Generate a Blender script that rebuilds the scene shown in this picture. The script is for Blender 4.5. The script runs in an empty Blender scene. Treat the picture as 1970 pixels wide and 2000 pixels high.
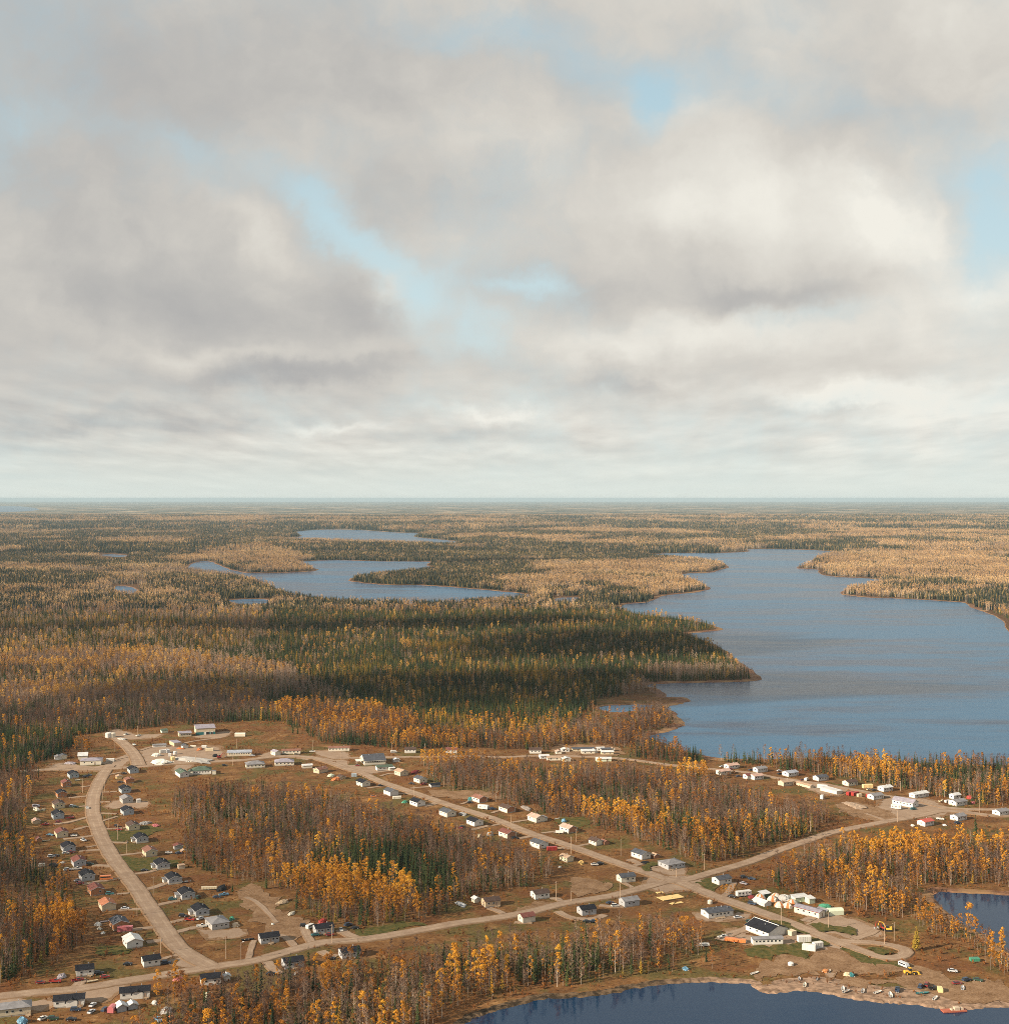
import bpy, math, random
import numpy as np
from mathutils import Vector, Matrix, geometry
R = math.radians
rnd = random.Random(7)
S = bpy.context.scene
COL = S.collection

# ---------------------------------------------------------------- camera, sky, sun, exposure
CAM_H = 230.0          # height of the aircraft over the lake country
FOCAL = 2600.0         # focal length in photograph pixels (1970 wide)
CX, HZ = 985.0, 973.5
def at(px, py):
    """ground point that the photograph shows at pixel (px, py)"""
    off = py - HZ
    return ((px - CX) * CAM_H / off, CAM_H * FOCAL / off)

cd = bpy.data.cameras.new('camera'); cam = bpy.data.objects.new('camera', cd); COL.objects.link(cam)
cam.location = (0, 0, CAM_H); cam.rotation_euler = (R(90), 0, 0)
cd.sensor_fit = 'HORIZONTAL'; cd.sensor_width = 36; cd.lens = 36 * FOCAL / 1970.0
cd.shift_y = (HZ - 1000.0) / 1970.0
cd.clip_start = 1.0; cd.clip_end = 400000
S.camera = cam

SUN_AZ, SUN_EL = 27.0, 25.0      # sun behind the aircraft on its port side
tosun = Vector((-math.cos(R(SUN_AZ)) * math.cos(R(SUN_EL)), -math.sin(R(SUN_AZ)) * math.cos(R(SUN_EL)), math.sin(R(SUN_EL))))
ld = bpy.data.lights.new('sun', 'SUN'); sun = bpy.data.objects.new('sun', ld); COL.objects.link(sun)
ld.energy = 5.0; ld.angle = R(0.5); ld.color = (1.0, 0.85, 0.65)
sun.rotation_euler = tosun.to_track_quat('Z', 'Y').to_euler(); sun.location = (0, 0, 3000)
S.view_settings.view_transform = 'Standard'; S.view_settings.look = 'None'
EXPO = 1.08
S.view_settings.exposure = EXPO; S.view_settings.gamma = 1.0
S.cycles.use_denoising = False; S.cycles.filter_width = 0.85
S.cycles.max_bounces = 5; S.cycles.diffuse_bounces = 2; S.cycles.glossy_bounces = 2
S.cycles.transmission_bounces = 2; S.cycles.transparent_max_bounces = 12; S.cycles.volume_bounces = 0
S.cycles.sample_clamp_indirect = 3.0

class NT:
    """small helper for wiring shader nodes"""
    def __init__(s, tree):
        s.t = tree; tree.nodes.clear()
    def n(s, typ, ins=None, **props):
        nd = s.t.nodes.new(typ)
        for k, v in props.items(): setattr(nd, k, v)
        for k, v in (ins or {}).items():
            sk = nd.inputs[k]
            if isinstance(v, bpy.types.NodeSocket): s.t.links.new(v, sk)
            else: sk.default_value = v
        return nd
    def m(s, op, a, b=None, c=None, clamp=False):
        ins = {0: a}
        if b is not None: ins[1] = b
        if c is not None: ins[2] = c
        nd = s.n('ShaderNodeMath', ins, operation=op, use_clamp=clamp)
        return nd.outputs[0]
    def mix(s, f, a, b, blend='MIX'):
        nd = s.n('ShaderNodeMix', None, data_type='RGBA', blend_type=blend)
        for i, v in ((0, f), (6, a), (7, b)):
            sk = nd.inputs[i]
            if isinstance(v, bpy.types.NodeSocket): s.t.links.new(v, sk)
            else: sk.default_value = v if i == 0 or len(v) == 4 else (*v, 1)
        return nd.outputs[2]
    def rng(s, v, a, b, c=0.0, d=1.0, smooth=True):
        nd = s.n('ShaderNodeMapRange', {0: v, 1: a, 2: b, 3: c, 4: d}, interpolation_type='SMOOTHSTEP' if smooth else 'LINEAR')
        return nd.outputs[0]
    def noise(s, vec, scale, detail=4, rough=0.5, dist=0.0, out=0):
        nd = s.n('ShaderNodeTexNoise', {'Vector': vec, 'Scale': scale, 'Detail': detail, 'Roughness': rough, 'Distortion': dist})
        return nd.outputs[out]
    def ramp(s, f, stops):
        nd = s.n('ShaderNodeValToRGB', {0: f}); r = nd.color_ramp
        while len(r.elements) < len(stops): r.elements.new(0.5)
        for e, (p, c) in zip(r.elements, stops): e.position = p; e.color = (*c, 1)
        return nd.outputs[0]

# sky: NISHITA blue behind a broken deck of grey stratocumulus
W = bpy.data.worlds.new('World'); S.world = W; W.use_nodes = True
t = NT(W.node_tree)
SKS = 0.1
sky = t.n('ShaderNodeTexSky', sky_type='NISHITA', sun_disc=False, sun_elevation=R(SUN_EL), sun_rotation=R(-(90 + SUN_AZ)), altitude=200, air_density=1.0, dust_density=2.0, ozone_density=2.0)
geo = t.n('ShaderNodeTexCoord').outputs['Generated']
sep = t.n('ShaderNodeSeparateXYZ', {0: geo}).outputs
dx, dy, dz = sep[0], sep[1], sep[2]
ady = t.m('MAXIMUM', t.m('ABSOLUTE', dy), 0.12)
u = t.m('DIVIDE', dx, ady); v = t.m('DIVIDE', dz, ady)         # azimuth / elevation tangents
el = t.m('ADD', t.m('MAXIMUM', dz, 0.0), 0.075)
deck = t.n('ShaderNodeCombineXYZ', {0: t.m('DIVIDE', dx, el), 1: t.m('MULTIPLY', t.m('DIVIDE', ady, el), 0.6), 2: t.m('MULTIPLY', dy, 0.3)}).outputs[0]
flat = t.n('ShaderNodeCombineXYZ', {0: u, 1: v, 2: t.m('MULTIPLY', dy, 0.3)}).outputs[0]
warp = t.noise(flat, 10.0, 6, 0.58, out=1)
wv = t.n('ShaderNodeVectorMath', {0: warp, 1: (0.5, 0.5, 0.5)}, operation='SUBTRACT').outputs[0]
wv = t.n('ShaderNodeVectorMath', {0: wv, 3: 0.09}, operation='SCALE').outputs[0]
fw = t.n('ShaderNodeVectorMath', {0: flat, 1: wv}, operation='ADD').outputs[0]
wsep = t.n('ShaderNodeSeparateXYZ', {0: fw}).outputs
def blob(px, py, rx, ry, rot=0.0):
    """soft ellipse in the sky, centre and radii in photograph pixels"""
    cu, cv = (px - CX) / FOCAL, (HZ - py) / FOCAL
    a = t.m('SUBTRACT', wsep[0], cu); b = t.m('SUBTRACT', wsep[1], cv)
    c, s_ = math.cos(R(rot)), math.sin(R(rot))
    p = t.m('ADD', t.m('MULTIPLY', a, c * FOCAL / rx), t.m('MULTIPLY', b, s_ * FOCAL / rx))
    q = t.m('SUBTRACT', t.m('MULTIPLY', b, c * FOCAL / ry), t.m('MULTIPLY', a, s_ * FOCAL / ry))
    d = t.m('ADD', t.m('MULTIPLY', p, p), t.m('MULTIPLY', q, q))
    return t.m('POWER', 2.718, t.m('MULTIPLY', d, -1.0))
def total(items):
    acc = None
    for w_, b in items:
        x = t.m('MULTIPLY', blob(*b), w_)
        acc = x if acc is None else t.m('ADD', acc, x)
    return acc
gaps = total([(0.74, (705, 476, 180, 34, -36)), (0.5, (835, 590, 50, 85, -50)), (0.3, (880, 690, 90, 40)), (0.42, (930, 60, 150, 60, -12)),
              (0.55, (1270, 205, 46, 70, 25)), (0.35, (1180, 120, 260, 70, -15)), (0.8, (1950, 420, 45, 85)), (0.3, (330, 290, 260, 45, -22)),
              (0.25, (50, 215, 90, 40)), (0.55, (1060, 560, 90, 30)), (0.3, (620, 380, 90, 40, -30)), (0.3, (1600, 610, 150, 24, 8)),
              (0.3, (1700, 240, 170, 60)), (0.3, (530, 585, 40, 20)), (0.35, (950, 640, 60, 50))])
mass = total([(0.5, (350, 560, 420, 190, -12)), (0.45, (700, 150, 420, 130)), (0.45, (1450, 420, 330, 150)), (0.4, (1560, 300, 250, 90)),
              (0.4, (1800, 130, 260, 120)), (0.3, (1150, 700, 230, 60)), (0.25, (1650, 720, 260, 60)), (0.35, (1350, 560, 250, 60))])
def shifted(v_, off): return t.n('ShaderNodeVectorMath', {0: v_, 1: off}, operation='ADD').outputs[0]
nz = t.noise(fw, 6.0, 6, 0.52); nzb = t.noise(shifted(fw, (0.022, 0.030, 0.0)), 6.0, 6, 0.52)      # billows, and the same towards the light
nd_ = t.noise(deck, 1.1, 6, 0.55); ndb = t.noise(shifted(deck, (0.10, -0.34, 0.0)), 1.1, 6, 0.55)
dens = t.m('ADD', t.m('ADD', t.m('MULTIPLY', t.m('SUBTRACT', nz, 0.5), 1.0), t.m('MULTIPLY', t.m('SUBTRACT', nd_, 0.5), 0.7)), t.m('SUBTRACT', mass, t.m('MULTIPLY', gaps, 0.95)))
fine = t.noise(fw, 24.0, 6, 0.6)
dens = t.m('ADD', dens, t.m('MULTIPLY', t.m('SUBTRACT', fine, 0.5), 0.42))
cover = t.rng(dens, -0.72, 0.26)
shade_b = total([(-0.45, (380, 590, 300, 60, -8)), (-0.75, (560, 740, 260, 24, 5)), (-0.4, (250, 830, 330, 20)), (-0.6, (1240, 760, 120, 20)), (-0.45, (1640, 815, 130, 14)),
                 (-0.6, (1480, 585, 190, 35, 8)), (-0.5, (700, 600, 100, 45, -50)), (-0.35, (250, 170, 380, 160)), (-0.3, (1700, 240, 200, 60)), (-0.35, (800, 380, 260, 60)), (-0.4, (1080, 560, 160, 40)),
                 (0.7, (1700, 420, 130, 55, -25)), (0.55, (1380, 400, 170, 70)), (0.5, (505, 435, 150, 36, -30)), (0.6, (1200, 685, 150, 36)), (0.75, (1620, 770, 200, 24)),
                 (0.6, (765, 545, 36, 95, 35)), (0.4, (1000, 340, 130, 70)), (0.35, (420, 700, 260, 20)), (0.6, (640, 845, 120, 11)), (0.6, (960, 805, 90, 13)), (0.5, (1480, 650, 330, 36)), (0.5, (1850, 800, 200, 40)), (0.3, (1350, 230, 130, 60)), (0.5, (1930, 560, 60, 60))])
deck2 = t.n('ShaderNodeVectorMath', {0: deck, 1: (1.7, 0.8, 1.0)}, operation='MULTIPLY').outputs[0]
deckf = t.noise(deck2, 1.9, 4, 0.5); deckg = t.noise(shifted(deck2, (0.05, -0.20, 0.0)), 1.9, 4, 0.5)
low = t.rng(v, 0.0, 0.15, 1.0, 0.0); high = t.rng(v, 0.05, 0.16)
sh = t.m('ADD', 0.60, t.m('MULTIPLY', shade_b, 0.62))
sh = t.m('ADD', sh, t.m('MULTIPLY', t.m('MULTIPLY', t.m('SUBTRACT', nz, nzb), high), 1.15))
sh = t.m('ADD', sh, t.m('MULTIPLY', t.m('SUBTRACT', fine, 0.5), 0.10))
sh = t.m('ADD', sh, t.m('MULTIPLY', t.m('SUBTRACT', nd_, ndb), t.m('ADD', 0.5, t.m('MULTIPLY', low, 0.9))))
sh = t.m('ADD', sh, t.m('MULTIPLY', t.m('SUBTRACT', deckf, deckg), t.m('MULTIPLY', low, 1.05)))
sh = t.m('ADD', sh, t.m('MULTIPLY', u, 0.55))
sh = t.m('ADD', sh, t.m('MULTIPLY', low, 0.26))
K = 1.0 / SKS / (2 ** EXPO)
def cc(r, g, b): return tuple(((c / 255 + 0.055) / 1.055) ** 2.4 * K for c in (r, g, b))
ccol = t.ramp(t.m('ADD', t.m('MULTIPLY', sh, 0.5), 0.25), [(0.12, cc(163, 164, 166)), (0.42, cc(190, 188, 184)), (0.60, cc(212, 208, 200)), (0.88, cc(242, 239, 229))])
blue = t.mix(t.rng(v, 0.02, 0.42), cc(210, 229, 230), cc(172, 203, 216))
blue = t.mix(0.06, blue, sky.outputs[0])
skyc = t.mix(cover, blue, ccol)
hz = t.rng(v, 0.0, 0.055, 1.0, 0.0)
skyc = t.mix(t.m('MULTIPLY', hz, 0.85), skyc, cc(222, 230, 223))
bg = t.n('ShaderNodeBackground', {0: skyc, 1: SKS})
t.n('ShaderNodeOutputWorld', {0: bg.outputs[0]})

# the air: pale haze over the whole country, sky and clouds outside it
hm = bpy.data.materials.new('haze'); hm.use_nodes = True; q = NT(hm.node_tree)
hv = q.n('ShaderNodeVolumePrincipled', {'Color': (0.44, 0.58, 0.68, 1), 'Density': 2.1e-5, 'Anisotropy': 0.0})
q.n('ShaderNodeOutputMaterial', {'Volume': hv.outputs[0]})
# ---------------------------------------------------------------- tools
MATS = {}
def mat(name, color, rough=0.8, var=0.25, scale=0.7, spec=0.2, metal=0.0, stain=None):
    """plain procedural surface: a base colour with uneven weathering"""
    if name in MATS: return MATS[name]
    m = bpy.data.materials.new(name); m.use_nodes = True; q = NT(m.node_tree)
    oc = q.n('ShaderNodeTexCoord').outputs['Object']
    oi = q.n('ShaderNodeObjectInfo').outputs['Random']
    off = q.n('ShaderNodeCombineXYZ', {0: q.m('MULTIPLY', oi, 37.0), 1: q.m('MULTIPLY', oi, 91.0), 2: 0.0}).outputs[0]
    p = q.n('ShaderNodeVectorMath', {0: oc, 1: off}, operation='ADD').outputs[0]
    n1 = q.noise(p, scale, 5, 0.6); n2 = q.noise(p, scale * 6, 3, 0.6)
    d = tuple(c * (1 - var) for c in color); l = tuple(min(1, c * (1 + var * 0.6)) for c in color)
    c = q.mix(q.rng(q.m('ADD', q.m('MULTIPLY', n1, 0.7), q.m('MULTIPLY', n2, 0.3)), 0.3, 0.7), d, l)
    if stain: c = q.mix(q.rng(n1, 0.52, 0.60), c, stain)
    b = q.n('ShaderNodeBsdfPrincipled', {'Base Color': c, 'Roughness': rough, 'Metallic': metal, 'Specular IOR Level': spec})
    q.n('ShaderNodeOutputMaterial', {0: b.outputs[0]})
    MATS[name] = m
    return m

class MB:
    """collects shapes into one mesh"""
    def __init__(s): s.v = []; s.f = []; s.mi = []
    def add(s, vs, fs, mi=0):
        o = len(s.v); s.v += [tuple(p) for p in vs]; s.f += [tuple(i + o for i in f) for f in fs]; s.mi += [mi] * len(fs); return s
    def box(s, x0, x1, y0, y1, z0, z1, mi=0):
        return s.add([(x0, y0, z0), (x1, y0, z0), (x1, y1, z0), (x0, y1, z0), (x0, y0, z1), (x1, y0, z1), (x1, y1, z1), (x0, y1, z1)],
              [(3, 2, 1, 0), (4, 5, 6, 7), (0, 1, 5, 4), (1, 2, 6, 5), (2, 3, 7, 6), (3, 0, 4, 7)], mi)
    def prism(s, prof, y0, y1, axis='y', mi=0):
        """profile of (a, z) points swept along y (or x)"""
        n = len(prof); P = lambda a, z, k: (a, k, z) if axis == 'y' else (k, a, z)
        vs = [P(a, z, y0) for a, z in prof] + [P(a, z, y1) for a, z in prof]
        fs = [tuple(range(n)), tuple(range(2 * n - 1, n - 1, -1))] + [(i, (i + 1) % n + 0, (i + 1) % n + n, i + n) for i in range(n)]
        return s.add(vs, fs, mi)
    def tube(s, pts, rad, k=6, mi=0, cap=True):
        rings = []
        for i, p in enumerate(pts):
            p = Vector(p); a = Vector(pts[max(0, i - 1)]); b = Vector(pts[min(len(pts) - 1, i + 1)])
            d = (b - a).normalized(); q = d.to_track_quat('Z', 'Y'); r = rad[i] if hasattr(rad, '__len__') else rad
            rings.append([p + q @ Vector((r * math.cos(2 * math.pi * j / k), r * math.sin(2 * math.pi * j / k), 0)) for j in range(k)])
        vs = [p for r_ in rings for p in r_]; fs = []
        for i in range(len(pts) - 1):
            for j in range(k): fs.append((i * k + j, i * k + (j + 1) % k, (i + 1) * k + (j + 1) % k, (i + 1) * k + j))
        if cap: fs += [tuple(range(k - 1, -1, -1)), tuple(range((len(pts) - 1) * k, len(pts) * k))]
        return s.add(vs, fs, mi)
    def mesh(s, name, mats, smooth=False):
        me = bpy.data.meshes.new(name); me.from_pydata(s.v, [], s.f)
        for m in (mats if isinstance(mats, (list, tuple)) else [mats]): me.materials.append(m)
        if max(s.mi, default=0): me.polygons.foreach_set('material_index', s.mi)
        if smooth: me.polygons.foreach_set('use_smooth', [True] * len(me.polygons))
        me.update(); return me

def link(name, data, parent=None, loc=None):
    o = bpy.data.objects.new(name, data); COL.objects.link(o)
    if parent is not None: o.parent = parent
    if loc is not None: o.location = loc
    return o
def thing(name, label, cat, loc, rz=0.0, group=None, data=None):
    o = link(name, data, None, loc); o.rotation_euler = (0, 0, rz); o['label'] = label; o['category'] = cat
    if group: o['group'] = group
    return o
def struct(name, me, kind='structure'):
    o = link(name, me); o['kind'] = kind; return o

WIN = {'A': (0, 1380, 3.808), 'B': (0, 1680, 3.808), 'C': (480, 1380, 3.808), 'D': (480, 1680, 3.808), 'E': (960, 1380, 3.808), 'F': (960, 1680, 3.808),
       'G': (1470, 1380, 3.808), 'H': (1470, 1680, 3.808), 'a1': (90, 1420, 7.616), 'a2': (60, 1570, 7.616), 'a3': (130, 1680, 7.616), 'a4': (290, 1620, 7.616),
       'a5': (70, 1840, 7.616), 'a6': (280, 1400, 7.616), 'a7': (290, 1460, 12.69), 'c1': (480, 1440, 7.616), 'c2': (700, 1470, 7.616), 'e1': (900, 1440, 5.95), 'e2': (1050, 1460, 11.9),
       'g1': (1390, 1470, 6.566), 'g2': (1670, 1470, 6.347), 'h1': (1390, 1690, 7.616), 'h2': (1560, 1740, 6.347), 'h3': (1690, 1850, 6.8), 'h4': (1470, 1735, 13.6), 's': (0, 0, 1.0)}
def pix(w, x, y):
    ox, oy, k = WIN[w]; return ox + x / k, oy + y / k
def gp(w, x, y): return at(*pix(w, x, y))

# value noise on numpy arrays
_g = np.random.default_rng(3).random((256, 256))
def vnoise(x, y, sc, seed=0):
    x = np.asarray(x) / sc + seed * 17.3; y = np.asarray(y) / sc + seed * 7.9
    xi = np.floor(x).astype(np.int64); yi = np.floor(y).astype(np.int64); fx = x - xi; fy = y - yi
    fx = fx * fx * (3 - 2 * fx); fy = fy * fy * (3 - 2 * fy); G = lambda a, b: _g[a & 255, b & 255]
    return (G(xi, yi) * (1 - fx) + G(xi + 1, yi) * fx) * (1 - fy) + (G(xi, yi + 1) * (1 - fx) + G(xi + 1, yi + 1) * fx) * fy
def fbm(x, y, sc, seed=0):
    return (vnoise(x, y, sc, seed) + 0.5 * vnoise(x, y, sc / 2.1, seed + 1) + 0.25 * vnoise(x, y, sc / 4.3, seed + 2)) / 1.75
def inside(poly, x, y):
    """even-odd test, vectorised"""
    p = np.asarray(poly, float); c = np.zeros(len(x), bool)
    for (x1, y1), (x2, y2) in zip(p, np.roll(p, -1, 0)):
        if y1 == y2: continue
        k = ((y1 > y) != (y2 > y)) & (x < (x2 - x1) * (y - y1) / (y2 - y1) + x1); c ^= k
    return c
def segdist(segs, x, y, cap=1e9):
    d = np.full(len(x), cap)
    for x1, y1, x2, y2 in segs:
        ex, ey = x2 - x1, y2 - y1; L = ex * ex + ey * ey + 1e-9
        tt = np.clip(((x - x1) * ex + (y - y1) * ey) / L, 0, 1)
        d = np.minimum(d, np.hypot(x - x1 - tt * ex, y - y1 - tt * ey))
    return d
def smooth_poly(pts, closed=True, step=3):
    """Catmull-Rom through the points"""
    P = [Vector(p) for p in pts]; n = len(P); out = []
    for i in range(n if closed else n - 1):
        a, b, c, d = (P[(i + k) % n] if closed else P[min(max(i + k, 0), n - 1)] for k in (-1, 0, 1, 2))
        for j in range(step):
            u_ = j / step
            out.append(tuple(0.5 * (2 * b + (c - a) * u_ + (2 * a - 5 * b + 4 * c - d) * u_ * u_ + (3 * b - a - 3 * c + d) * u_ ** 3)))
    if not closed: out.append(tuple(P[-1]))
    return out
def cdt(pts, edges):
    r = geometry.delaunay_2d_cdt([Vector(p) for p in pts], edges, [], 0, 1e-3)
    return [tuple(p) for p in r[0]], r[2]
# ---------------------------------------------------------------- lakes, ground, roads
#          shaded ground (pixel), half widths in metres
CLOUDS = [(830,1226,300,80),(1270,1262,190,150),(1040,1345,420,95),(250,1228,200,40),(1010,1100,200,60),(430,1740,330,190,5)]
LAKES = {
 'main': [(1367,1474),(1333,1466),(1310,1458),(1285,1447),(1262,1440),(1272,1434),(1300,1428),(1322,1420),(1333,1413),(1322,1400),(1310,1388),(1285,1381),(1307,1378),(1330,1373),(1347,1367),(1330,1362),(1300,1360),
          (1292,1350),(1275,1343),(1258,1338),(1290,1334),(1400,1332),(1482,1327),(1470,1312),(1450,1298),(1432,1284),(1415,1270),(1390,1258),(1362,1247),(1345,1237),(1375,1234),(1407,1229),(1390,1221),(1360,1213),(1300,1206),(1250,1200),(1222,1193),(1205,1186),
          (1226,1179),(1262,1176),(1285,1166),(1310,1161),(1354,1157),(1383,1150),(1370,1141),(1340,1131),(1330,1124),(1345,1119),(1391,1117),(1422,1106),(1400,1099),(1360,1094),(1310,1089),(1270,1085),(1290,1081),(1340,1080),(1400,1080),(1462,1077),(1459,1073),(1500,1072),(1564,1073),(1640,1078),
          (1610,1084),(1586,1092),(1584,1100),(1557,1107),(1560,1110),(1597,1112),(1601,1121),(1634,1126),(1690,1129),(1720,1133),(1700,1141),(1660,1150),(1643,1159),(1670,1164),(1704,1167),(1785,1170),(1850,1174),(1885,1177),(1900,1186),(1945,1203),(1962,1218),(1985,1240),(2080,1262),(2260,1280),(2500,1300),
          (2500,1490),(2200,1496),(1970,1494),(1850,1491),(1760,1488),(1680,1484),(1617,1479),(1540,1482),(1470,1483),(1406,1481)],
 'middle': [(366,1112),(378,1099),(409,1096),(437,1107),(470,1117),(503,1119),(560,1118),(619,1114),(600,1106),(584,1098),(610,1095),(660,1094),(744,1096),(800,1096),(841,1097),(833,1104),(850,1109),(800,1116),(720,1124),(682,1131),(699,1137),(758,1142),(830,1143),(876,1146),(952,1152),(1013,1158),(1040,1163),(1013,1170),(940,1175),(860,1180),(760,1178),(650,1174),(590,1166),(556,1158),(530,1145),(500,1134),(450,1124),(400,1118)],
 'far': [(551,1054),(590,1047),(575,1040),(600,1036),(640,1034),(700,1035),(780,1040),(834,1041),(806,1047),(840,1052),(890,1057),(880,1065),(800,1063),(740,1061),(640,1058)],
 'horizon': [(-160,990),(-40,988),(40,989),(76,995),(40,999),(-60,1001),(-160,1000)],
 'marsh_pool': [(1176,1379),(1240,1375),(1292,1377),(1302,1381),(1270,1386),(1210,1391),(1180,1388)],
 'small_pool': [(222,1146),(248,1144),(268,1152),(262,1158),(238,1159)],
 'grassy_pool': [(447,1173),(480,1170),(522,1171),(518,1178),(480,1181)],
 'thin_pool': [(196,1084),(220,1082),(250,1085),(230,1088)],
 'cove_pool': [(1083,1170),(1105,1166),(1130,1167),(1122,1174),(1094,1176)],
 'notch_pool': [(1110,1015),(1130,1013),(1155,1016),(1130,1018)],
 'bay': [(840,2060),(880,2015),(905,1993),(930,1982),(960,1971),(1012,1958),(1070,1946),(1144,1943),(1196,1936),(1249,1925),(1314,1918),(1360,1914),(1406,1916),(1465,1917),(1478,1926),(1490,1933),(1507,1936),(1545,1932),(1580,1931),(1617,1937),(1654,1945),(1706,1953),(1745,1956),(1785,1958),(1830,1965),(1862,1970),(1890,1967),(1930,1964),(1970,1962),(2080,1960),(2250,1965),(2300,2200),(900,2200)],
 'pond': [(1817,1750),(1822,1742),(1835,1739),(1880,1741),(1970,1746),(2060,1752),(2150,1750),(2330,1760),(2330,1850),(2150,1862),(2000,1868),(1962,1858),(1940,1842),(1918,1826),(1890,1812),(1862,1797),(1838,1775)]}
LW = {}          # world shorelines
for k_, poly in LAKES.items():
    w_ = [at(*p) for p in smooth_poly(poly, True, 6 if k_ in ('bay', 'pond') else 4)]
    r_ = random.Random(k_); out = []
    for i, p in enumerate(w_):
        sc = min(5.0, 0.0012 * p[1]) if k_ not in ('horizon', 'thin_pool', 'notch_pool') else 0
        out.append((p[0] + r_.uniform(-sc, sc), p[1] + r_.uniform(-sc, sc) * 1.5))
    LW[k_] = out
SHORE = [(a[0], a[1], b[0], b[1]) for P in LW.values() for a, b in zip(P, P[1:] + P[:1])]
def in_lake(x, y):
    c = np.zeros(len(x), bool)
    for P in LW.values(): c |= inside(P, x, y)
    return c
def height(x, y, ds=None):
    """gentle relief of the country beyond the village"""
    x = np.asarray(x, float); y = np.asarray(y, float)
    if ds is None: ds = segdist(SHORE, x, y, 4000.0)
    k = np.clip((y - 1450) / 900, 0, 1); k = k * k * (3 - 2 * k)
    s_ = np.clip((ds - 25) / (120 + 0.03 * y), 0, 1); s_ = s_ * s_ * (3 - 2 * s_)
    fade = np.clip((40000 - y) / 25000, 0.15, 1)
    return k * s_ * fade * (17 * (fbm(x, y, 1100, 5) - 0.28) + 7 * (fbm(x, y, 330, 9) - 0.4)).clip(-1, 30)

def tri_mesh(name, pts, edges, keep, m, z=None):
    vs, fs = cdt(pts, edges)
    va = np.array(vs); fs = [f for f in fs]
    cen = np.array([va[list(f)].mean(0) for f in fs]); kk = keep(cen[:, 0], cen[:, 1])
    fs = [f for f, k in zip(fs, kk) if k]
    zz = height(va[:, 0], va[:, 1]) if z is None else np.full(len(va), z)
    me = bpy.data.meshes.new(name); me.from_pydata([(a[0], a[1], c) for a, c in zip(vs, zz)], [], fs)
    import bmesh
    bm = bmesh.new(); bm.from_mesh(me)
    for f in bm.faces:
        if f.normal.z < 0: f.normal_flip()
    loose = [v_ for v_ in bm.verts if not v_.link_faces]
    bmesh.ops.delete(bm, geom=loose, context='VERTS')
    bm.to_mesh(me); bm.free(); me.materials.append(m)
    return me

# ground material: dry autumn grass by the village, forest floor, far forest canopy
gm = bpy.data.materials.new('ground'); gm.use_nodes = True; q = NT(gm.node_tree)
gpos = q.n('ShaderNodeNewGeometry').outputs['Position']
gs = q.n('ShaderNodeSeparateXYZ', {0: gpos}).outputs
a1_ = q.noise(gpos, 0.012, 5, 0.6); a2_ = q.noise(gpos, 0.07, 5, 0.65, 0.6); a3_ = q.noise(gpos, 0.5, 4, 0.7); a4_ = q.noise(gpos, 1.7, 2, 0.7)
grass = q.ramp(q.m('ADD', q.m('MULTIPLY', a2_, 0.55), q.m('MULTIPLY', a3_, 0.45)), [(0.26, (0.036, 0.019, 0.010)), (0.42, (0.095, 0.046, 0.020)), (0.54, (0.155, 0.078, 0.031)), (0.70, (0.30, 0.178, 0.080))])
grass = q.mix(q.m('MULTIPLY', q.rng(q.noise(gpos, 0.03, 5, 0.65), 0.48, 0.6), 0.7), grass, q.ramp(a3_, [(0.3, (0.035, 0.042, 0.014)), (0.7, (0.10, 0.092, 0.032))]))
grass = q.mix(q.m('MULTIPLY', q.rng(q.noise(gpos, 0.028, 4, 0.65), 0.53, 0.64), 0.7), grass, q.ramp(a3_, [(0.3, (0.085, 0.034, 0.016)), (0.7, (0.17, 0.072, 0.03))]))
grass = q.mix(q.m('MULTIPLY', q.rng(a4_, 0.55, 0.75), 0.3), grass, (0.27, 0.175, 0.09))
floor_ = q.ramp(q.m('ADD', q.m('MULTIPLY', a2_, 0.5), q.m('MULTIPLY', a3_, 0.5)), [(0.3, (0.04, 0.024, 0.014)), (0.55, (0.10, 0.055, 0.028)), (0.75, (0.18, 0.10, 0.045))])
vn = q.n('ShaderNodeMapping', {0: gpos, 3: (1, 0.55, 1)}).outputs[0]
fa = q.noise(vn, 0.0016, 5, 0.62, 0.5); fb = q.noise(vn, 0.009, 5, 0.65); fc = q.noise(vn, 0.00045, 3, 0.55)
canopy = q.ramp(q.m('ADD', q.m('MULTIPLY', fa, 0.65), q.m('MULTIPLY', fb, 0.35)), [(0.38, (0.026, 0.036, 0.028)), (0.46, (0.060, 0.064, 0.042)), (0.52, (0.19, 0.14, 0.09)), (0.60, (0.36, 0.26, 0.155)), (0.72, (0.48, 0.36, 0.22))])
canopy = q.mix(q.m('MULTIPLY', q.rng(fc, 0.45, 0.65), 0.6), canopy, q.mix(fb, (0.028, 0.032, 0.02), (0.075, 0.066, 0.035)))
near = q.mix(q.rng(gs[1], 1420, 1750), grass, floor_)
gcol = q.mix(q.rng(gs[1], 5200, 9500), near, canopy)
q.n('ShaderNodeOutputMaterial', {0: q.n('ShaderNodeBsdfPrincipled', {'Base Color': gcol, 'Roughness': 0.95, 'Specular IOR Level': 0.05}).outputs[0]})

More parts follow.
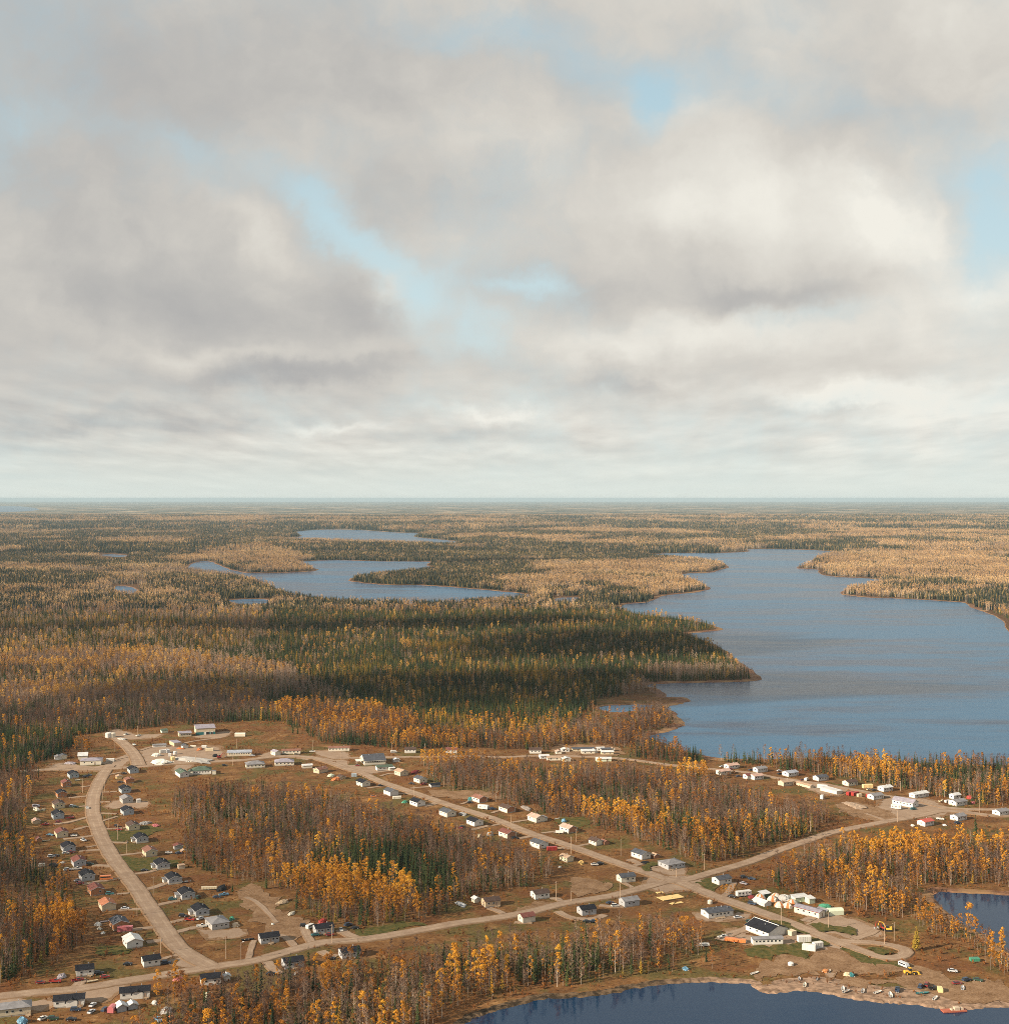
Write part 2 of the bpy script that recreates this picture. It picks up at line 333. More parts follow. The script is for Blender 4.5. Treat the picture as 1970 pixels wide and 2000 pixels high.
pts, edges = [], []
for P in LW.values():
    o_ = len(pts); pts += P; n_ = len(P); edges += [(o_ + i, o_ + (i + 1) % n_) for i in range(n_)]
ys = 380 * (1.062 ** np.arange(0, 93)); ys = ys[ys < 95000]; ys[-1] = 95000
for j, yv in enumerate(ys):
    for xv in np.linspace(-0.75, 0.75, 45): pts.append((xv * yv + rnd.uniform(-.004, .004) * yv, yv + rnd.uniform(-.012, .012) * yv * (0 < j < len(ys) - 1)))
pts += [(-900, -600), (900, -600)]
gme = tri_mesh('ground', pts, edges, lambda x, y: ~in_lake(x, y), gm)
gme.polygons.foreach_set('use_smooth', [True] * len(gme.polygons))
struct('ground', gme)

# water
wm = bpy.data.materials.new('lake_water'); wm.use_nodes = True; q = NT(wm.node_tree)
pos = q.n('ShaderNodeNewGeometry').outputs['Position']
ps = q.n('ShaderNodeSeparateXYZ', {0: pos}).outputs
wmap = q.n('ShaderNodeMapping', {0: pos, 2: (0, 0, R(14)), 3: (0.35, 1.0, 1)}).outputs[0]
w1 = q.noise(wmap, 0.045, 4, 0.6); w2 = q.noise(pos, 0.7, 3, 0.6); gust = q.noise(wmap, 0.0042, 4, 0.62, 0.9); gust2 = q.noise(wmap, 0.016, 5, 0.65, 0.6)
open_ = q.rng(ps[1], 850, 1150)                     # sheltered bays near the village lie calmer
hgt = q.m('ADD', q.m('MULTIPLY', w1, 1.2), q.m('MULTIPLY', w2, 0.35))
bmp = q.n('ShaderNodeBump', {'Strength': q.m('ADD', 0.055, q.m('MULTIPLY', open_, 0.5)), 'Distance': 1.6, 'Height': hgt}).outputs[0]
gg = q.rng(q.m('ADD', q.m('MULTIPLY', gust, 0.6), q.m('MULTIPLY', gust2, 0.4)), 0.42, 0.57)
wc = q.mix(gg, (0.001, 0.020, 0.062), (0.022, 0.088, 0.172))
wc = q.mix(open_, (0.002, 0.020, 0.056), wc)
ro = q.m('ADD', q.m('ADD', 0.03, q.m('MULTIPLY', open_, 0.18)), q.m('MULTIPLY', gg, q.m('MULTIPLY', open_, 0.10)))
q.n('ShaderNodeOutputMaterial', {0: q.n('ShaderNodeBsdfPrincipled', {'Base Color': wc, 'Roughness': ro, 'IOR': 1.33, 'Specular IOR Level': 0.34, 'Normal': bmp}).outputs[0]})
WNAME = {'main': 'lake_water', 'middle': 'lake_water', 'far': 'lake_water', 'bay': 'bay_water', 'pond': 'pond_water', 'horizon': 'lake_water'}
bank = bpy.data.materials.new('shore'); bank.use_nodes = True; q = NT(bank.node_tree)
pos = q.n('ShaderNodeNewGeometry').outputs['Position']; sy = q.n('ShaderNodeSeparateXYZ', {0: pos}).outputs
b1 = q.noise(pos, 0.25, 5, 0.65); b2 = q.noise(pos, 0.03, 3, 0.5)
bc = q.mix(q.rng(b1, 0.35, 0.65), (0.085, 0.042, 0.025), (0.20, 0.105, 0.062))
bc = q.mix(q.rng(b2, 0.45, 0.6), bc, (0.22, 0.13, 0.065))
sand = q.mix(q.rng(b1, .35, .65), (0.14, 0.09, 0.06), (0.31, 0.205, 0.14)); sand = q.mix(q.rng(sy[0], 60, 125), q.mix(q.rng(b1, .4, .62), (.03, .021, .013), (.13, .085, .05)), sand)
bc = q.mix(q.rng(sy[1], 645, 668, 1.0, 0.0), bc, sand)
q.n('ShaderNodeOutputMaterial', {0: q.n('ShaderNodeBsdfPrincipled', {'Base Color': bc, 'Roughness': 0.9, 'Specular IOR Level': 0.1}).outputs[0]})
for k_, P in LW.items():
    n_ = len(P); arr = np.array(P)
    me = tri_mesh(WNAME.get(k_, 'pool_water'), P, [(i, (i + 1) % n_) for i in range(n_)], lambda x, y: inside(P, x, y), wm, -0.55)
    struct(WNAME.get(k_, 'pool_water'), me)
    tan = np.roll(arr, -1, 0) - np.roll(arr, 1, 0); tan /= np.linalg.norm(tan, axis=1)[:, None] + 1e-9
    nrm = np.stack([-tan[:, 1], tan[:, 0]], 1)
    pr = arr + nrm * 0.5
    if inside(P, pr[:, 0], pr[:, 1]).mean() < 0.5: nrm = -nrm
    r_ = random.Random(k_ + 'b'); small = k_ not in ('main', 'middle', 'bay', 'pond')
    land = [((11 if k_ == 'main' else 2.6 if k_ == 'bay' else 4) if not small else 3) * (0.5 + 1.1 * float(fbm(p[0], p[1], 18, 4))) for p in P]
    if k_ == 'bay':   # the sandy landing beach
        land = [l + 16 * max(0, min(1, (p[0] - 118) / 30)) for l, p in zip(land, P)]
    ins = 2.0 if small else 5.0
    V0 = [(*(a - b * l), 0.09) for a, b, l in zip(arr, nrm, land)]; V1 = [(a[0], a[1], 0.0) for a in arr]; V2 = [(*(a + b * ins), -1.5) for a, b in zip(arr, nrm)]
    hz_ = height(np.array([p[0] for p in V0]), np.array([p[1] for p in V0])); V0 = [(p[0], p[1], p[2] + h) for p, h in zip(V0, hz_)]
    mb = MB(); fs = []
    for i in range(n_):
        j = (i + 1) % n_; fs += [(i, j, n_ + j, n_ + i), (n_ + i, n_ + j, 2 * n_ + j, 2 * n_ + i)]
    mb.add(V0 + V1 + V2, fs)
    if k_ not in ('horizon', 'notch_pool'): struct('beach' if k_ == 'bay' else 'shore', mb.mesh('shore', bank))

# gravel roads
rm = bpy.data.materials.new('gravel'); rm.use_nodes = True; q = NT(rm.node_tree)
pos = q.n('ShaderNodeNewGeometry').outputs['Position']
r1 = q.noise(pos, 0.12, 4, 0.6); r2 = q.noise(pos, 1.6, 4, 0.7); r3 = q.noise(pos, 0.03, 3, 0.5)
rc = q.ramp(q.m('ADD', q.m('MULTIPLY', r1, 0.5), q.m('MULTIPLY', r2, 0.5)), [(0.3, (0.17, 0.115, 0.08)), (0.5, (0.245, 0.172, 0.122)), (0.7, (0.32, 0.235, 0.17))])
rc = q.mix(q.m('MULTIPLY', q.rng(r3, 0.45, 0.65), 0.35), rc, (0.27, 0.20, 0.15))
ln = q.m('ABSOLUTE', q.n('ShaderNodeAttribute', attribute_name='lane').outputs['Fac'])
trk = q.m('MULTIPLY', q.rng(q.m('ABSOLUTE', q.m('SUBTRACT', ln, 0.42)), 0.0, 0.16, 1.0, 0.0), q.rng(r1, .35, .6))          # wheel tracks packed pale
rc = q.mix(q.m('MULTIPLY', trk, 0.45), rc, (0.375, 0.285, 0.205))
edge = q.rng(q.m('ADD', ln, q.m('MULTIPLY', q.m('SUBTRACT', q.noise(pos, 0.35, 4, 0.7), 0.5), 0.7)), 0.80, 1.0)
rc = q.mix(q.m('MULTIPLY', edge, 0.75), rc, (0.15, 0.09, 0.048))
q.n('ShaderNodeOutputMaterial', {0: q.n('ShaderNodeBsdfPrincipled', {'Base Color': rc, 'Roughness': 0.95, 'Specular IOR Level': 0.1}).outputs[0]})
dm = bpy.data.materials.new('dirt_track'); dm.use_nodes = True; q = NT(dm.node_tree)
pos = q.n('ShaderNodeNewGeometry').outputs['Position']
r1 = q.noise(pos, 0.11, 5, 0.7); r2 = q.noise(pos, 1.1, 4, 0.7)
rc = q.ramp(q.m('ADD', q.m('MULTIPLY', r1, 0.5), q.m('MULTIPLY', r2, 0.5)), [(0.34, (0.085, 0.046, 0.022)), (0.5, (0.185, 0.112, 0.064)), (0.68, (0.30, 0.20, 0.125))])
q.n('ShaderNodeOutputMaterial', {0: q.n('ShaderNodeBsdfPrincipled', {'Base Color': rc, 'Roughness': 0.95, 'Specular IOR Level': 0.05}).outputs[0]})
ROADSEG = []
def road(name, pts_px, w, z, m=None, jit=0.25, taper=False):
    P = [Vector(at(*p)) for p in pts_px]
    P = [Vector(p) for p in smooth_poly(P, False, 5)]
    # even spacing
    out = [P[0]]; acc = 0
    for a, b in zip(P, P[1:]):
        L = (b - a).length; k = max(1, int(L / 5)); out += [a.lerp(b, (i + 1) / k) for i in range(k)]
    ws = w if hasattr(w, '__len__') else (w, w); n_ = len(out); L_, Rr = [], []
    for i, p in enumerate(out):
        d = (out[min(i + 1, n_ - 1)] - out[max(i - 1, 0)]).normalized(); nn = Vector((-d.y, d.x)); f = i / (n_ - 1); ww = (ws[0] * (1 - f) + ws[1] * f) / 2
        L_.append(p + nn * (ww + rnd.uniform(-jit, jit))); Rr.append(p - nn * (ww + rnd.uniform(-jit, jit)))
    K_ = (-1.16, -1, -.82, -.45, 0, .45, .82, 1, 1.16); nk = len(K_); vs = []
    for l_, r_ in zip(L_, Rr):
        for k in K_: p = l_.lerp(r_, (k + 1) / 2); vs.append((p.x, p.y, z - (.02 if abs(k) == 1 else z + .05 if abs(k) > 1 else 0)))
    mb = MB(); mb.add(vs, [(i * nk + k, (i + 1) * nk + k, (i + 1) * nk + k + 1, i * nk + k + 1) for i in range(n_ - 1) for k in range(nk - 1)])
    me = mb.mesh(name, m or rm); at_ = me.attributes.new('lane', 'FLOAT', 'POINT'); at_.data.foreach_set('value', np.array(list(K_) * n_, np.float32))
    struct(name, me)
    ROADSEG.extend((a.x, a.y, b.x, b.y, max(ws) / 2) for a, b in zip(out, out[1:]))
_pz = [0.025]
def yard(name, w, pts_, m=None, z=None):
    P = [gp(w, *p) for p in pts_]; P = smooth_poly(P, True, 6); Q = []
    for (a, b), (c_, d) in zip(P, P[1:] + P[:1]):
        k = max(1, int(math.hypot(c_ - a, d - b) / 1.6))
        for i in range(k):
            x_, y_ = a + (c_ - a) * i / k, b + (d - b) * i / k; s_ = 1.3 if m is None else 1.9
            Q.append((x_ + s_ * (7 * (float(fbm(x_, y_, 9, 3)) - .5) + rnd.uniform(-.35, .35)), y_ + s_ * (12 * (float(fbm(x_, y_, 9, 8)) - .5) + rnd.uniform(-.6, .6))))
    P = Q
    if z is None:
        if m is None:      # trodden dirt around the gravel
            cx_, cy_ = sum(p[0] for p in P) / len(P), sum(p[1] for p in P) / len(P); D = [(cx_ + (a - cx_) * 1.10 + 2.2 * (1 if a > cx_ else -1) * rnd.random(), cy_ + (b - cy_) * 1.10 + 3.5 * (1 if b > cy_ else -1) * rnd.random()) for a, b in P[::3]]
            _pz[0] += 0.004; struct('bare_dirt', tri_mesh('bare_dirt', D, [(i, (i + 1) % len(D)) for i in range(len(D))], lambda x, y: inside(D, x, y), dm, _pz[0]))
        _pz[0] += 0.004; z = _pz[0]
    me = tri_mesh(name, P, [(i, (i + 1) % len(P)) for i in range(len(P))], lambda x, y: inside(P, x, y), m or rm, z)
    struct(name, me)
    YARDS.append(P)
YARDS = []
road('front_road', [(-160,1960),(-60,1952),(0,1947),(79,1939),(158,1932),(236,1919),(315,1906),(394,1893),(433,1887),(500,1877),(532,1868),(585,1853),(638,1841),(716,1835),(795,1822),(900,1803),(960,1795),(1039,1781),(1104,1765),(1196,1750),(1262,1733),(1312,1719)], (8.5, 8.5), 0.420)
road('long_street', [(214,1496),(207,1506),(194,1527),(184,1553),(181,1580),(186,1603),(194,1624),(207,1653),(231,1690),(263,1730),(289,1769),(315,1806),(341,1843),(368,1866),(412,1890)], 10.0, 0.432)
road('straight_street', [(560,1478),(606,1480),(650,1492),(680,1503),(708,1511),(743,1527),(808,1549),(874,1572),(926,1588),(980,1606),(1032,1627),(1065,1638),(1118,1655),(1170,1674),(1223,1692),(1288,1714),(1330,1726)], 8.6, 0.444)
road('landing_road', [(1310,1716),(1354,1735),(1406,1755),(1470,1777),(1522,1796),(1583,1820),(1628,1838),(1652,1848)], (10, 8), 0.456)
road('turning_loop', [(1630,1840),(1660,1850),(1693,1862),(1722,1871),(1748,1872),(1766,1866),(1768,1857),(1746,1849)], 7.0, 0.462)
road('turning_loop', [(1753,1851),(1730,1846),(1700,1842),(1664,1841),(1634,1838)], 6.0, 0.459)
road('lake_road', [(1300,1723),(1341,1719),(1380,1708),(1460,1685),(1509,1666),(1575,1643),(1627,1626),(1688,1614),(1733,1605),(1798,1594),(1838,1585),(1880,1587),(1943,1594),(2020,1592),(2120,1596)], 8.0, 0.468)
road('cross_road', [(40,1508),(90,1504),(150,1504),(201,1503),(247,1500),(300,1496),(341,1492),(420,1488),(480,1485),(532,1479),(585,1477)], 8.5, 0.480)
road('upper_road', [(228,1442),(240,1451),(252,1462),(262,1474),(268,1486),(272,1496)], (10, 12), 0.492)
road('lakeside_lane', [(660,1482),(760,1480),(850,1479),(926,1478),(980,1480),(1047,1477),(1117,1478),(1209,1482),(1301,1494),(1380,1502),(1470,1511),(1509,1519),(1601,1532),(1654,1541),(1733,1556),(1785,1562),(1838,1577),(1900,1582),(1970,1582),(2100,1584)], 6.5, 0.504)
# wide gravel patches and yards
for w_, P in [('C', [(380,385),(480,372),(700,395),(790,440),(1010,460),(900,500),(830,490),(700,430),(560,400)]), ('C', [(100,360),(190,345),(260,375),(130,380)]), ('C', [(530,335),(620,330),(780,350),(700,395),(560,372)]),
              ('a1', [(60,620),(230,540),(500,575),(820,575),(1020,480),(1260,415),(1300,440),(1100,590),(880,640),(400,640)]), ('A', [(860,170),(800,230),(900,255),(960,245),(1100,235),(1180,225),(1190,210),(1000,205)]),
              ('A', [(1060,330),(1140,300),(1280,300),(1600,300),(1640,350),(1560,395),(1320,425),(1100,440),(1070,400)]), ('A', [(1460,225),(1560,200),(1720,190),(1700,215),(1600,235)]),
              ('A', [(1310,440),(1420,440),(1380,480),(1330,510),(1290,500)]), ('A', [(800,720),(900,705),(1090,715),(1070,745),(880,755),(800,745)]), ('B', [(620,985),(690,960),(900,930),(880,975),(840,1040),(740,1060),(640,1020)]),
              ('B', [(0,1040),(120,1030),(330,1050),(420,1090),(300,1130),(60,1060)]), ('B', [(1260,745),(1400,735),(1470,790),(1330,800)]), ('B', [(1440,500),(1560,520),(1780,520),(1800,560),(1600,570)]),
              ('F', [(1180,60),(1300,30),(1460,65),(1420,110),(1250,95)]), ('F', [(1120,180),(1230,120),(1500,120),(1560,200),(1400,230),(1180,225)]), ('F', [(1520,410),(1620,380),(1880,400),(1880,440),(1700,470),(1560,460)]),
              ('h1', [(260,1010),(420,960),(640,1100),(1240,1050),(1200,1180),(1060,1190),(600,1195),(420,1140)]), ('H', [(400,470),(520,400),(700,430),(910,530),(780,590),(620,560),(520,520)]),
              ('G', [(1000,690),(1240,680),(1420,760),(1340,830),(1100,830),(960,770)]), ('G', [(330,560),(560,590),(720,620),(600,660),(480,640)]), ('H', [(480,640),(560,600),(660,640),(640,760),(640,880),(590,870),(600,760),(520,700)])]:
    yard('gravel_yard', w_, P)
for w_, P in [('D', [(0,190),(100,200),(230,300),(330,420),(470,440),(420,560),(330,620),(150,520),(0,420)]), ('H', [(0,760),(180,740),(420,690),(560,660),(760,740),(1060,770),(1130,800),(1080,850),(700,840),(660,870),(440,830),(200,860),(120,900),(0,880)]),
              ('H', [(1130,750),(1250,790),(1500,870),(1760,900),(1904,930),(2000,1000),(1904,1060),(1500,1060),(1300,960),(1000,930),(700,920),(760,880),(1100,890)]), ('C', [(1350,640),(1600,620),(1904,650),(1904,690),(1560,690)]), ('F', [(180,330),(440,310),(480,370),(200,390)]),
              ('G', [(660,720),(900,740),(1050,790),(980,850),(800,830),(680,800)]), ('E', [(480,290),(900,300),(960,370),(640,370),(460,350)]), ('F', [(560,150),(760,140),(900,210),(640,260)])]:
    yard('bare_dirt', w_, P, dm)
lm = bpy.data.materials.new('green_grass'); lm.use_nodes = True; q = NT(lm.node_tree)
pos = q.n('ShaderNodeNewGeometry').outputs['Position']
lc = q.ramp(q.noise(pos, 0.3, 5, 0.65), [(0.3, (0.032, 0.034, 0.013)), (0.5, (0.072, 0.068, 0.022)), (0.7, (0.14, 0.085, 0.034))])
q.n('ShaderNodeOutputMaterial', {0: q.n('ShaderNodeBsdfPrincipled', {'Base Color': lc, 'Roughness': 0.95, 'Specular IOR Level': 0.05}).outputs[0]})
for w_, P, hi in [('H', [(455,485),(560,480),(690,520),(755,555),(720,575),(600,545),(500,515)], 1), ('H', [(860,640),(960,645),(1060,675),(1060,695),(960,690)], 1), ('H', [(170,475),(260,480),(380,530),(340,555),(200,500)], 1), ('H', [(0,640),(300,620),(500,580),(540,610),(430,680),(200,720),(0,740)], 0),
                  ('H', [(640,620),(760,660),(900,720),(1080,760),(1090,790),(900,790),(760,720)], 0), ('A', [(800,930),(1000,920),(1180,900),(1160,960),(900,1000),(810,990)], 0), ('A', [(900,1130),(1060,1120),(1300,1120),(1380,1160),(1200,1219),(940,1200)], 0), ('D', [(760,540),(900,510),(1250,470),(1300,490),(900,570),(820,575)], 0),
                  ('F', [(1490,190),(1640,150),(1680,180),(1660,220),(1560,200)], 0), ('E', [(480,830),(640,820),(740,850),(660,890),(540,890)], 0), ('B', [(700,680),(900,640),(940,680),(760,720)], 0), ('E', [(1100,1180),(1200,1160),(1260,1170),(1150,1210)], 1), ('G', [(520,560),(640,565),(700,585),(600,590)], 0)]:
    yard('green_grass', w_, P, lm, 0.60 + 0.004 * len(YARDS) if hi else None)
# driveways
zd = 0.31
for w_, P, wd in [('A', [(600,602),(670,592)], 3), ('A', [(510,682),(580,675),(655,668)], 4), ('A', [(545,748),(645,742)], 3), ('A', [(400,880),(520,860),(640,828)], 4), ('A', [(550,920),(655,893)], 4), ('A', [(470,990),(600,975),(690,963)], 4), ('A', [(590,1078),(745,1068)], 4), ('A', [(640,1050),(730,1034)], 3),
                 ('B', [(690,42),(830,48)], 5), ('B', [(610,182),(760,158),(890,138)], 4), ('B', [(820,260),(960,248)], 2.5), ('B', [(880,375),(1060,365)], 3.5), ('B', [(900,535),(1030,515),(1160,503)], 4.5), ('B', [(1090,615),(1240,593)], 5), ('B', [(1190,755),(1250,725),(1350,705)], 3),
                 ('A', [(750,641),(870,634)], 3), ('A', [(740,714),(820,710)], 4), ('A', [(740,796),(870,800)], 3), ('A', [(750,858),(870,820)], 3), ('A', [(770,915),(940,905)], 3.5), ('A', [(800,1012),(945,1016)], 3.5), ('A', [(870,1112),(1070,1090)], 3.5), ('A', [(760,520),(900,490)], 3),
                 ('B', [(950,112),(1080,95),(1160,78)], 4), ('B', [(1040,230),(1150,205),(1220,178)], 5), ('B', [(1140,348),(1250,320),(1340,305)], 4), ('B', [(1230,480),(1320,455),(1420,440)], 4), ('B', [(1280,550),(1400,515),(1500,498)], 4.5), ('B', [(1840,760),(1860,680),(1890,600)], 3), ('B', [(570,950),(600,910),(650,895)], 5),
                 ('D', [(20,740),(40,660),(60,600)], 3), ('D', [(370,650),(310,590),(250,560)], 4), ('D', [(500,640),(460,570),(430,500)], 5), ('D', [(830,590),(740,545),(700,520)], 6), ('D', [(160,760),(210,820),(260,850)], 5), ('D', [(560,680),(620,710),(680,720)], 5), ('D', [(230,470),(100,330),(0,280)], 3),
                 ('F', [(490,385),(560,420),(640,440),(760,440),(840,410)], 5), ('F', [(540,320),(480,290),(430,290)], 4), ('F', [(800,340),(900,350),(980,350)], 4), ('F', [(90,400),(40,380),(-20,360)], 4), ('F', [(960,160),(1060,215),(1090,240)], 3), ('F', [(170,465),(240,470),(300,470)], 3),
                 ('E', [(0,795),(60,775)], 3), ('E', [(150,865),(270,845)], 3), ('E', [(370,945),(490,930)], 3), ('E', [(640,1040),(750,1020)], 3), ('E', [(0,890),(90,870)], 3), ('E', [(200,985),(310,965)], 4), ('E', [(440,1050),(580,1060)], 3), ('E', [(1020,1140),(1100,1170)], 5), ('E', [(1170,1200),(1300,1180)], 5), ('E', [(1040,1190),(1130,1170)], 4),
                 ('C', [(1020,660),(1180,650),(1250,660)], 3), ('C', [(900,610),(1050,590)], 3), ('C', [(1220,610),(1400,595)], 3), ('C', [(1320,745),(1420,720)], 6), ('C', [(1600,730),(1680,700)], 3), ('C', [(1680,920),(1800,890)], 4), ('C', [(920,500),(1060,480)], 4), ('C', [(1000,520),(1080,500),(1200,510)], 3),
                 ('F', [(1700,290),(1760,240),(1800,170)], 4), ('F', [(1690,600),(1800,545),(1880,520),(1960,470)], 6), ('H', [(380,460),(440,430),(500,400)], 6), ('H', [(750,590),(850,560),(920,520)], 5), ('H', [(270,590),(400,560),(540,590)], 5), ('G', [(1000,855),(930,830),(840,800)], 3), ('G', [(1600,800),(1560,770),(1420,760)], 5),
                 ('A', [(980,370),(860,395),(760,430)], 5), ('A', [(1040,330),(1140,300),(1300,290),(1440,260),(1640,235)], 4), ('A', [(300,480),(340,470),(420,470)], 6)]:
    road('driveway', [pix(w_, *p) for p in P], wd, zd, None, 0.3); zd += 0.0009

hb = MB().box(-76000, 76000, -900, 96500, -4.0, 246.0).mesh('haze', hm)
struct('haze', hb, 'stuff')
# banks of cloud over the aircraft's port side (outside the picture) that shade parts of the woods
clm = bpy.data.materials.new('cloud'); clm.use_nodes = True; q = NT(clm.node_tree)
q.n('ShaderNodeOutputMaterial', {'Volume': q.n('ShaderNodeVolumePrincipled', {'Color': (0.97, 0.97, 0.97, 1), 'Density': 0.011, 'Anisotropy': 0.5}).outputs[0]})
CLH = 1150.0
cmb = MB()
def cloud(px, py, rx, ry, rz_=130):
    """cloud whose shadow falls on the ground that the photograph shows at (px, py); rx, ry in metres"""
    gx, gy = at(px, py); k = CLH / tosun.z; cx, cy = gx + tosun.x * k, gy + tosun.y * k; r = random.Random(px)
    if abs(cx) < .40 * max(cy, 1) + max(rx, ry): print('cloud would show', px, py)
    n1, n2 = 28, 12; v, f = [], []; ph = [r.uniform(0, 6) for _ in range(6)]
    for i in range(n2 + 1):
        b = -1.5708 + 3.1416 * i / n2
        for j in range(n1):
            a_ = j / n1 * 6.2832; w_ = 1 + .16 * math.sin(2 * a_ + ph[0]) + .13 * math.sin(3 * a_ + ph[1]) + .09 * math.sin(5 * a_ + ph[2] + b * 2) + .06 * math.sin(7 * a_ + ph[3])
            v.append((cx + math.cos(a_) * math.cos(b) * rx * w_, cy + math.sin(a_) * math.cos(b) * ry * w_, CLH + math.sin(b) * rz_ * (1 + .2 * math.sin(4 * a_ + ph[4]))))
    for i in range(n2):
        for j in range(n1): f.append((i*n1 + j, i*n1 + (j+1) % n1, (i+1)*n1 + (j+1) % n1, (i+1)*n1 + j))
    cmb.add(v, f)
for args in CLOUDS: cloud(*args)
struct('clouds', cmb.mesh('clouds', clm), 'stuff')
# ---------------------------------------------------------------- trees
def leafmat(name, stops, trans=0.35, stand=0.012, hue=0.5):
    """leaf colour varies from tree to tree and from stand to stand"""
    m = bpy.data.materials.new(name); m.use_nodes = True; q = NT(m.node_tree)
    oi = q.n('ShaderNodeObjectInfo').outputs
    st = q.noise(oi['Location'], stand, 2, 0.5)
    f = q.m('ADD', q.m('MULTIPLY', oi['Random'], 1 - hue), q.m('MULTIPLY', q.rng(st, 0.3, 0.7), hue))
    c = q.ramp(f, stops)
    oc = q.n('ShaderNodeTexCoord').outputs['Object']
    c = q.mix(q.m('MULTIPLY', q.rng(q.noise(oc, 1.1, 3, 0.6), 0.4, 0.7), 0.35), c, tuple(x * 0.62 for x in stops[0][1]))
    d = q.n('ShaderNodeBsdfDiffuse', {0: c, 1: 0.8}).outputs[0]; tr = q.n('ShaderNodeBsdfTranslucent', {0: c}).outputs[0]
    q.n('ShaderNodeOutputMaterial', {0: q.n('ShaderNodeMixShader', {0: trans, 1: d, 2: tr}).outputs[0]})
    return m
M_GOLD = leafmat('golden_leaves', [(0.0, (0.26, 0.105, 0.030)), (0.35, (0.48, 0.215, 0.036)), (0.65, (0.68, 0.345, 0.045)), (1.0, (0.84, 0.52, 0.07))])
M_RUST = leafmat('rust_leaves', [(0.0, (0.16, 0.068, 0.028)), (0.5, (0.32, 0.13, 0.042)), (1.0, (0.50, 0.23, 0.06))])
M_SPRUCE = leafmat('spruce_needles', [(0.0, (0.020, 0.038, 0.024)), (0.5, (0.050, 0.072, 0.031)), (0.85, (0.095, 0.108, 0.040)), (1.0, (0.16, 0.15, 0.05))], 0.15)
M_TAM = leafmat('tamarack_needles', [(0.0, (0.13, 0.115, 0.032)), (0.4, (0.27, 0.20, 0.042)), (0.75, (0.48, 0.29, 0.045)), (1.0, (0.64, 0.36, 0.05))], 0.3)
M_TWIG = leafmat('bare_twigs', [(0.0, (0.085, 0.056, 0.045)), (0.5, (0.165, 0.108, 0.082)), (1.0, (0.28, 0.175, 0.115))], 0.1)
M_BARK = leafmat('pale_bark', [(0.0, (0.14, 0.10, 0.08)), (0.45, (0.24, 0.185, 0.145)), (0.7, (0.42, 0.34, 0.27)), (1.0, (0.66, 0.56, 0.45))], 0.0)
M_DBARK = leafmat('dark_bark', [(0.0, (0.06, 0.045, 0.035)), (1.0, (0.13, 0.10, 0.08))], 0.0)

def rv(r): return Vector((r.gauss(0, 1), r.gauss(0, 1), r.gauss(0, 1))).normalized()
def leaf(mb, p, s_, r, mi, flat=0.0):
    a = rv(r); b = a.orthogonal().normalized(); c = a.cross(b)
    b *= s_ * r.uniform(.7, 1.2); c *= s_ * r.uniform(.5, .9)
    mb.add([p - b - c * .3, p + c, p + b - c * .2, p - c], [(0, 1, 2, 3)], mi)
def leaf_out(mb, p, d, s_, r, mi):
    a = (d + rv(r) * .55).normalized(); b = a.orthogonal().normalized(); c = a.cross(b); t_ = r.uniform(0, 6.28); b, c = b * math.cos(t_) + c * math.sin(t_), c * math.cos(t_) - b * math.sin(t_)
    b *= s_ * r.uniform(.75, 1.2); c *= s_ * r.uniform(.55, .95)
    mb.add([p - b - c * .3, p + c, p + b - c * .2, p - c], [(0, 1, 2, 3)], mi)
def bend(r, H, lean=0.04):
    lx, ly = r.uniform(-lean, lean), r.uniform(-lean, lean); w1_, w2_ = r.uniform(-.15, .15), r.uniform(-.15, .15)
    return lambda z: Vector((lx * z + w1_ * math.sin(z * .5), ly * z + w2_ * math.sin(z * .45 + 1), z))
def trunk_mb(mb, f, H, r0, mi=0, k=5, n=4):
    mb.tube([f(H * i / n) for i in range(n + 1)], [r0 * (1 - .82 * i / n) for i in range(n + 1)], k, mi, False)
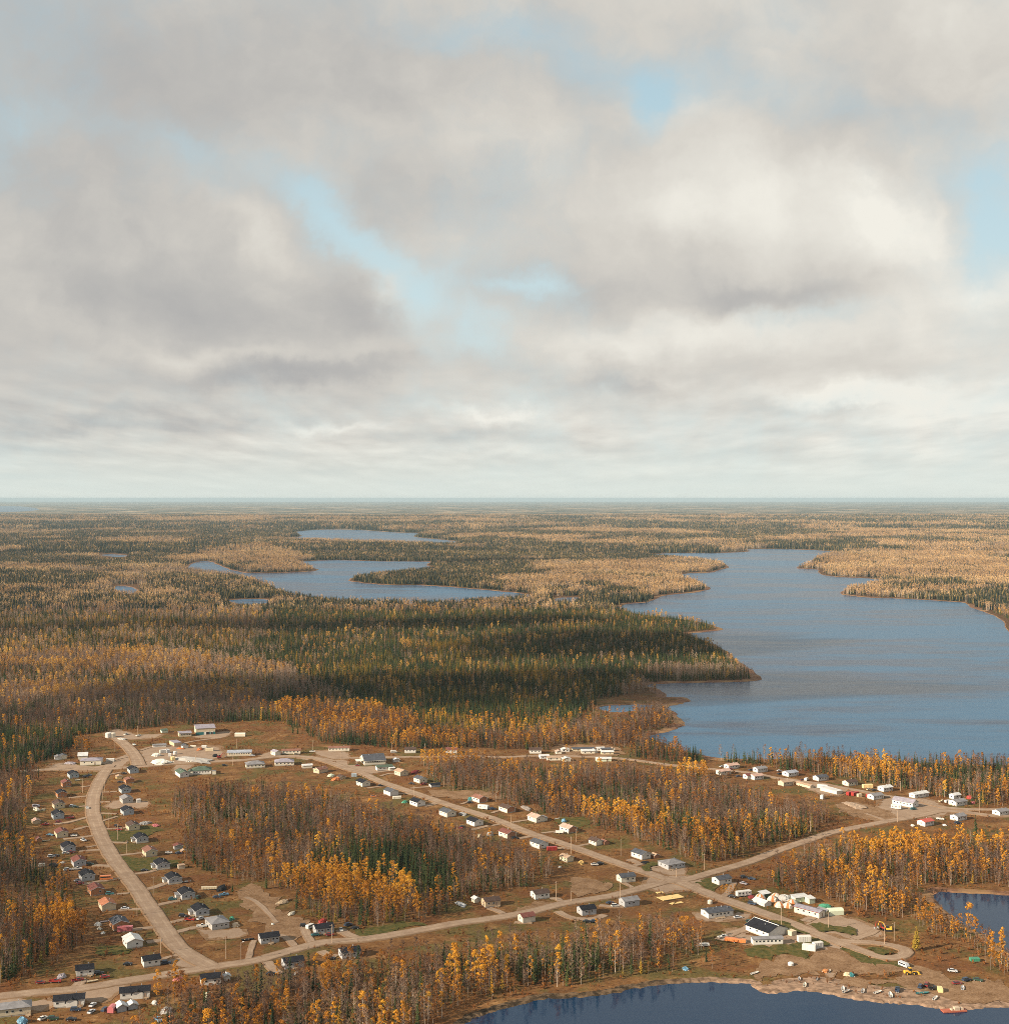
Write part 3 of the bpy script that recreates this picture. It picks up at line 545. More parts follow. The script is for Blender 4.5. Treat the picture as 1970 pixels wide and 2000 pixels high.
def aspen(seed, H, crown0, cr, nleaf, ls, r0=0.16, nb=9, clumps=9, twig=0):
    """returns (trunk MB, crown MB): pale trunk with limbs; leaf clumps or bare twigs"""
    r = random.Random(seed); f = bend(r, H); T, Cw = MB(), MB(); trunk_mb(T, f, H * .97, r0)
    zs = [crown0 + (1 - crown0) * (i + r.random()) / nb for i in range(nb)]; ends = []
    for i, z in enumerate(zs):
        a = i * 2.4 + r.uniform(-.5, .5); env = math.sin(math.pi * min(1, max(0.1, (z - crown0 + .05) / (1.06 - crown0))) ** .75)
        L = cr * (0.45 + .65 * env) * r.uniform(.7, 1.1); b = f(z * H); e = b + Vector((math.cos(a) * L, math.sin(a) * L, L * r.uniform(.5, 1.1)))
        if e.z > H * 1.03: e.z = H * 1.03
        T.tube([b, b.lerp(e, .55) + Vector((0, 0, -.1 * L)), e], [r0 * .34 * (1.15 - z * .6), r0 * .2, r0 * .08], 3, 0, False); ends.append((b, e, L))
    ends.append((f(H * .9), f(H * 1.0), 1.0))
    if nleaf:
        cen = [b.lerp(e, r.uniform(.45, .85)) for b, e, L in ends]
        while len(cen) < clumps: b, e, L = r.choice(ends); cen.append(b.lerp(e, r.uniform(.3, .9)) + rv(r) * .4)
        per = max(1, nleaf // len(cen))
        for c in cen:
            rr = cr * r.uniform(.34, .56) * (1 if nleaf > 100 else .8)
            for _ in range(int(per * r.uniform(.7, 1.3))):
                d = rv(r); d.z = abs(d.z) * .9 if r.random() < .6 else d.z; k_ = r.uniform(.55, 1.0) ** .5; p = c + Vector((d.x * rr, d.y * rr, d.z * rr * 1.05)) * k_
                leaf_out(Cw, p, d, ls * r.uniform(.7, 1.25), r, 0)
    for _ in range(twig):
        b, e, L = r.choice(ends); p = b.lerp(e, r.uniform(.25, 1)); d = Vector((r.uniform(-.8, .8), r.uniform(-.8, .8), r.uniform(.2, 1.3))).normalized() * r.uniform(.7, 1.9)
        s_ = rv(r).cross(d).normalized() * r.uniform(.035, .075)
        Cw.add([p - s_, p + s_, p + d + s_ * .3, p + d - s_ * .3], [(0, 1, 2, 3)], 0)
    return T, Cw
def conifer(seed, H, rb, layers=15, per=9, z0=0.05, airy=1.0, r0=0.14, droop=.45):
    r = random.Random(seed); f = bend(r, H, .015); T, Cw = MB(), MB(); trunk_mb(T, f, H, r0, 0, 4, 2)
    for i in range(layers):
        z = z0 + (1 - z0) * i / layers; prof = (1 - z) ** .8 * (0.78 + .22 * math.sin(i * 1.9 + seed)) * (min(1, (z - z0) * 9 + .55))
        for j in range(per if z < .8 else max(4, per - 3)):
            a = j * 2 * math.pi / per + i * 1.1 + r.uniform(-.35, .35); L = rb * prof * r.uniform(.6, 1.2) + .12; zz = z * H + r.uniform(-.5, .5) * H / layers
            b = f(min(H, zz + L * droop * .5 + .15)); d = Vector((math.cos(a), math.sin(a), 0)); sd = Vector((-d.y, d.x, 0)) * (L * .30 + .1) * airy
            m1 = b + d * L * .6 + Vector((0, 0, -L * droop * .45)); e = b + d * L + Vector((0, 0, -L * droop * r.uniform(.6, 1.2)))
            dz = Vector((0, 0, r.uniform(.05, .2) + L * .08))
            Cw.add([b, m1 - sd - dz, e, m1 + sd - dz, m1 + dz], [(0, 1, 4), (0, 4, 3), (1, 2, 4), (4, 2, 3)], 0)
    tip = f(H); Cw.add([tip + Vector((0, 0, .5)), tip + Vector((.16, 0, -.8)), tip + Vector((-.1, .14, -.8)), tip + Vector((-.1, -.14, -.8))], [(0, 1, 2), (0, 2, 3), (0, 3, 1)], 0)
    return T, Cw
def shrub(seed, H, W_, n, ls):
    r = random.Random(seed); Cw = MB(); T = MB()
    for s_ in range(7):
        a = s_ * .9 + r.random(); e = Vector((math.cos(a) * W_ * .7 * r.random(), math.sin(a) * W_ * .7 * r.random(), H * r.uniform(.6, 1)))
        T.tube([(0, 0, 0), e * .5, e], [.05, .035, .015], 3, 0, False)
        for _ in range(n // 7): leaf(Cw, e * r.uniform(.35, 1.05) + rv(r) * W_ * .3, ls * r.uniform(.6, 1.2), r, 0)
    return T, Cw
PROTO = {}
def proto(kind, name, T, Cw, mt, mc):
    mb = MB(); mb.add(T.v, T.f, 0); mb.add(Cw.v, Cw.f, 1)
    o = bpy.data.objects.new(name, mb.mesh(name, [mt, mc])); o['kind'] = 'stuff'
    c = PROTO.get(kind)
    if c is None: c = PROTO[kind] = bpy.data.collections.new(kind + '_kinds')
    c.objects.link(o)
TM = {}     # meshes shared by the individual trees: kind -> [(trunk mesh, crown mesh, height)]
def single(kind, T, Cw, mt, mc, H):
    TM.setdefault(kind, []).append((T.mesh('trunk', mt), Cw.mesh('crown', mc), H))
for i in range(5):
    H = [15, 17, 13.5, 16, 18][i]; c0 = [.28, .38, .2, .5, .34][i]; cr = [2.0, 1.8, 2.0, 1.7, 2.2][i]
    a = aspen(10 + i, H, c0, cr, 460, .27); single('golden_aspen', *a, M_BARK, M_GOLD, H)
    a = aspen(10 + i, H, c0, cr, 240, .36); proto('golden_aspen', 'golden_aspen_tree', *a, M_BARK, M_GOLD)
for i in range(5):
    H = [16, 14, 17.5, 12.5, 15][i]
    a = aspen(30 + i, H, [.36, .26, .44, .22, .32][i], 1.9, 60, .24, .13, 14, 14, 170); single('bare_aspen', *a, M_BARK, M_TWIG, H)
    a = aspen(30 + i, H, [.36, .26, .44, .22, .32][i], 1.9, 55, .28, .13, 12, 12, 120); proto('bare_aspen', 'bare_aspen_tree', *a, M_BARK, M_TWIG)
for i in range(4):
    H = [13, 15, 11, 14][i]
    a = aspen(40 + i, H, [.2, .3, .12, .25][i], 1.7, 130, .30, .12, 10, 12, 50); single('rusty_birch', *a, M_BARK, M_RUST, H)
    proto('rusty_birch', 'rusty_birch_tree', *a, M_BARK, M_RUST)
for i in range(5):
    H = [14, 17, 11, 15.5, 12.5][i]; rb = [1.9, 2.0, 1.7, 1.6, 2.1][i]
    a = conifer(50 + i, H, rb, 18, 10); single('spruce', *a, M_DBARK, M_SPRUCE, H)
    a = conifer(50 + i, H, rb, 13, 8); proto('spruce', 'spruce_tree', *a, M_DBARK, M_SPRUCE)
for i in range(4):
    H = [12, 14, 10, 13][i]
    a = conifer(60 + i, H, 1.9, 17, 9, .08, .75, .12, .2); single('tamarack', *a, M_DBARK, M_TAM, H)
    a = conifer(60 + i, H, 1.8, 12, 8, .08, .8, .12, .2); proto('tamarack', 'tamarack_tree', *a, M_DBARK, M_TAM)
for i in range(5):
    a = shrub(70 + i, [2.2, 3.2, 1.6, 2.6, 4.0][i], [1.5, 1.9, 1.3, 1.4, 1.8][i], 90, .3); proto('shrub', 'willow_shrub', *a, M_TWIG, M_RUST)
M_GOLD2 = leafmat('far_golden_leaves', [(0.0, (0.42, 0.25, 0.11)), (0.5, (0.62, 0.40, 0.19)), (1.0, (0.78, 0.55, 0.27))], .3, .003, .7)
M_TWIG2 = leafmat('far_bare_twigs', [(0.0, (0.23, 0.15, 0.115)), (0.5, (0.38, 0.26, 0.19)), (1.0, (0.54, 0.385, 0.27))], .2, .003, .7)  # brighter copy of the twigs: sun on the crown tops put into the colour
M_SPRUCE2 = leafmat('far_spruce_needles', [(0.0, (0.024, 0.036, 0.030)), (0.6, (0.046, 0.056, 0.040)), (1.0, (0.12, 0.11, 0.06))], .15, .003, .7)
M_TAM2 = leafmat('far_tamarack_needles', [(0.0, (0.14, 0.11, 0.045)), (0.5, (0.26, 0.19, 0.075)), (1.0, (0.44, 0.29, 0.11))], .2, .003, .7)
M_GOLDM = leafmat('gold_leaves_beyond', [(0.0, (0.34, 0.17, 0.06)), (0.35, (0.52, 0.29, 0.085)), (0.65, (0.68, 0.41, 0.11)), (1.0, (0.82, 0.57, 0.16))])  # lighter copy of the gold leaves, sunlight of the middle distance in its colour
# far woods: small patches of simple trees
for i in range(5):
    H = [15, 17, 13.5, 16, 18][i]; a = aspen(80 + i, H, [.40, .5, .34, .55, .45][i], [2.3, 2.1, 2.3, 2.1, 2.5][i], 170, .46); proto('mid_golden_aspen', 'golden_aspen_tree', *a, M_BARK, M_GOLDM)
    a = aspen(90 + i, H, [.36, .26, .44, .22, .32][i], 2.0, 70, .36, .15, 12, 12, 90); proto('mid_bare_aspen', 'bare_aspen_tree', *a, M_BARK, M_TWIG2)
def patch(seed, mix_, n, size, lod=0):
    r = random.Random(seed); out = {'g': MB(), 'b': MB(), 's': MB(), 't': MB(), 'k': MB()}
    for _ in range(n):
        x, y = r.uniform(-size, size), r.uniform(-size, size); k = r.choices('gbst', mix_)[0]; o = Vector((x, y, 0)); mb = out[k]
        if k in 'st':
            H = r.uniform(10, 17); w_ = r.uniform(1.3, 2.1)
            for z0, z1, ww in ((.04, .5, 1), (.28, .78, .72), (.58, 1.0, .45)):
                a0 = r.random() * 6; ring = [o + Vector((math.cos(a0 + j * 1.257) * w_ * ww * r.uniform(.7, 1.2), math.sin(a0 + j * 1.257) * w_ * ww * r.uniform(.7, 1.2), H * z0 + r.uniform(-.6, .6))) for j in range(5)]
                mb.add(ring + [o + Vector((0, 0, H * z1))], [(j, (j + 1) % 5, 5) for j in range(5)], 0)
        else:
            H = r.uniform(12, 18); cr = r.uniform(1.5, 2.4)
            out['k'].tube([o, o + Vector((r.uniform(-.4, .4), r.uniform(-.4, .4), H * .9))], [.22, .1], 3, 0, False)
            for _ in range(15 if k == 'g' else 11):
                z = r.uniform(.42 if k == 'g' else .35, 1); e = cr * math.sin(math.pi * min(1, (z - .3) / .74)) ; leaf(mb, o + Vector((r.gauss(0, e * .5), r.gauss(0, e * .5), z * H)), r.uniform(.6, 1.0) * (1 if k == 'g' else .62), r, 0)
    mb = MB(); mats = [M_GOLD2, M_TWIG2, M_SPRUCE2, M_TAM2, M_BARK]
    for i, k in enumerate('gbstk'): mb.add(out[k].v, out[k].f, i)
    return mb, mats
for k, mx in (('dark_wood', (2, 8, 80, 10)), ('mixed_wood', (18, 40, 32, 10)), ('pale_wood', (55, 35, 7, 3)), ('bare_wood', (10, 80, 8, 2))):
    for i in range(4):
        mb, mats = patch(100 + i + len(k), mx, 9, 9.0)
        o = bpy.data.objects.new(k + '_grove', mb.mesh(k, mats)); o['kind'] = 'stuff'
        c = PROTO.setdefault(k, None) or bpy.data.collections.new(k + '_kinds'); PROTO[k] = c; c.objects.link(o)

# --- where the forest stands (outlines of stands on the ground) ---
def W(poly): return [at(*p) for p in poly]
#            spruce gold bare rust tam  density
CLEAR = W([(-700,1446),(-120,1442),(130,1440),(200,1431),(300,1421),(420,1413),(500,1407),(555,1411),(590,1432),(625,1449),(700,1458),(800,1463),(940,1463),(1050,1466),(1110,1464),(1200,1466),(1262,1462),(1300,1462),(1330,1470),(1400,1478),(2600,1478),(2600,3400),(-700,3400)])
STANDS = [
 # west wood by the long street
 (W([(-700,1440),(120,1440),(150,1462),(105,1482),(60,1500),(62,1515),(72,1550),(50,1590),(40,1640),(60,1690),(95,1722),(138,1748),(150,1800),(165,1842),(120,1872),(60,1902),(0,1926),(-200,1940),(-700,1960)]), (.16,.10,.48,.22,.06,.95)),
 (W([(-700,1440),(120,1440),(150,1462),(105,1482),(50,1500),(0,1512),(-700,1520)]), (.82,.03,.08,.05,.02,1)),
 (W([(148,1462),(175,1460),(182,1475),(150,1478)]), (0,.75,.1,.15,0,.8)),
 (W([(78,1800),(120,1790),(150,1795),(168,1815),(172,1840),(140,1850),(90,1838)]), (0,.97,.0,.03,0,1)),
 (W([(95,1865),(125,1860),(138,1880),(100,1890)]), (0,.8,.0,.2,0,.7)),
 (W([(-100,1560),(10,1540),(48,1560),(40,1600),(-20,1625),(-100,1620)]), (.1,.08,.7,.1,.02,1)),
 (W([(-100,1640),(40,1640),(75,1690),(130,1740),(150,1790),(70,1790),(0,1720),(-100,1700)]), (.22,.12,.5,.12,.04,1)),
 # central wood inside the loop
 (W([(340,1562),(420,1552),(520,1550),(600,1562),(640,1572),(700,1588),(760,1606),(840,1632),(900,1646),(960,1662),(1040,1684),(1075,1702),(1078,1714),(1020,1738),(960,1742),(900,1768),(860,1790),(800,1812),(700,1818),(640,1808),(590,1790),(560,1768),(600,1745),(560,1730),(490,1722),(400,1706),(372,1690),(360,1660),(348,1610)]), (.10,.08,.62,.16,.04,1)),
 (W([(345,1640),(420,1630),(500,1650),(540,1690),(560,1728),(490,1720),(400,1704),(370,1688)]), (.03,.12,.45,.38,.02,1)),
 (W([(430,1600),(520,1585),(600,1600),(640,1620),(600,1650),(500,1640)]), (.40,.10,.42,.06,.02,1)),
 (W([(590,1690),(640,1660),(700,1652),(760,1655),(830,1680),(880,1712),(905,1745),(880,1765),(850,1772),(800,1756),(760,1722),(690,1700)]), (.86,.03,.05,.02,.04,1)),
 (W([(530,1728),(560,1708),(620,1702),(700,1712),(780,1728),(812,1752),(800,1778),(720,1792),(640,1788),(590,1775),(575,1752)]), (.03,.93,.02,.02,0,1)),
 (W([(640,1800),(720,1795),(800,1785),(880,1762),(890,1775),(800,1812),(700,1818)]), (.08,.25,.25,.37,.05,1)),
 (W([(560,1755),(600,1745),(620,1775),(590,1788),(566,1772)]), (0,.7,0,.3,0,.8)),
 # wood between the straight street and the lakeside lane
 (W([(836,1502),(900,1502),(960,1504),(1060,1511),(1120,1514),(1200,1511),(1300,1522),(1380,1536),(1400,1544),(1450,1556),(1500,1568),(1560,1584),(1615,1598),(1630,1606),(1610,1618),(1560,1642),(1500,1652),(1450,1675),(1420,1682),(1360,1690),(1310,1674),(1240,1640),(1180,1620),(1120,1604),(1060,1590),(1000,1572),(940,1562),(880,1546),(836,1520)]), (.08,.11,.57,.21,.03,1)),
 (W([(820,1492),(880,1486),(935,1490),(940,1500),(860,1508)]), (0,.8,.1,.1,0,.7)),
 (W([(1040,1514),(1130,1516),(1135,1532),(1050,1534)]), (.8,.03,.1,.05,.02,1)),
 (W([(1040,1560),(1100,1548),(1110,1572),(1060,1582)]), (.05,.75,.1,.1,0,1)),
 (W([(1105,1556),(1200,1545),(1262,1570),(1240,1592),(1140,1580)]), (.72,.04,.16,.04,.04,1)),
 (W([(1120,1590),(1200,1590),(1300,1612),(1300,1640),(1200,1618)]), (.08,.55,.1,.25,.02,1)),
 (W([(1230,1598),(1330,1588),(1390,1622),(1345,1645),(1270,1620)]), (.68,.1,.1,.02,.1,1)),
 (W([(1340,1640),(1480,1610),(1580,1620),(1560,1642),(1500,1650),(1420,1680),(1360,1688)]), (.25,.22,.18,.2,.15,1)),
 (W([(1500,1628),(1570,1612),(1600,1618),(1560,1640),(1500,1650)]), (.35,.1,.05,.1,.4,1)),
 (W([(1320,1512),(1385,1518),(1392,1528),(1330,1530)]), (0,.95,0,.05,0,1)),
 # wood south of the lake road, west shore of the pond
 (W([(1545,1694),(1600,1674),(1650,1664),(1690,1658),(1740,1656),(1800,1654),(1860,1652),(1920,1652),(1990,1656),(2400,1665),(2400,1740),(2060,1742),(1970,1736),(1900,1732),(1838,1730),(1815,1742),(1800,1760),(1770,1790),(1740,1798),(1680,1785),(1650,1770),(1600,1748),(1560,1745),(1540,1740),(1500,1732),(1490,1720),(1510,1706)]), (.07,.16,.53,.21,.03,1)),
 (W([(1640,1666),(1690,1658),(1740,1656),(1800,1654),(1990,1656),(2200,1660),(2200,1680),(1900,1678),(1800,1684),(1700,1690)]), (.03,.72,.12,.13,0,1)),
 (W([(1600,1690),(1700,1700),(1720,1730),(1660,1745),(1600,1725)]), (.03,.6,.2,.12,.05,1)),
 (W([(1680,1770),(1760,1760),(1790,1780),(1750,1798),(1690,1788)]), (.02,.7,.1,.18,0,1)),
 (W([(1780,1790),(1815,1785),(1850,1800),(1885,1822),(1920,1846),(1965,1874),(2100,1890),(2100,1925),(1985,1920),(1950,1905),(1920,1880),(1890,1865),(1870,1840),(1820,1830),(1785,1815)]), (.02,.50,.35,.13,0,.8)),
 # strip between the front road and the bay
 (W([(300,2010),(318,1985),(350,1965),(400,1960),(450,1965),(480,1950),(520,1935),(560,1925),(640,1918),(690,1905),(740,1900),(780,1893),(860,1884),(960,1872),(1040,1864),(1120,1858),(1200,1842),(1280,1818),(1330,1830),(1372,1862),(1400,1888),(1330,1900),(1240,1906),(1180,1916),(1060,1934),(980,1952),(905,1980),(860,2020),(820,2100),(200,2100)]), (.07,.19,.48,.22,.04,.85)),
 (W([(840,1900),(920,1888),(1020,1876),(1120,1868),(1190,1880),(1160,1902),(1050,1916),(960,1930),(880,1930)]), (.34,.28,.30,.06,.02,1)),
 (W([(1200,1845),(1290,1822),(1340,1845),(1390,1885),(1300,1895),(1220,1890)]), (.02,.08,.62,.28,0,.8)),
 (W([(305,1960),(345,1945),(385,1955),(380,1985),(320,1990)]), (0,.85,0,.15,0,.7)),
 (W([(1380,1890),(1400,1880),(1415,1892),(1395,1900)]), (0,0,.1,.9,0,.9)),
 # lake shore behind the lakeside houses
 (W([(1330,1474),(1400,1485),(1440,1490),(1500,1500),(1560,1506),(1620,1518),(1690,1526),(1750,1540),(1800,1552),(1850,1560),(1910,1572),(1980,1578),(2400,1590),(2400,1500),(1970,1500),(1850,1497),(1760,1494),(1680,1490),(1617,1485),(1540,1486),(1470,1487),(1410,1485)]), (.20,.24,.36,.16,.04,1)),
 (W([(1590,1500),(1680,1505),(1780,1520),(1760,1540),(1680,1525),(1600,1512)]), (.08,.70,.18,.04,0,1)),
 (W([(1410,1485),(1480,1487),(1480,1494),(1410,1492)]), (.75,.05,.15,.05,0,1)),
 (W([(1640,1490),(1720,1494),(1720,1502),(1640,1498)]), (.45,.15,.4,0,0,1)),
 (W([(1780,1500),(1970,1503),(2400,1505),(2400,1565),(1990,1560),(1900,1552),(1830,1535),(1790,1520)]), (.66,.08,.18,.03,.05,1)),
 (W([(1255,1460),(1300,1462),(1340,1474),(1380,1485),(1310,1492),(1230,1478)]), (.2,.15,.35,.28,.02,1)),
 (W([(1330,1474),(1367,1480),(1380,1492),(1340,1490)]), (.75,.05,.1,.1,0,1)),
]
FAR = [
 (W([(-400,1160),(200,1158),(560,1176),(545,1245),(330,1208),(-400,1226)]), (.52,.05,.26,.05,.12,1)),
 (W([(-400,1225),(160,1205),(330,1208),(520,1245),(460,1275),(300,1280),(-400,1292)]), (.54,.03,.12,.05,.26,1)),
 (W([(-400,1290),(60,1285),(200,1278),(380,1288),(545,1312),(520,1328),(300,1318),(0,1312),(-400,1316)]), (.14,.34,.46,.04,.02,1)),
 (W([(-400,1318),(0,1314),(300,1320),(520,1330),(560,1350),(480,1348),(200,1340),(-400,1345)]), (.55,.05,.2,.1,.1,1)),
 (W([(-400,1348),(0,1345),(200,1342),(420,1348),(500,1362),(530,1400),(430,1412),(300,1420),(200,1430),(-400,1440)]), (.34,.05,.56,.03,.02,1)),
 (W([(-400,1352),(0,1350),(200,1346),(420,1352),(500,1366),(480,1376),(200,1368),(-400,1372)]), (.06,.52,.40,.02,0,1)),
 (W([(515,1392),(560,1384),(640,1382),(740,1390),(812,1405),(820,1436),(700,1450),(630,1448),(590,1430),(560,1410)]), (.08,.42,.34,.14,.02,1)),
 (W([(540,1180),(700,1180),(900,1190),(1060,1180),(1200,1190),(1300,1212),(1410,1234),(1350,1240),(1425,1275),(1480,1326),(1290,1330),(1240,1338),(1210,1365),(1180,1400),(1110,1430),(1000,1440),(900,1436),(830,1430),(815,1400),(700,1380),(600,1340),(545,1300),(520,1245)]), (.82,.02,.03,.02,.11,1)),
 (W([(640,1300),(800,1290),(1000,1300),(1180,1330),(1160,1380),(1000,1400),(860,1400),(700,1370)]), (.68,.02,.02,.01,.27,1)),
 (W([(820,1400),(900,1395),(1000,1405),(1110,1425),(1000,1442),(900,1440),(830,1432)]), (.55,.06,.03,.05,.31,1)),
 (W([(780,1266),(920,1262),(930,1276),(780,1280)]), (.3,.1,.02,0,.58,1)),
 (W([(600,1172),(760,1180),(900,1182),(1060,1172),(1180,1190),(1100,1200),(900,1205),(700,1200),(600,1190)]), (.50,.08,.20,.02,.20,1)),  # sunlit spruce strip, its light imitated by extra tamarack and gold trees
 (W([(1120,1430),(1170,1395),(1250,1395),(1330,1412),(1272,1436),(1255,1462),(1180,1464)]), (.06,.22,.5,.2,.02,1)),
 (W([(1205,1352),(1260,1340),(1300,1362),(1240,1372)]), (.1,.08,.75,.07,0,1)),
 (W([(1000,1440),(1110,1436),(1180,1464),(1050,1466),(940,1463)]), (.2,.22,.28,.25,.05,1)),
 (W([(700,1455),(830,1436),(940,1445),(940,1463),(800,1463)]), (.3,.25,.2,.2,.05,1)),
 (W([(1260,1310),(1480,1312),(1482,1327),(1280,1330)]), (.5,.02,.4,.05,.03,1)),
 (W([(1140,1376),(1175,1366),(1205,1362),(1262,1356),(1300,1360),(1350,1367),(1310,1378),(1240,1374)]), (.2,.2,.2,.2,.2,0)),
 (W([(1130,1392),(1180,1388),(1240,1390),(1236,1420),(1130,1418)]), (.2,.2,.2,.2,.2,.12)),
 (W([(212,1142),(276,1142),(270,1166),(220,1166)]), (.2,.2,.2,.2,.2,0)),
 (W([(436,1170),(530,1168),(526,1188),(440,1188)]), (.2,.2,.2,.2,.2,0)),
 (W([(1072,1164),(1136,1164),(1130,1182),(1080,1182)]), (.2,.2,.2,.2,.2,0)),
 (W([(188,1080),(256,1082),(252,1094),(192,1094)]), (.2,.2,.2,.2,.2,0)),
 (W([(280,1125),(450,1128),(560,1162),(440,1165),(290,1155)]), (.72,.03,.2,.02,.03,1)),
]
for nm in ('main', 'middle'): pass
FOREST = {'spruce': [], 'golden_aspen': [], 'bare_aspen': [], 'rusty_birch': [], 'tamarack': [], 'shrub': [], 'mid_golden_aspen': [], 'mid_bare_aspen': [], 'dark_wood': [], 'mixed_wood': [], 'pale_wood': [], 'bare_wood': []}
KIND5 = ['spruce', 'golden_aspen', 'bare_aspen', 'rusty_birch', 'tamarack']
g = np.random.default_rng(11)
def grid(y0, y1, s_, slope=0.47):
    nx = int(2 * slope * y1 / s_); ny = int((y1 - y0) / s_)
    X, Y = np.meshgrid((np.arange(nx) - nx / 2) * s_, y0 + np.arange(ny) * s_)
    X = X.ravel() + g.uniform(-.5, .5, X.size) * s_; Y = Y.ravel() + g.uniform(-.5, .5, Y.size) * s_
    k = np.abs(X) < slope * Y + 30; return X[k], Y[k]
rs = np.array([r[:4] for r in ROADSEG]); rw = np.array([r[4] for r in ROADSEG])
def road_clear(x, y, extra):
    ok = np.ones(len(x), bool)
    for (x1, y1, x2, y2), w_ in zip(rs, rw):
        m_ = max(w_ + extra, 1); s_ = (x > min(x1, x2) - m_) & (x < max(x1, x2) + m_) & (y > min(y1, y2) - m_) & (y < max(y1, y2) + m_) & ok
        if s_.any():
            i = np.nonzero(s_)[0]; ok[i[segdist([(x1, y1, x2, y2)], x[i], y[i]) < m_]] = False
    for P in YARDS: ok &= ~inside(P, x, y)
    return ok
def compose(x, y):
    """mix of kinds at each point: columns spruce gold bare rust tamarack density"""
    n = len(x); C_ = np.zeros((n, 6)); clear = inside(CLEAR, x, y)
    a = fbm(x, y * .7, 420, 21); b = fbm(x, y * .7, 180, 31); c = fbm(x, y, 900, 41)
    sp = np.clip((a * .6 + c * .4 - .43) / .05, 0, 1) * .62 + .22; go = np.clip((b - .50) / .05, 0, 1) * .55 + .03; tm = .05 + np.clip((fbm(x, y, 160, 51) - .50) / .05, 0, 1) * .38
    C_[:, 0] = sp; C_[:, 1] = (1 - sp) * go; C_[:, 2] = (1 - sp) * (1 - go) * .85; C_[:, 3] = (1 - sp) * .08; C_[:, 4] = tm; C_[:, 5] = 1
    C_[clear] = 0
    FARW = {id(f_) for f_ in FAR}
    for st in STANDS + FAR:
        P, w_ = st
        k = inside(P, x, y)
        if id(st) in FARW: k &= ~clear
        C_[k] = w_
    cl = np.clip((fbm(x, y, 34, 121) - .43) * 9, .22, 2.4); C_[:, 1] *= cl; C_[:, 4] *= np.clip((fbm(x, y, 40, 131) - .40) * 8, .4, 1.8)
    near_ = clear & (C_[:, 5] > 0); C_[near_, 0] += .07
    C_[:, 0] *= np.clip((fbm(x, y, 45, 141) - .38) * 8, .5, 1.8)
    return C_, clear
def scatter(y0, y1, s_, kinds5=True, extra_r=2.5, shore=11.0):
    x, y = grid(y0, y1, s_); C_, clear = compose(x, y)
    # ragged edges and small gaps
    jx = (fbm(x, y, 22, 77) - .5) * 14; C2, _ = compose(x + jx, y + jx * .7); C_ = C2
    k = (g.random(len(x)) < C_[:, 5] * np.clip((fbm(x, y, 30, 61) - .22) * 7, .25, 1)); x, y, C_ = x[k], y[k], C_[k]
    k = ~in_lake(x, y); x, y, C_ = x[k], y[k], C_[k]
    ds = segdist(SHORE, x, y, 4000.0); k = ds > shore * g.uniform(.7, 1.3, len(x)); x, y, C_, ds = x[k], y[k], C_[k], ds[k]
    if y0 < 1500:
        k = road_clear(x, y, extra_r); x, y, C_, ds = x[k], y[k], C_[k], ds[k]
    z = height(x, y, ds); return x, y, z, C_
def pick(C_):
    p = C_[:, :5] / (C_[:, :5].sum(1)[:, None] + 1e-9); cum = p.cumsum(1); return (g.random(len(C_))[:, None] > cum).sum(1).clip(0, 4)
NEAR = []
x, y, z, C_ = scatter(520, 1480, 3.4); kd = pick(C_)
for X, Y, Z, k in zip(x, y, z, kd): NEAR.append([X, Y, Z, KIND5[k], g.uniform(.40, .95) * (1.15 if Y < 690 else 1)])
# saplings under the tall trees
x, y, z, C_ = scatter(520, 1480, 5.2); kd = pick(C_ * np.array([.5, .5, .6, 2.2, .8, 1]))
for X, Y, Z, k in zip(x, y, z, kd): NEAR.append([X, Y, Z, KIND5[k], g.uniform(.22, .5)])
# shrubs and saplings among the trunks and along the edges
x, y = grid(520, 1480, 4.6); jx = (fbm(x, y, 18, 88) - .5) * 30; C_, clear = compose(x + jx, y + jx)
pr = np.where(C_[:, 5] > 0, .55, np.clip((fbm(x, y, 45, 91) - .56) * 3, 0, .35)); k = (g.random(len(x)) < pr) & ~in_lake(x, y); x, y = x[k], y[k]
k = (segdist(SHORE, x, y, 60) > 5) & road_clear(x, y, 1.5); x, y = x[k], y[k]; SHRUBS = (x, y)
# tussocks and low brush over the open ground
x, y = grid(520, 1460, 3.6, .42); k = inside(CLEAR, x, y) & (g.random(len(x)) < np.clip((fbm(x, y, 26, 95) - .36) * 4, .05, 1) * .7) & ~in_lake(x, y); x, y = x[k], y[k]; k = (segdist(SHORE, x, y, 60) > 3) & road_clear(x, y, .4); x, y = x[k], y[k]; TUFTS = np.stack([x, y, np.zeros(len(x)) - .05, g.uniform(.16, .6, len(x))], 1)
for y0, y1, s_ in ((1480, 2200, 4.4), (2200, 2700, 5.4)):
    x, y, z, C_ = scatter(y0, y1, s_); kd = pick(C_); sc = g.uniform(.5, .98, len(x)) * np.where(kd == 0, .9, 1.0)
    for i, nm in enumerate(KIND5):
        k = kd == i; FOREST[{'golden_aspen': 'mid_golden_aspen', 'bare_aspen': 'mid_bare_aspen'}.get(nm, nm)].append(np.stack([x[k], y[k], z[k] - .2, sc[k]], 1))
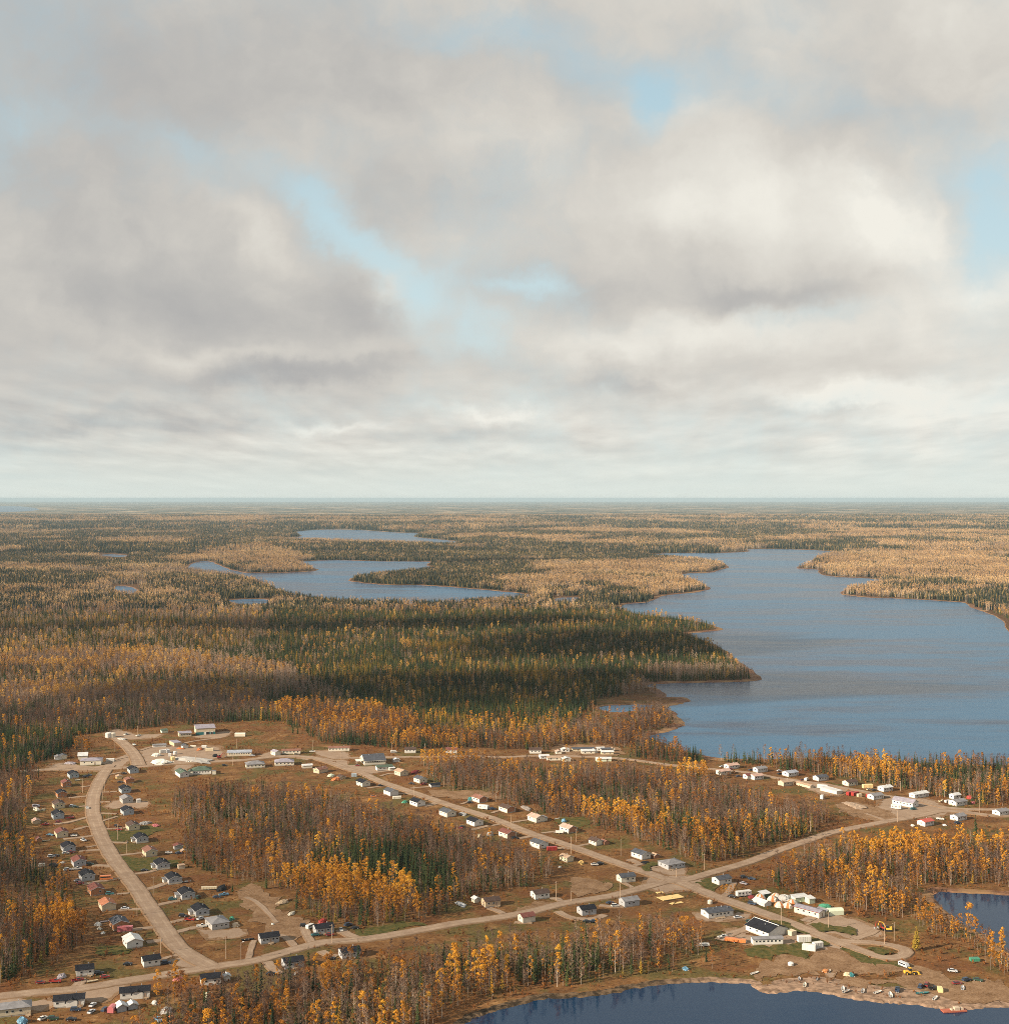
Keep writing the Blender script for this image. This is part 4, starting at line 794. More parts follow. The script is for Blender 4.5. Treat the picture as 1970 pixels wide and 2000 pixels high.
for y0, y1, s_, sc0 in ((2700, 5500, 14.0, .95), (5500, 9500, 24.0, 1.35), (9500, 17000, 46.0, 2.1)):
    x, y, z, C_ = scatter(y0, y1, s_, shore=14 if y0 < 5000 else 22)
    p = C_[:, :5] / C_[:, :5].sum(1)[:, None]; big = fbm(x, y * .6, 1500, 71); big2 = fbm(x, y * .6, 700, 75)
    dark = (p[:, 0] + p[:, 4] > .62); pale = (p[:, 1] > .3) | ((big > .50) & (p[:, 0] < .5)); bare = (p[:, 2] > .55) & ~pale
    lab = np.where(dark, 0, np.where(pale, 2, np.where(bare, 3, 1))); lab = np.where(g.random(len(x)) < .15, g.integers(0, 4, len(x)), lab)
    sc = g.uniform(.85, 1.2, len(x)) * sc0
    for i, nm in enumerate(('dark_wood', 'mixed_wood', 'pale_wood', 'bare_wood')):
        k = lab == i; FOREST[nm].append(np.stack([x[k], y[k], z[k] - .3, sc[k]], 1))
print('near trees', len(NEAR), {k: sum(len(a) for a in v_) for k, v_ in FOREST.items()}, 'shrubs', len(SHRUBS[0]))

# instancing of the woods nobody could count
def instancer(coll):
    ng = bpy.data.node_groups.new('woods', 'GeometryNodeTree')
    ng.interface.new_socket('Geometry', in_out='INPUT', socket_type='NodeSocketGeometry'); ng.interface.new_socket('Geometry', in_out='OUTPUT', socket_type='NodeSocketGeometry')
    N = ng.nodes.new; gi, go = N('NodeGroupInput'), N('NodeGroupOutput'); ci = N('GeometryNodeCollectionInfo'); ci.inputs['Collection'].default_value = coll
    ci.inputs['Separate Children'].default_value = True; ci.inputs['Reset Children'].default_value = True
    ip = N('GeometryNodeInstanceOnPoints'); ip.inputs['Pick Instance'].default_value = True
    def attr(nm, typ):
        a = N('GeometryNodeInputNamedAttribute'); a.data_type = typ; a.inputs['Name'].default_value = nm; return a.outputs['Attribute']
    L = ng.links.new
    L(gi.outputs[0], ip.inputs['Points']); L(ci.outputs[0], ip.inputs['Instance']); L(attr('which', 'INT'), ip.inputs['Instance Index'])
    L(attr('turn', 'FLOAT_VECTOR'), ip.inputs['Rotation']); L(attr('size', 'FLOAT_VECTOR'), ip.inputs['Scale']); L(ip.outputs[0], go.inputs[0])
    return ng
def woods(name, kind, arr):
    n = len(arr); me = bpy.data.meshes.new(name); me.vertices.add(n); me.vertices.foreach_set('co', arr[:, :3].astype(np.float32).ravel())
    me.attributes.new('which', 'INT', 'POINT').data.foreach_set('value', g.integers(0, len(PROTO[kind].objects), n).astype(np.int32))
    rot = np.stack([g.normal(0, .03, n), g.normal(0, .03, n), g.uniform(0, 6.283, n)], 1); me.attributes.new('turn', 'FLOAT_VECTOR', 'POINT').data.foreach_set('vector', rot.astype(np.float32).ravel())
    s_ = arr[:, 3]; sz = np.stack([s_ * g.uniform(.9, 1.12, n), s_ * g.uniform(.9, 1.12, n), s_], 1); me.attributes.new('size', 'FLOAT_VECTOR', 'POINT').data.foreach_set('vector', sz.astype(np.float32).ravel())
    o = link(name, me); o['kind'] = 'stuff'; mo = o.modifiers.new('woods', 'NODES'); mo.node_group = instancer(PROTO[kind]); return o

# the nearest trees are things of their own
def tree(kind, X, Y, Z, s_, label, group=None, which=None, cat='tree', turn=None):
    T, Cw, H = TM[kind][which if which is not None else rnd.randrange(len(TM[kind]))]
    o = thing(kind, label, cat, (X, Y, Z - .15), rnd.uniform(0, 6.28) if turn is None else turn, group)
    o.scale = (s_, s_, s_); link('trunk', T, o); link('crown', Cw, o); return o
BUILT = []      # filled by the buildings: (x, y, radius) kept free of trees
# ---------------------------------------------------------------- builders for the village
CLR = {'white': (.56, .54, .505), 'warm white': (.58, .53, .435), 'pale blue': (.32, .37, .41), 'pale grey': (.34, .35, .37), 'cream': (.51, .43, .30), 'beige': (.50, .42, .31), 'orange brick': (.36, .165, .08),
       'brown brick': (.33, .16, .09), 'brown': (.23, .115, .07), 'grey': (.36, .35, .34), 'tan': (.48, .36, .24), 'pale green': (.55, .60, .46), 'yellow': (.68, .52, .26), 'pink': (.42, .13, .14), 'teal': (.03, .14, .15), 'red': (.30, .035, .03),
       'orange': (.52, .17, .055), 'rust': (.34, .14, .05), 'blue': (.12, .25, .36), 'dark blue': (.03, .05, .09), 'black': (.016, .017, .021), 'silver': (.45, .46, .48), 'dark red': (.20, .03, .03), 'green': (.05, .22, .14), 'dark green': (.025, .06, .04), 'lilac': (.30, .27, .30)}
RF = {'black': (.017, .018, .024), 'maroon': (.15, .06, .05), 'grey': (.19, .185, .195), 'tan': (.34, .24, .17), 'green': (.075, .105, .08), 'white': (.50, .50, .50), 'dark brown': (.075, .05, .042), 'rusty': (.34, .14, .08), 'red': (.42, .10, .08), 'blue grey': (.27, .29, .34), 'slate': (.07, .075, .09), 'lavender': (.25, .23, .27), 'brown': (.20, .10, .075), 'pinkish': (.42, .28, .23)}
def wallm(c): return mat('siding ' + c, CLR[c], .75, .10, .5)
def roofm(c): return mat('roofing ' + c, RF[c], .85, .28, .45, .1)
def paint(c): return mat('paint ' + c, CLR[c], .35, .08, .8, .4)
M_GLASS = mat('window glass', (.02, .024, .03), .12, .2, 1, .5)
M_TRIM = mat('white trim', (.60, .585, .545), .6, .06)
M_CONC = mat('foundation', (.36, .33, .29), .9, .2)
M_WOOD = mat('weathered wood', (.33, .24, .16), .9, .25)
M_NEWWOOD = mat('fresh plywood', (.66, .46, .20), .8, .15, .4)
M_POLE = mat('pole wood', (.42, .31, .22), .9, .2)
M_TYRE = mat('tyre rubber', (.02, .02, .02), .9, .1)
M_STEEL = mat('galvanised steel', (.45, .46, .47), .45, .1, .6, .5, .4)
MC = {}
def cached(key, fn):
    if key not in MC: MC[key] = fn()
    return MC[key]
def child(name, data, parent, loc=(0, 0, 0), rz=0.0, label=None):
    o = link(name, data, parent, loc); o.rotation_euler = (0, 0, rz)
    if label: o['label'] = label
    return o
FH = .5    # height of the foundation
def wing(P, w, d, style, wc, rc, hw=2.9, rise=1.5, ox=0., oy=0., rz=0., wins=(), door=None, chim=1, found=True, trim=True, oh=.45, side=2, gw=None, names=('wall', 'roof')):
    """one block of a building: front on local y=0 facing -y, depth along +y. style g gable to the front, e eaves to the front, h hip, s lean-to, f flat"""
    f0 = FH if found else 0.0
    z1 = f0 + hw
    def W_():
        mb = MB()
        if style == 'g': mb.prism([(-w/2, f0), (w/2, f0), (w/2, z1), (0, z1 + rise), (-w/2, z1)], 0, d, 'y')
        elif style == 'e': mb.prism([(0, f0), (d, f0), (d, z1), (d/2, z1 + rise), (0, z1)], -w/2, w/2, 'x')
        elif style == 's': mb.prism([(0, f0), (d, f0), (d, z1 + rise), (0, z1)], -w/2, w/2, 'x')
        else: mb.box(-w/2, w/2, 0, d, f0, z1)
        return mb.mesh('wall', wallm(wc))
    wall = child(names[0], cached(('w', style, w, d, hw, rise, wc, found), W_), P, (ox, oy, 0), rz)
    def R_():
        mb = MB(); t_ = .16
        if style == 'g':
            sl = rise / (w/2)
            for s_ in (-1, 1):
                a = (s_ * (w/2 + oh), z1 - sl * oh + .02); b = (0, z1 + rise + .02)
                mb.prism([a, b, (b[0], b[1] + t_ * 1.1), (a[0], a[1] + t_)], -oh, d + oh, 'y')
        elif style == 'e':
            sl = rise / (d/2)
            for s_ in (0, 1):
                a = ((-oh, z1 - sl * oh + .02) if s_ == 0 else (d + oh, z1 - sl * oh + .02)); b = (d/2, z1 + rise + .02)
                mb.prism([a, b, (b[0], b[1] + t_ * 1.1), (a[0], a[1] + t_)], -w/2 - oh, w/2 + oh, 'x')
        elif style == 's':
            sl = rise / d; mb.prism([(-oh, z1 - sl * oh + .02), (d + oh, z1 + rise + sl * oh + .02), (d + oh, z1 + rise + sl * oh + t_), (-oh, z1 - sl * oh + t_)], -w/2 - oh, w/2 + oh, 'x')
        elif style == 'h':
            x0, x1, y0, y1 = -w/2 - oh, w/2 + oh, -oh, d + oh; ins = min(w, d) / 2
            if w >= d: ra, rb = (-w/2 + ins, d/2, z1 + rise), (w/2 - ins, d/2, z1 + rise)
            else: ra, rb = (0, ins, z1 + rise), (0, d - ins, z1 + rise)
            v = [(x0, y0, z1), (x1, y0, z1), (x1, y1, z1), (x0, y1, z1), (x0, y0, z1 + .15), (x1, y0, z1 + .15), (x1, y1, z1 + .15), (x0, y1, z1 + .15), ra, rb]
            f = [(3, 2, 1, 0), (0, 1, 5, 4), (1, 2, 6, 5), (2, 3, 7, 6), (3, 0, 4, 7)]
            f += [(4, 5, 9, 8), (5, 6, 9), (6, 7, 8, 9), (7, 4, 8)] if w >= d else [(4, 5, 8), (5, 6, 9, 8), (6, 7, 9), (7, 4, 8, 9)]
            mb.add(v, f)
        else:
            mb.box(-w/2 - oh*.4, w/2 + oh*.4, -oh*.4, d + oh*.4, z1 + .01, z1 + .2); mb.box(-w/2 + .3, w/2 - .3, .3, d - .3, z1 + .2, z1 + .26)
        return mb.mesh('roof', roofm(rc))
    roof = child(names[1], cached(('r', style, w, d, hw, rise, rc, oh, found), R_), P, (ox, oy, 0), rz)
    zr = z1 + rise * .75
    for i in range(chim):
        px_, py_ = [(w*.22, d*.62), (-w*.2, d*.4), (w*.05, d*.75), (-w*.33, d*.65), (w*.36, d*.35)][i % 5]
        if style == 'g': zz = z1 + rise * (1 - abs(px_) / (w/2))
        elif style in 'eh': zz = z1 + rise * (1 - abs(py_ - d/2) / (d/2)) * (.8 if style == 'h' else 1)
        elif style == 's': zz = z1 + rise * py_ / d
        else: zz = z1 + .2
        child('chimney', cached('chim', lambda: MB().tube([(0, 0, -.3), (0, 0, .75)], .16, 6).tube([(0, 0, .72), (0, 0, .86)], .24, 6).mesh('chimney', M_STEEL)), roof, (px_, py_, zz))
    if found: child('foundation', cached(('f', w, d), lambda: MB().box(-w/2 + .06, w/2 - .06, .06, d - .06, -.3, FH).mesh('foundation', M_CONC)), P, (ox, oy, 0), rz)
    if trim and style in 'g':
        def T_():
            mb = MB(); sl = rise / (w/2)
            for s_ in (-1, 1):
                a = (s_ * (w/2 + oh), z1 - sl * oh - .12); b = (0, z1 + rise - .1)
                mb.prism([a, b, (b[0], b[1] + .24), (a[0], a[1] + .26)], -oh - .05, -oh - .005, 'y')
            return mb.mesh('trim', M_TRIM)
        child('trim', cached(('t', w, rise, hw, oh, found), T_), roof)
    def win_me(): return MB().box(-.62, .62, -.05, .02, -.52, .52, 0).box(-.5, .5, -.075, -.051, -.4, .4, 1).mesh('window', [M_TRIM, M_GLASS])
    for wx in wins: child('window', cached('win', win_me), wall, (wx * w/2, -.003, f0 + hw * .58))
    for k in range(side):
        o = child('window', cached('win', win_me), wall, (-w/2 - .003, d * (k + .7) / (side + .4), f0 + hw * .58), R(-90))
    if door is not None:
        child('door', cached('door', lambda: MB().box(-.48, .48, -.06, .02, 0, 2.05, 0).box(.30, .37, -.10, -.061, .95, 1.05, 1).mesh('door', [mat('door paint', (.30, .22, .17), .6, .1), M_STEEL])), wall, (door * w/2, -.004, f0 + .02))
    return wall, roof
def part(name, parent, mb, m, loc=(0, 0, 0), rz=0., label=None): return child(name, mb.mesh(name, m), parent, loc, rz, label)
def porch(P, x0, x1, y0, y1, z=FH, wc=None):
    mb = MB().box(x0, x1, y0, y1, z - .12, z)
    for a in (x0 + .06, x1 - .16):
        for b in (y0 + .06, y1 - .16): mb.box(a, a + .1, b, b + .1, -.2, z + .95)
    mb.box(x0, x1, y0, y0 + .05, z + .85, z + .95); mb.box((x0+x1)/2 - .5, (x0+x1)/2 + .5, y0 - .5, y0, .0, z*.6)
    return part('porch', P, mb, M_WOOD)
def bld(name, win, x, y, phi, w, d, style, wc, rc, label, cat='house', group=None, **kw):
    X, Y = gp(win, x, y); a = R(phi + 90)
    o = thing(name, label, cat, (X, Y, 0.03), a, group)
    pr = kw.pop('porch', None)
    wing(o, w, d, style, wc, rc, **kw)
    if pr: porch(o, *pr)
    cx_, cy_ = X - math.sin(a) * d/2, Y + math.cos(a) * d/2
    BUILT.append((cx_, cy_, math.hypot(w, d) / 2 + 1.2)); return o
def annexe(o, w, d, style, wc, rc, ox, oy, hw=2.3, rise=.5, **kw):
    return wing(o, w, d, style, wc, rc, hw=hw, rise=rise, ox=ox, oy=oy, chim=0, trim=False, side=0, names=('annexe', 'annexe_roof'), **kw)

# vehicles ---------------------------------------------------
def wheel(): return cached('wheel', lambda: MB().tube([(0, -.11, 0), (0, .11, 0)], .34, 12, 0).tube([(0, -.12, 0), (0, .12, 0)], .19, 8, 1).mesh('wheel', [M_TYRE, M_STEEL]))
def carbody(kind, c):
    L, w = {'sedan': (4.6, 1.75), 'suv': (4.8, 1.85), 'pickup': (5.6, 1.95), 'van': (5.6, 2.1), 'bus': (7.6, 2.4)}[kind]; h = L/2; b = w/2
    def lower():
        z0 = .32
        if kind == 'van': pr = [(-h, z0), (h-.1, z0), (h, .75), (h-.15, 1.15), (h-1.0, 2.05), (-h+.1, 2.1), (-h, 1.9)]
        elif kind == 'bus': pr = [(-h, z0), (h, z0), (h, 1.15), (h-.9, 1.25), (h-1.2, 2.55), (-h+.1, 2.6), (-h, 2.45)]
        elif kind == 'pickup': pr = [(-h, z0+.1), (h, z0), (h, .92), (h-.2, 1.05), (h-1.5, 1.1), (-h, 1.1)]
        else: pr = [(-h, z0+.1), (h, z0), (h, .75), (h-.25, .9), (h-1.35, .98), (-h+.3, 1.0), (-h, .9)]
        mb = MB().prism(pr, -b, b)
        if kind == 'pickup':      # open box behind the cab
            mb = MB().prism([(-.45, z0), (h, z0), (h, .92), (h-.2, 1.05), (h-1.5, 1.1), (-.45, 1.1)], -b, b); mb.box(-h, -.451, -b, b, z0 + .1, .62); mb.box(-h, -.451, -b, -b + .1, .62, 1.08); mb.box(-h, -.451, b - .1, b, .62, 1.08); mb.box(-h, -h + .1, -b + .1, b - .1, .62, 1.08)
        return mb.mesh('body', paint(c))
    def cab():
        if kind == 'van': pr = [(h-.95, 1.2), (h-1.2, 1.75), (-h+.5, 1.75), (-h+.5, 1.2)]; return MB().prism(pr, -b - .012, b + .012).mesh('windows', M_GLASS)
        if kind == 'bus': pr = [(h-1.2, 1.45), (h-1.35, 2.15), (-h+.4, 2.15), (-h+.4, 1.45)]; return MB().prism(pr, -b - .012, b + .012).mesh('windows', M_GLASS)
        x0, x1, x2, x3 = {'sedan': (1.0, .35, -1.15, -1.75), 'suv': (1.0, .45, -1.9, -2.2), 'pickup': (1.05, .55, -.3, -.4)}[kind]; t_ = 1.0 if kind != 'pickup' else 1.1; top = 1.45 if kind == 'sedan' else 1.7
        v = []; 
        for s_ in (-1, 1): v += [(x0, s_*(b-.1), t_), (x1, s_*(b-.26), top), (x2, s_*(b-.26), top), (x3, s_*(b-.1), t_)]
        return MB().add(v, [(0, 1, 2, 3), (7, 6, 5, 4), (0, 4, 5, 1), (1, 5, 6, 2), (2, 6, 7, 3), (3, 7, 4, 0)]).mesh('cabin_glass', M_GLASS)
    def top():
        x1, x2, z = {'sedan': (.35, -1.15, 1.45), 'suv': (.45, -1.9, 1.7), 'pickup': (.55, -.3, 1.7)}[kind]
        return MB().box(x2 - .03, x1 + .03, -b + .24, b - .24, z + .003, z + .06).mesh('roof_panel', paint(c))
    return (L, w, cached(('cb', kind, c), lower), cached(('cc', kind), cab), None if kind in ('van', 'bus') else cached(('ct', kind, c), top))
def car(kind, win, x, y, hd, c, label, name=None, cat=None, group='cars and trucks parked about the village'):
    X, Y = gp(win, x, y); L, w, lo, cb, tp = carbody(kind, c)
    o = thing(name or {'sedan': 'parked_car', 'suv': 'parked_car', 'pickup': 'pickup_truck', 'van': 'parked_van', 'bus': 'minibus'}[kind], label, cat or {'pickup': 'pickup truck', 'van': 'van', 'bus': 'bus'}.get(kind, 'car'), (X, Y, .2), R(hd), group)
    child('body', lo, o); child('cabin_window', cb, o)
    if tp: child('cabin_roof', tp, o)
    for sx in (-L*.31, L*.31):
        for sy in (-w/2 + .09, w/2 - .09): child('wheel', wheel(), o, (sx, sy, .34))
    BUILT.append((X, Y, 2.8)); return o
def boat(win, x, y, hd, c, label, L=5.2, name='skiff', cat='boat', group='boats on the landing', z=.15, upturned=False):
    X, Y = gp(win, x, y)
    def hull():
        mb = MB(); st = [(-.5, .80, .55, .0), (-.2, .92, .55, -.02), (.15, .86, .58, 0), (.36, .52, .66, .06), (.5, .03, .80, .30)]; N_ = len(st); v = []
        for fx, bw, sh_, kz in st:
            w_ = bw * L * .17; v += [(fx*L, -w_, sh_), (fx*L, -w_*.72, .16 + kz), (fx*L, 0, kz), (fx*L, w_*.72, .16 + kz), (fx*L, w_, sh_), (fx*L, w_*.88, sh_), (fx*L, w_*.62, .24 + kz), (fx*L, -w_*.62, .24 + kz), (fx*L, -w_*.88, sh_)]
        fs = []
        for i in range(N_ - 1):
            for j in range(9): fs.append((i*9 + j, i*9 + (j+1) % 9, (i+1)*9 + (j+1) % 9, (i+1)*9 + j))
        fs += [tuple(range(8, -1, -1)), tuple(range((N_-1)*9, N_*9))]
        return mb.add(v, fs).mesh('hull', paint(c))
    o = thing(name, label, cat, (X, Y, z), R(hd), group); child('hull', cached(('hull', L, c), hull), o)
    for f in (-.25, .08): child('bench', cached(('bench', L), lambda: MB().box(-.14, .14, -L*.125, L*.125, .38, .42).mesh('bench', M_WOOD)), o, (f*L, 0, 0))
    child('outboard_motor', cached('motor', lambda: MB().box(-.32, .0, -.14, .14, .55, 1.0).box(-.2, -.08, -.06, .06, -.1, .55).mesh('outboard_motor', paint('black'))), o, (-L/2, 0, 0))
    if upturned: o.rotation_euler = (R(180), 0, R(hd)); o.location.z = .85
    BUILT.append((X, Y, 3)); return o
def heap(win, x, y, w, d, h, c, label, name='tarp_heap', cat='tarp', group=None, seed=0, m=None):
    """lumpy covered pile"""
    X, Y = gp(win, x, y); r = random.Random(label); n1, n2 = 14, 5; v = []; f = []
    for i in range(n2 + 1):
        a = i / n2
        for j in range(n1):
            t_ = j / n1 * 6.283; rr = math.cos(a * 1.5) ** .8 * (1 + .22 * math.sin(3 * t_ + r.random() * .4 + i) + r.uniform(-.1, .1)) if i < n2 else .05
            v.append((math.cos(t_) * rr * w/2, math.sin(t_) * rr * d/2, h * math.sin(a * 1.571) * (1 + r.uniform(-.12, .12)) - .1))
    for i in range(n2):
        for j in range(n1): f.append((i*n1 + j, i*n1 + (j+1) % n1, (i+1)*n1 + (j+1) % n1, (i+1)*n1 + j))
    f.append(tuple(range(n2*n1, n2*n1 + n1)))
    o = thing(name, label, cat, (X, Y, .06), r.uniform(0, 3), group, None)
    child('cover', MB().add(v, f).mesh('cover', m or mat('cover ' + c, CLR[c], .55, .25, .9, .3)), o)
    if cat == 'tarp':
        for k in range(4):
            a = k * 1.6 + .4; child('weight', cached('wt', lambda: MB().prism([(-.3, 0), (.3, 0), (.22, .3), (-.2, .34)], -.25, .25).mesh('weight', M_CONC)), o, (math.cos(a) * w * .53, math.sin(a) * d * .53, 0))
    BUILT.append((X, Y, max(w, d)/2 + 1)); return o
def crate(win, x, y, hd, L, w, h, c, label, name='storage_container', cat='container', group=None, wheels=False, windows=0, round_=False):
    """box trailer, container or bin with ribbed sides, doors and corner posts"""
    X, Y = gp(win, x, y); o = thing(name, label, cat, (X, Y, .05), R(hd), group); z0 = .55 if wheels else .15
    mb = MB()
    if round_: mb.prism([(-w/2, z0), (w/2, z0), (w/2, z0 + h*.7), (w*.36, z0 + h*.93), (0, z0 + h), (-w*.36, z0 + h*.93), (-w/2, z0 + h*.7)], -L/2, L/2, 'x')
    else:
        mb.prism([(-w/2, z0), (w/2, z0), (w/2, z0 + h - .12), (w/2 - .12, z0 + h), (-w/2 + .12, z0 + h), (-w/2, z0 + h - .12)], -L/2, L/2, 'x')
        k = max(2, int(L / .9))
        for i in range(k):
            xx = -L/2 + (i + .5) * L / k
            for s_ in (-1, 1): mb.box(xx - .07, xx + .07, min(s_*w/2, s_*(w/2 + .05)), max(s_*w/2, s_*(w/2 + .05)), z0 + .1, z0 + h - .2)
    child('body', mb.mesh('body', paint(c)), o)
    child('end_door', MB().box(L/2 + .003, L/2 + .06, -w*.44, -.02, z0 + .12, z0 + h*.62).box(L/2 + .003, L/2 + .06, .02, w*.44, z0 + .12, z0 + h*.62).mesh('end_door', wallm('grey')), o)
    for i in range(windows): child('window', cached('win2', lambda: MB().box(-.4, .4, -.03, .03, -.32, .32).mesh('window', M_GLASS)), o, (-L/2 + (i + .6) * L / (windows + .2), -w/2 - .04, z0 + h * .6))
    if wheels:
        for s_ in (-1, 1): child('wheel', wheel(), o, (-.3, s_ * (w/2 - .12), .34))
        child('drawbar', MB().tube([(-L/2 - 1.3, 0, .4), (-L/2, 0, z0)], .07, 5).mesh('drawbar', M_STEEL), o)
    else: child('skid', MB().box(-L/2 + .2, L/2 - .2, -w/2 + .1, -w/2 + .3, -.1, z0).box(-L/2 + .2, L/2 - .2, w/2 - .3, w/2 - .1, -.1, z0).mesh('skid', M_WOOD), o)
    BUILT.append((X, Y, L/2 + 1)); return o
def pole(win, x, y, h, label, lamp=False, lean=0.):
    X, Y = gp(win, x, y); o = thing('street_lamp' if lamp else 'utility_pole', label, 'street lamp' if lamp else 'utility pole', (X, Y, 0), R(rnd.uniform(20, 60)), 'poles along the village roads')
    o.rotation_euler.y = lean
    child('pole', cached(('pole', round(h)), lambda: MB().tube([(0, 0, -.5), (0, 0, round(h))], [.17, .11], 7).mesh('pole', M_POLE)), o)
    if lamp:
        child('lamp_arm', cached('larm', lambda: MB().tube([(0, 0, -.4), (.5, 0, .2), (1.5, 0, .3)], .05, 5).mesh('lamp_arm', M_STEEL)), o, (0, 0, round(h) - .2)); child('lamp_head', cached('lhead', lambda: MB().prism([(-.55, 0), (.55, 0), (.4, .22), (-.45, .25)], -.28, .28).mesh('lamp_head', M_TRIM)), o, (1.6, 0, round(h) + .05))
    else:
        child('crossarm', cached('carm', lambda: MB().box(-1.1, 1.1, -.06, .06, -.07, .07).box(-1.0, -.9, -.04, .04, .071, .25).box(.9, 1.0, -.04, .04, .071, .25).mesh('crossarm', M_POLE)), o, (0, .2, round(h) - .7))
        if rnd.random() < .4: child('transformer', cached('trf', lambda: MB().tube([(0, 0, -.45), (0, 0, .45)], .25, 8).mesh('transformer', M_STEEL)), o, (.3, .1, round(h) - 1.6))
    BUILT.append((X, Y, 1)); return o
def tank(win, x, y, r_, h, c, label, horiz=False, hd=0., name='storage_tank', cat='tank', group=None):
    X, Y = gp(win, x, y); o = thing(name, label, cat, (X, Y, .05), R(hd), group)
    if horiz:
        child('shell', MB().tube([(-h/2 - r_*.3, 0, r_ + .3), (-h/2, 0, r_ + .3), (h/2, 0, r_ + .3), (h/2 + r_*.3, 0, r_ + .3)], [r_*.55, r_, r_, r_*.55], 14).mesh('shell', paint(c)), o)
        for s_ in (-.3, .3): child('saddle', MB().box(h*s_ - .12, h*s_ + .12, -r_*.8, r_*.8, -.1, r_*.75).mesh('saddle', M_WOOD), o)
    else:
        child('shell', MB().tube([(0, 0, -.1), (0, 0, h), (0, 0, h + .35), (0, 0, h + .6)], [r_, r_, r_*.72, r_*.15], 18).mesh('shell', paint(c)), o)
        child('ladder', MB().box(-.03, .03, -r_ - .12, -r_ - .06, 0, h).box(.37, .43, -r_ - .12, -r_ - .06, 0, h).box(0, .4, -r_ - .11, -r_ - .07, h*.3, h*.3 + .05).box(0, .4, -r_ - .11, -r_ - .07, h*.7, h*.7 + .05).mesh('ladder', M_STEEL), o)
    BUILT.append((X, Y, max(r_, h/2 if horiz else 0) + 1)); return o
def dome(win, x, y, r_, hd, label):
    X, Y = gp(win, x, y); o = thing('dome_tent', label, 'tent', (X, Y, .05), R(hd), 'dome tents beside the landing road'); A_, B_ = MB(), MB(); n = 10
    def P(i, j): a, b = i / n * 6.283, j / 4 * 1.5; return (math.cos(a) * math.cos(b) * r_, math.sin(a) * math.cos(b) * r_, math.sin(b) * r_ * .95)
    for i in range(n):
        mb = (A_, B_)[i % 5 == 1 or i % 5 == 3]
        for j in range(4): mb.add([P(i, j), P(i+1, j), P(i+1, j+1), P(i, j+1)], [(0, 1, 2, 3)])
    A_.add([P(i, 4) for i in range(n)], [tuple(range(n))])
    child('white_canopy', A_.mesh('white_canopy', mat('tent canvas', (.50, .475, .42), .7, .08)), o); child('orange_canopy', B_.mesh('orange_canopy', mat('orange canvas', (.46, .18, .07), .7, .12)), o)
    child('entrance', MB().prism([(-.8, 0), (.8, 0), (.8, 1.4), (0, 2.0), (-.8, 1.4)], -r_ - .5, -r_ * .8).mesh('entrance', mat('tent flap', (.55, .5, .42), .8)), o)
    BUILT.append((X, Y, r_ + 1)); return o
# ---------------------------------------------------------------- houses of the long street
LS, RS, BR = -62, -55, -67
HG = 'houses along the long street'
def ls(win, x, y, wc, rc, label, w=7.4, d=10.5, **kw):
    kw.setdefault('side', 2); return bld('house', win, x, y, LS, w, d, 'g', wc, rc, label, 'house', HG, **kw)
ls('a1',420,765,'pale blue','black','pale blue house nearest the workshop on the outer side of the long street', wins=(-.4,.45))
ls('a1',312,895,'orange brick','maroon','orange brick house with maroon roof beside the northernmost pale blue house', w=6.6, d=9, wins=(.4,), door=-.1)
ls('a1',240,1050,'orange brick','black','orange house with black roof, third from the workshop on the outer side', w=6.8, d=9, wins=(-.5,), door=.2)
ls('a1',200,1215,'cream','dark brown','cream house with dark brown roof beside the white truck on the street', wins=(-.4,.4))
ls('a2',420,232,'pale blue','black','pale blue house with a red and white truck at its side', wins=(-.4,))
ls('a2',475,507,'cream','maroon','cream house with maroon roof and a white car at its side', wins=(.35,))
ls('a2',578,722,'pale grey','black','pale grey house with a dark red car across its front', w=7.6, wins=(.3,))
ls('a2',735,938,'pale grey','maroon','pale grey house with maroon roof behind a white pickup', wins=(-.3,.4))
ls('a2',860,1152,'pale grey','black','pale grey house beside the orange minibus', w=7.6, wins=(-.4,.4))
ls('a3',462,528,'orange brick','maroon','orange house with maroon roof below the orange minibus', wins=(.4,))
o = ls('a3',632,757,'cream','rusty','cream house with half rusty and half grey roof', w=7.4)
ls('a3',812,1038,'orange brick','slate','orange house with slate roof behind the pink container', w=8, wins=(-.4,))
ls('B',1003,657,'white','white','white house with white roof on the outer side near the front road', wins=(.3,), w=8)
ls('a1',1312,693,'pale blue','black','pale blue house at the corner of the cross road and the inner side', w=7.2, wins=(.3,))
ls('a1',1250,838,'orange brick','brown','small orange house below the corner house on the inner side', w=6.8, d=8, hw=2.4, rise=.8, trim=False)
ls('a1',1195,988,'pale blue','black','pale blue house with black roof above the grey roofed house', wins=(-.3,.3))
ls('a1',1215,1138,'grey','grey','grey house with grey roof on a gravel pad with a white shed', w=7.6, wins=(.4,))
ls('a2',1458,172,'pale blue','black','pale blue house with black roof below the gravel pad', w=7.4, porch=(-5.6,-3.8,1,4), wins=(.3,))
ls('a2',1542,402,'cream','dark brown','cream house with dark brown roof beside heaps of scrap on the inner side', wins=(.2,), porch=(-5.6,-3.8,1,4))
for (w_, x, y, lb) in [('a2',1665,587,'grey house with white lower wall above the cream house on the lawn'), ('a4',225,602,'grey house with porch on the green lawn beside a small beige shed'),
                       ('a4',402,818,'grey house with porch and a white boat at its side'), ('a4',597,1048,'grey house with porch near the dark green bush and a teal car'), ('B',1507,422,'grey house with porch beside the big grey hip roofed house')]:
    o = ls(w_, x, y, 'pale grey', 'black', lb, w=7.6, d=10.5, wins=(-.35,.35)); porch(o, -5.9, -3.85, 1.5, 5); annexe(o, 2.0, 3.4, 's', 'white', 'grey', -4.8, 5.2, hw=2.0, found=False)
    part('skirting', o, MB().box(-3.86, 3.86, -.03, .02, .1, 1.0), wallm('warm white'))
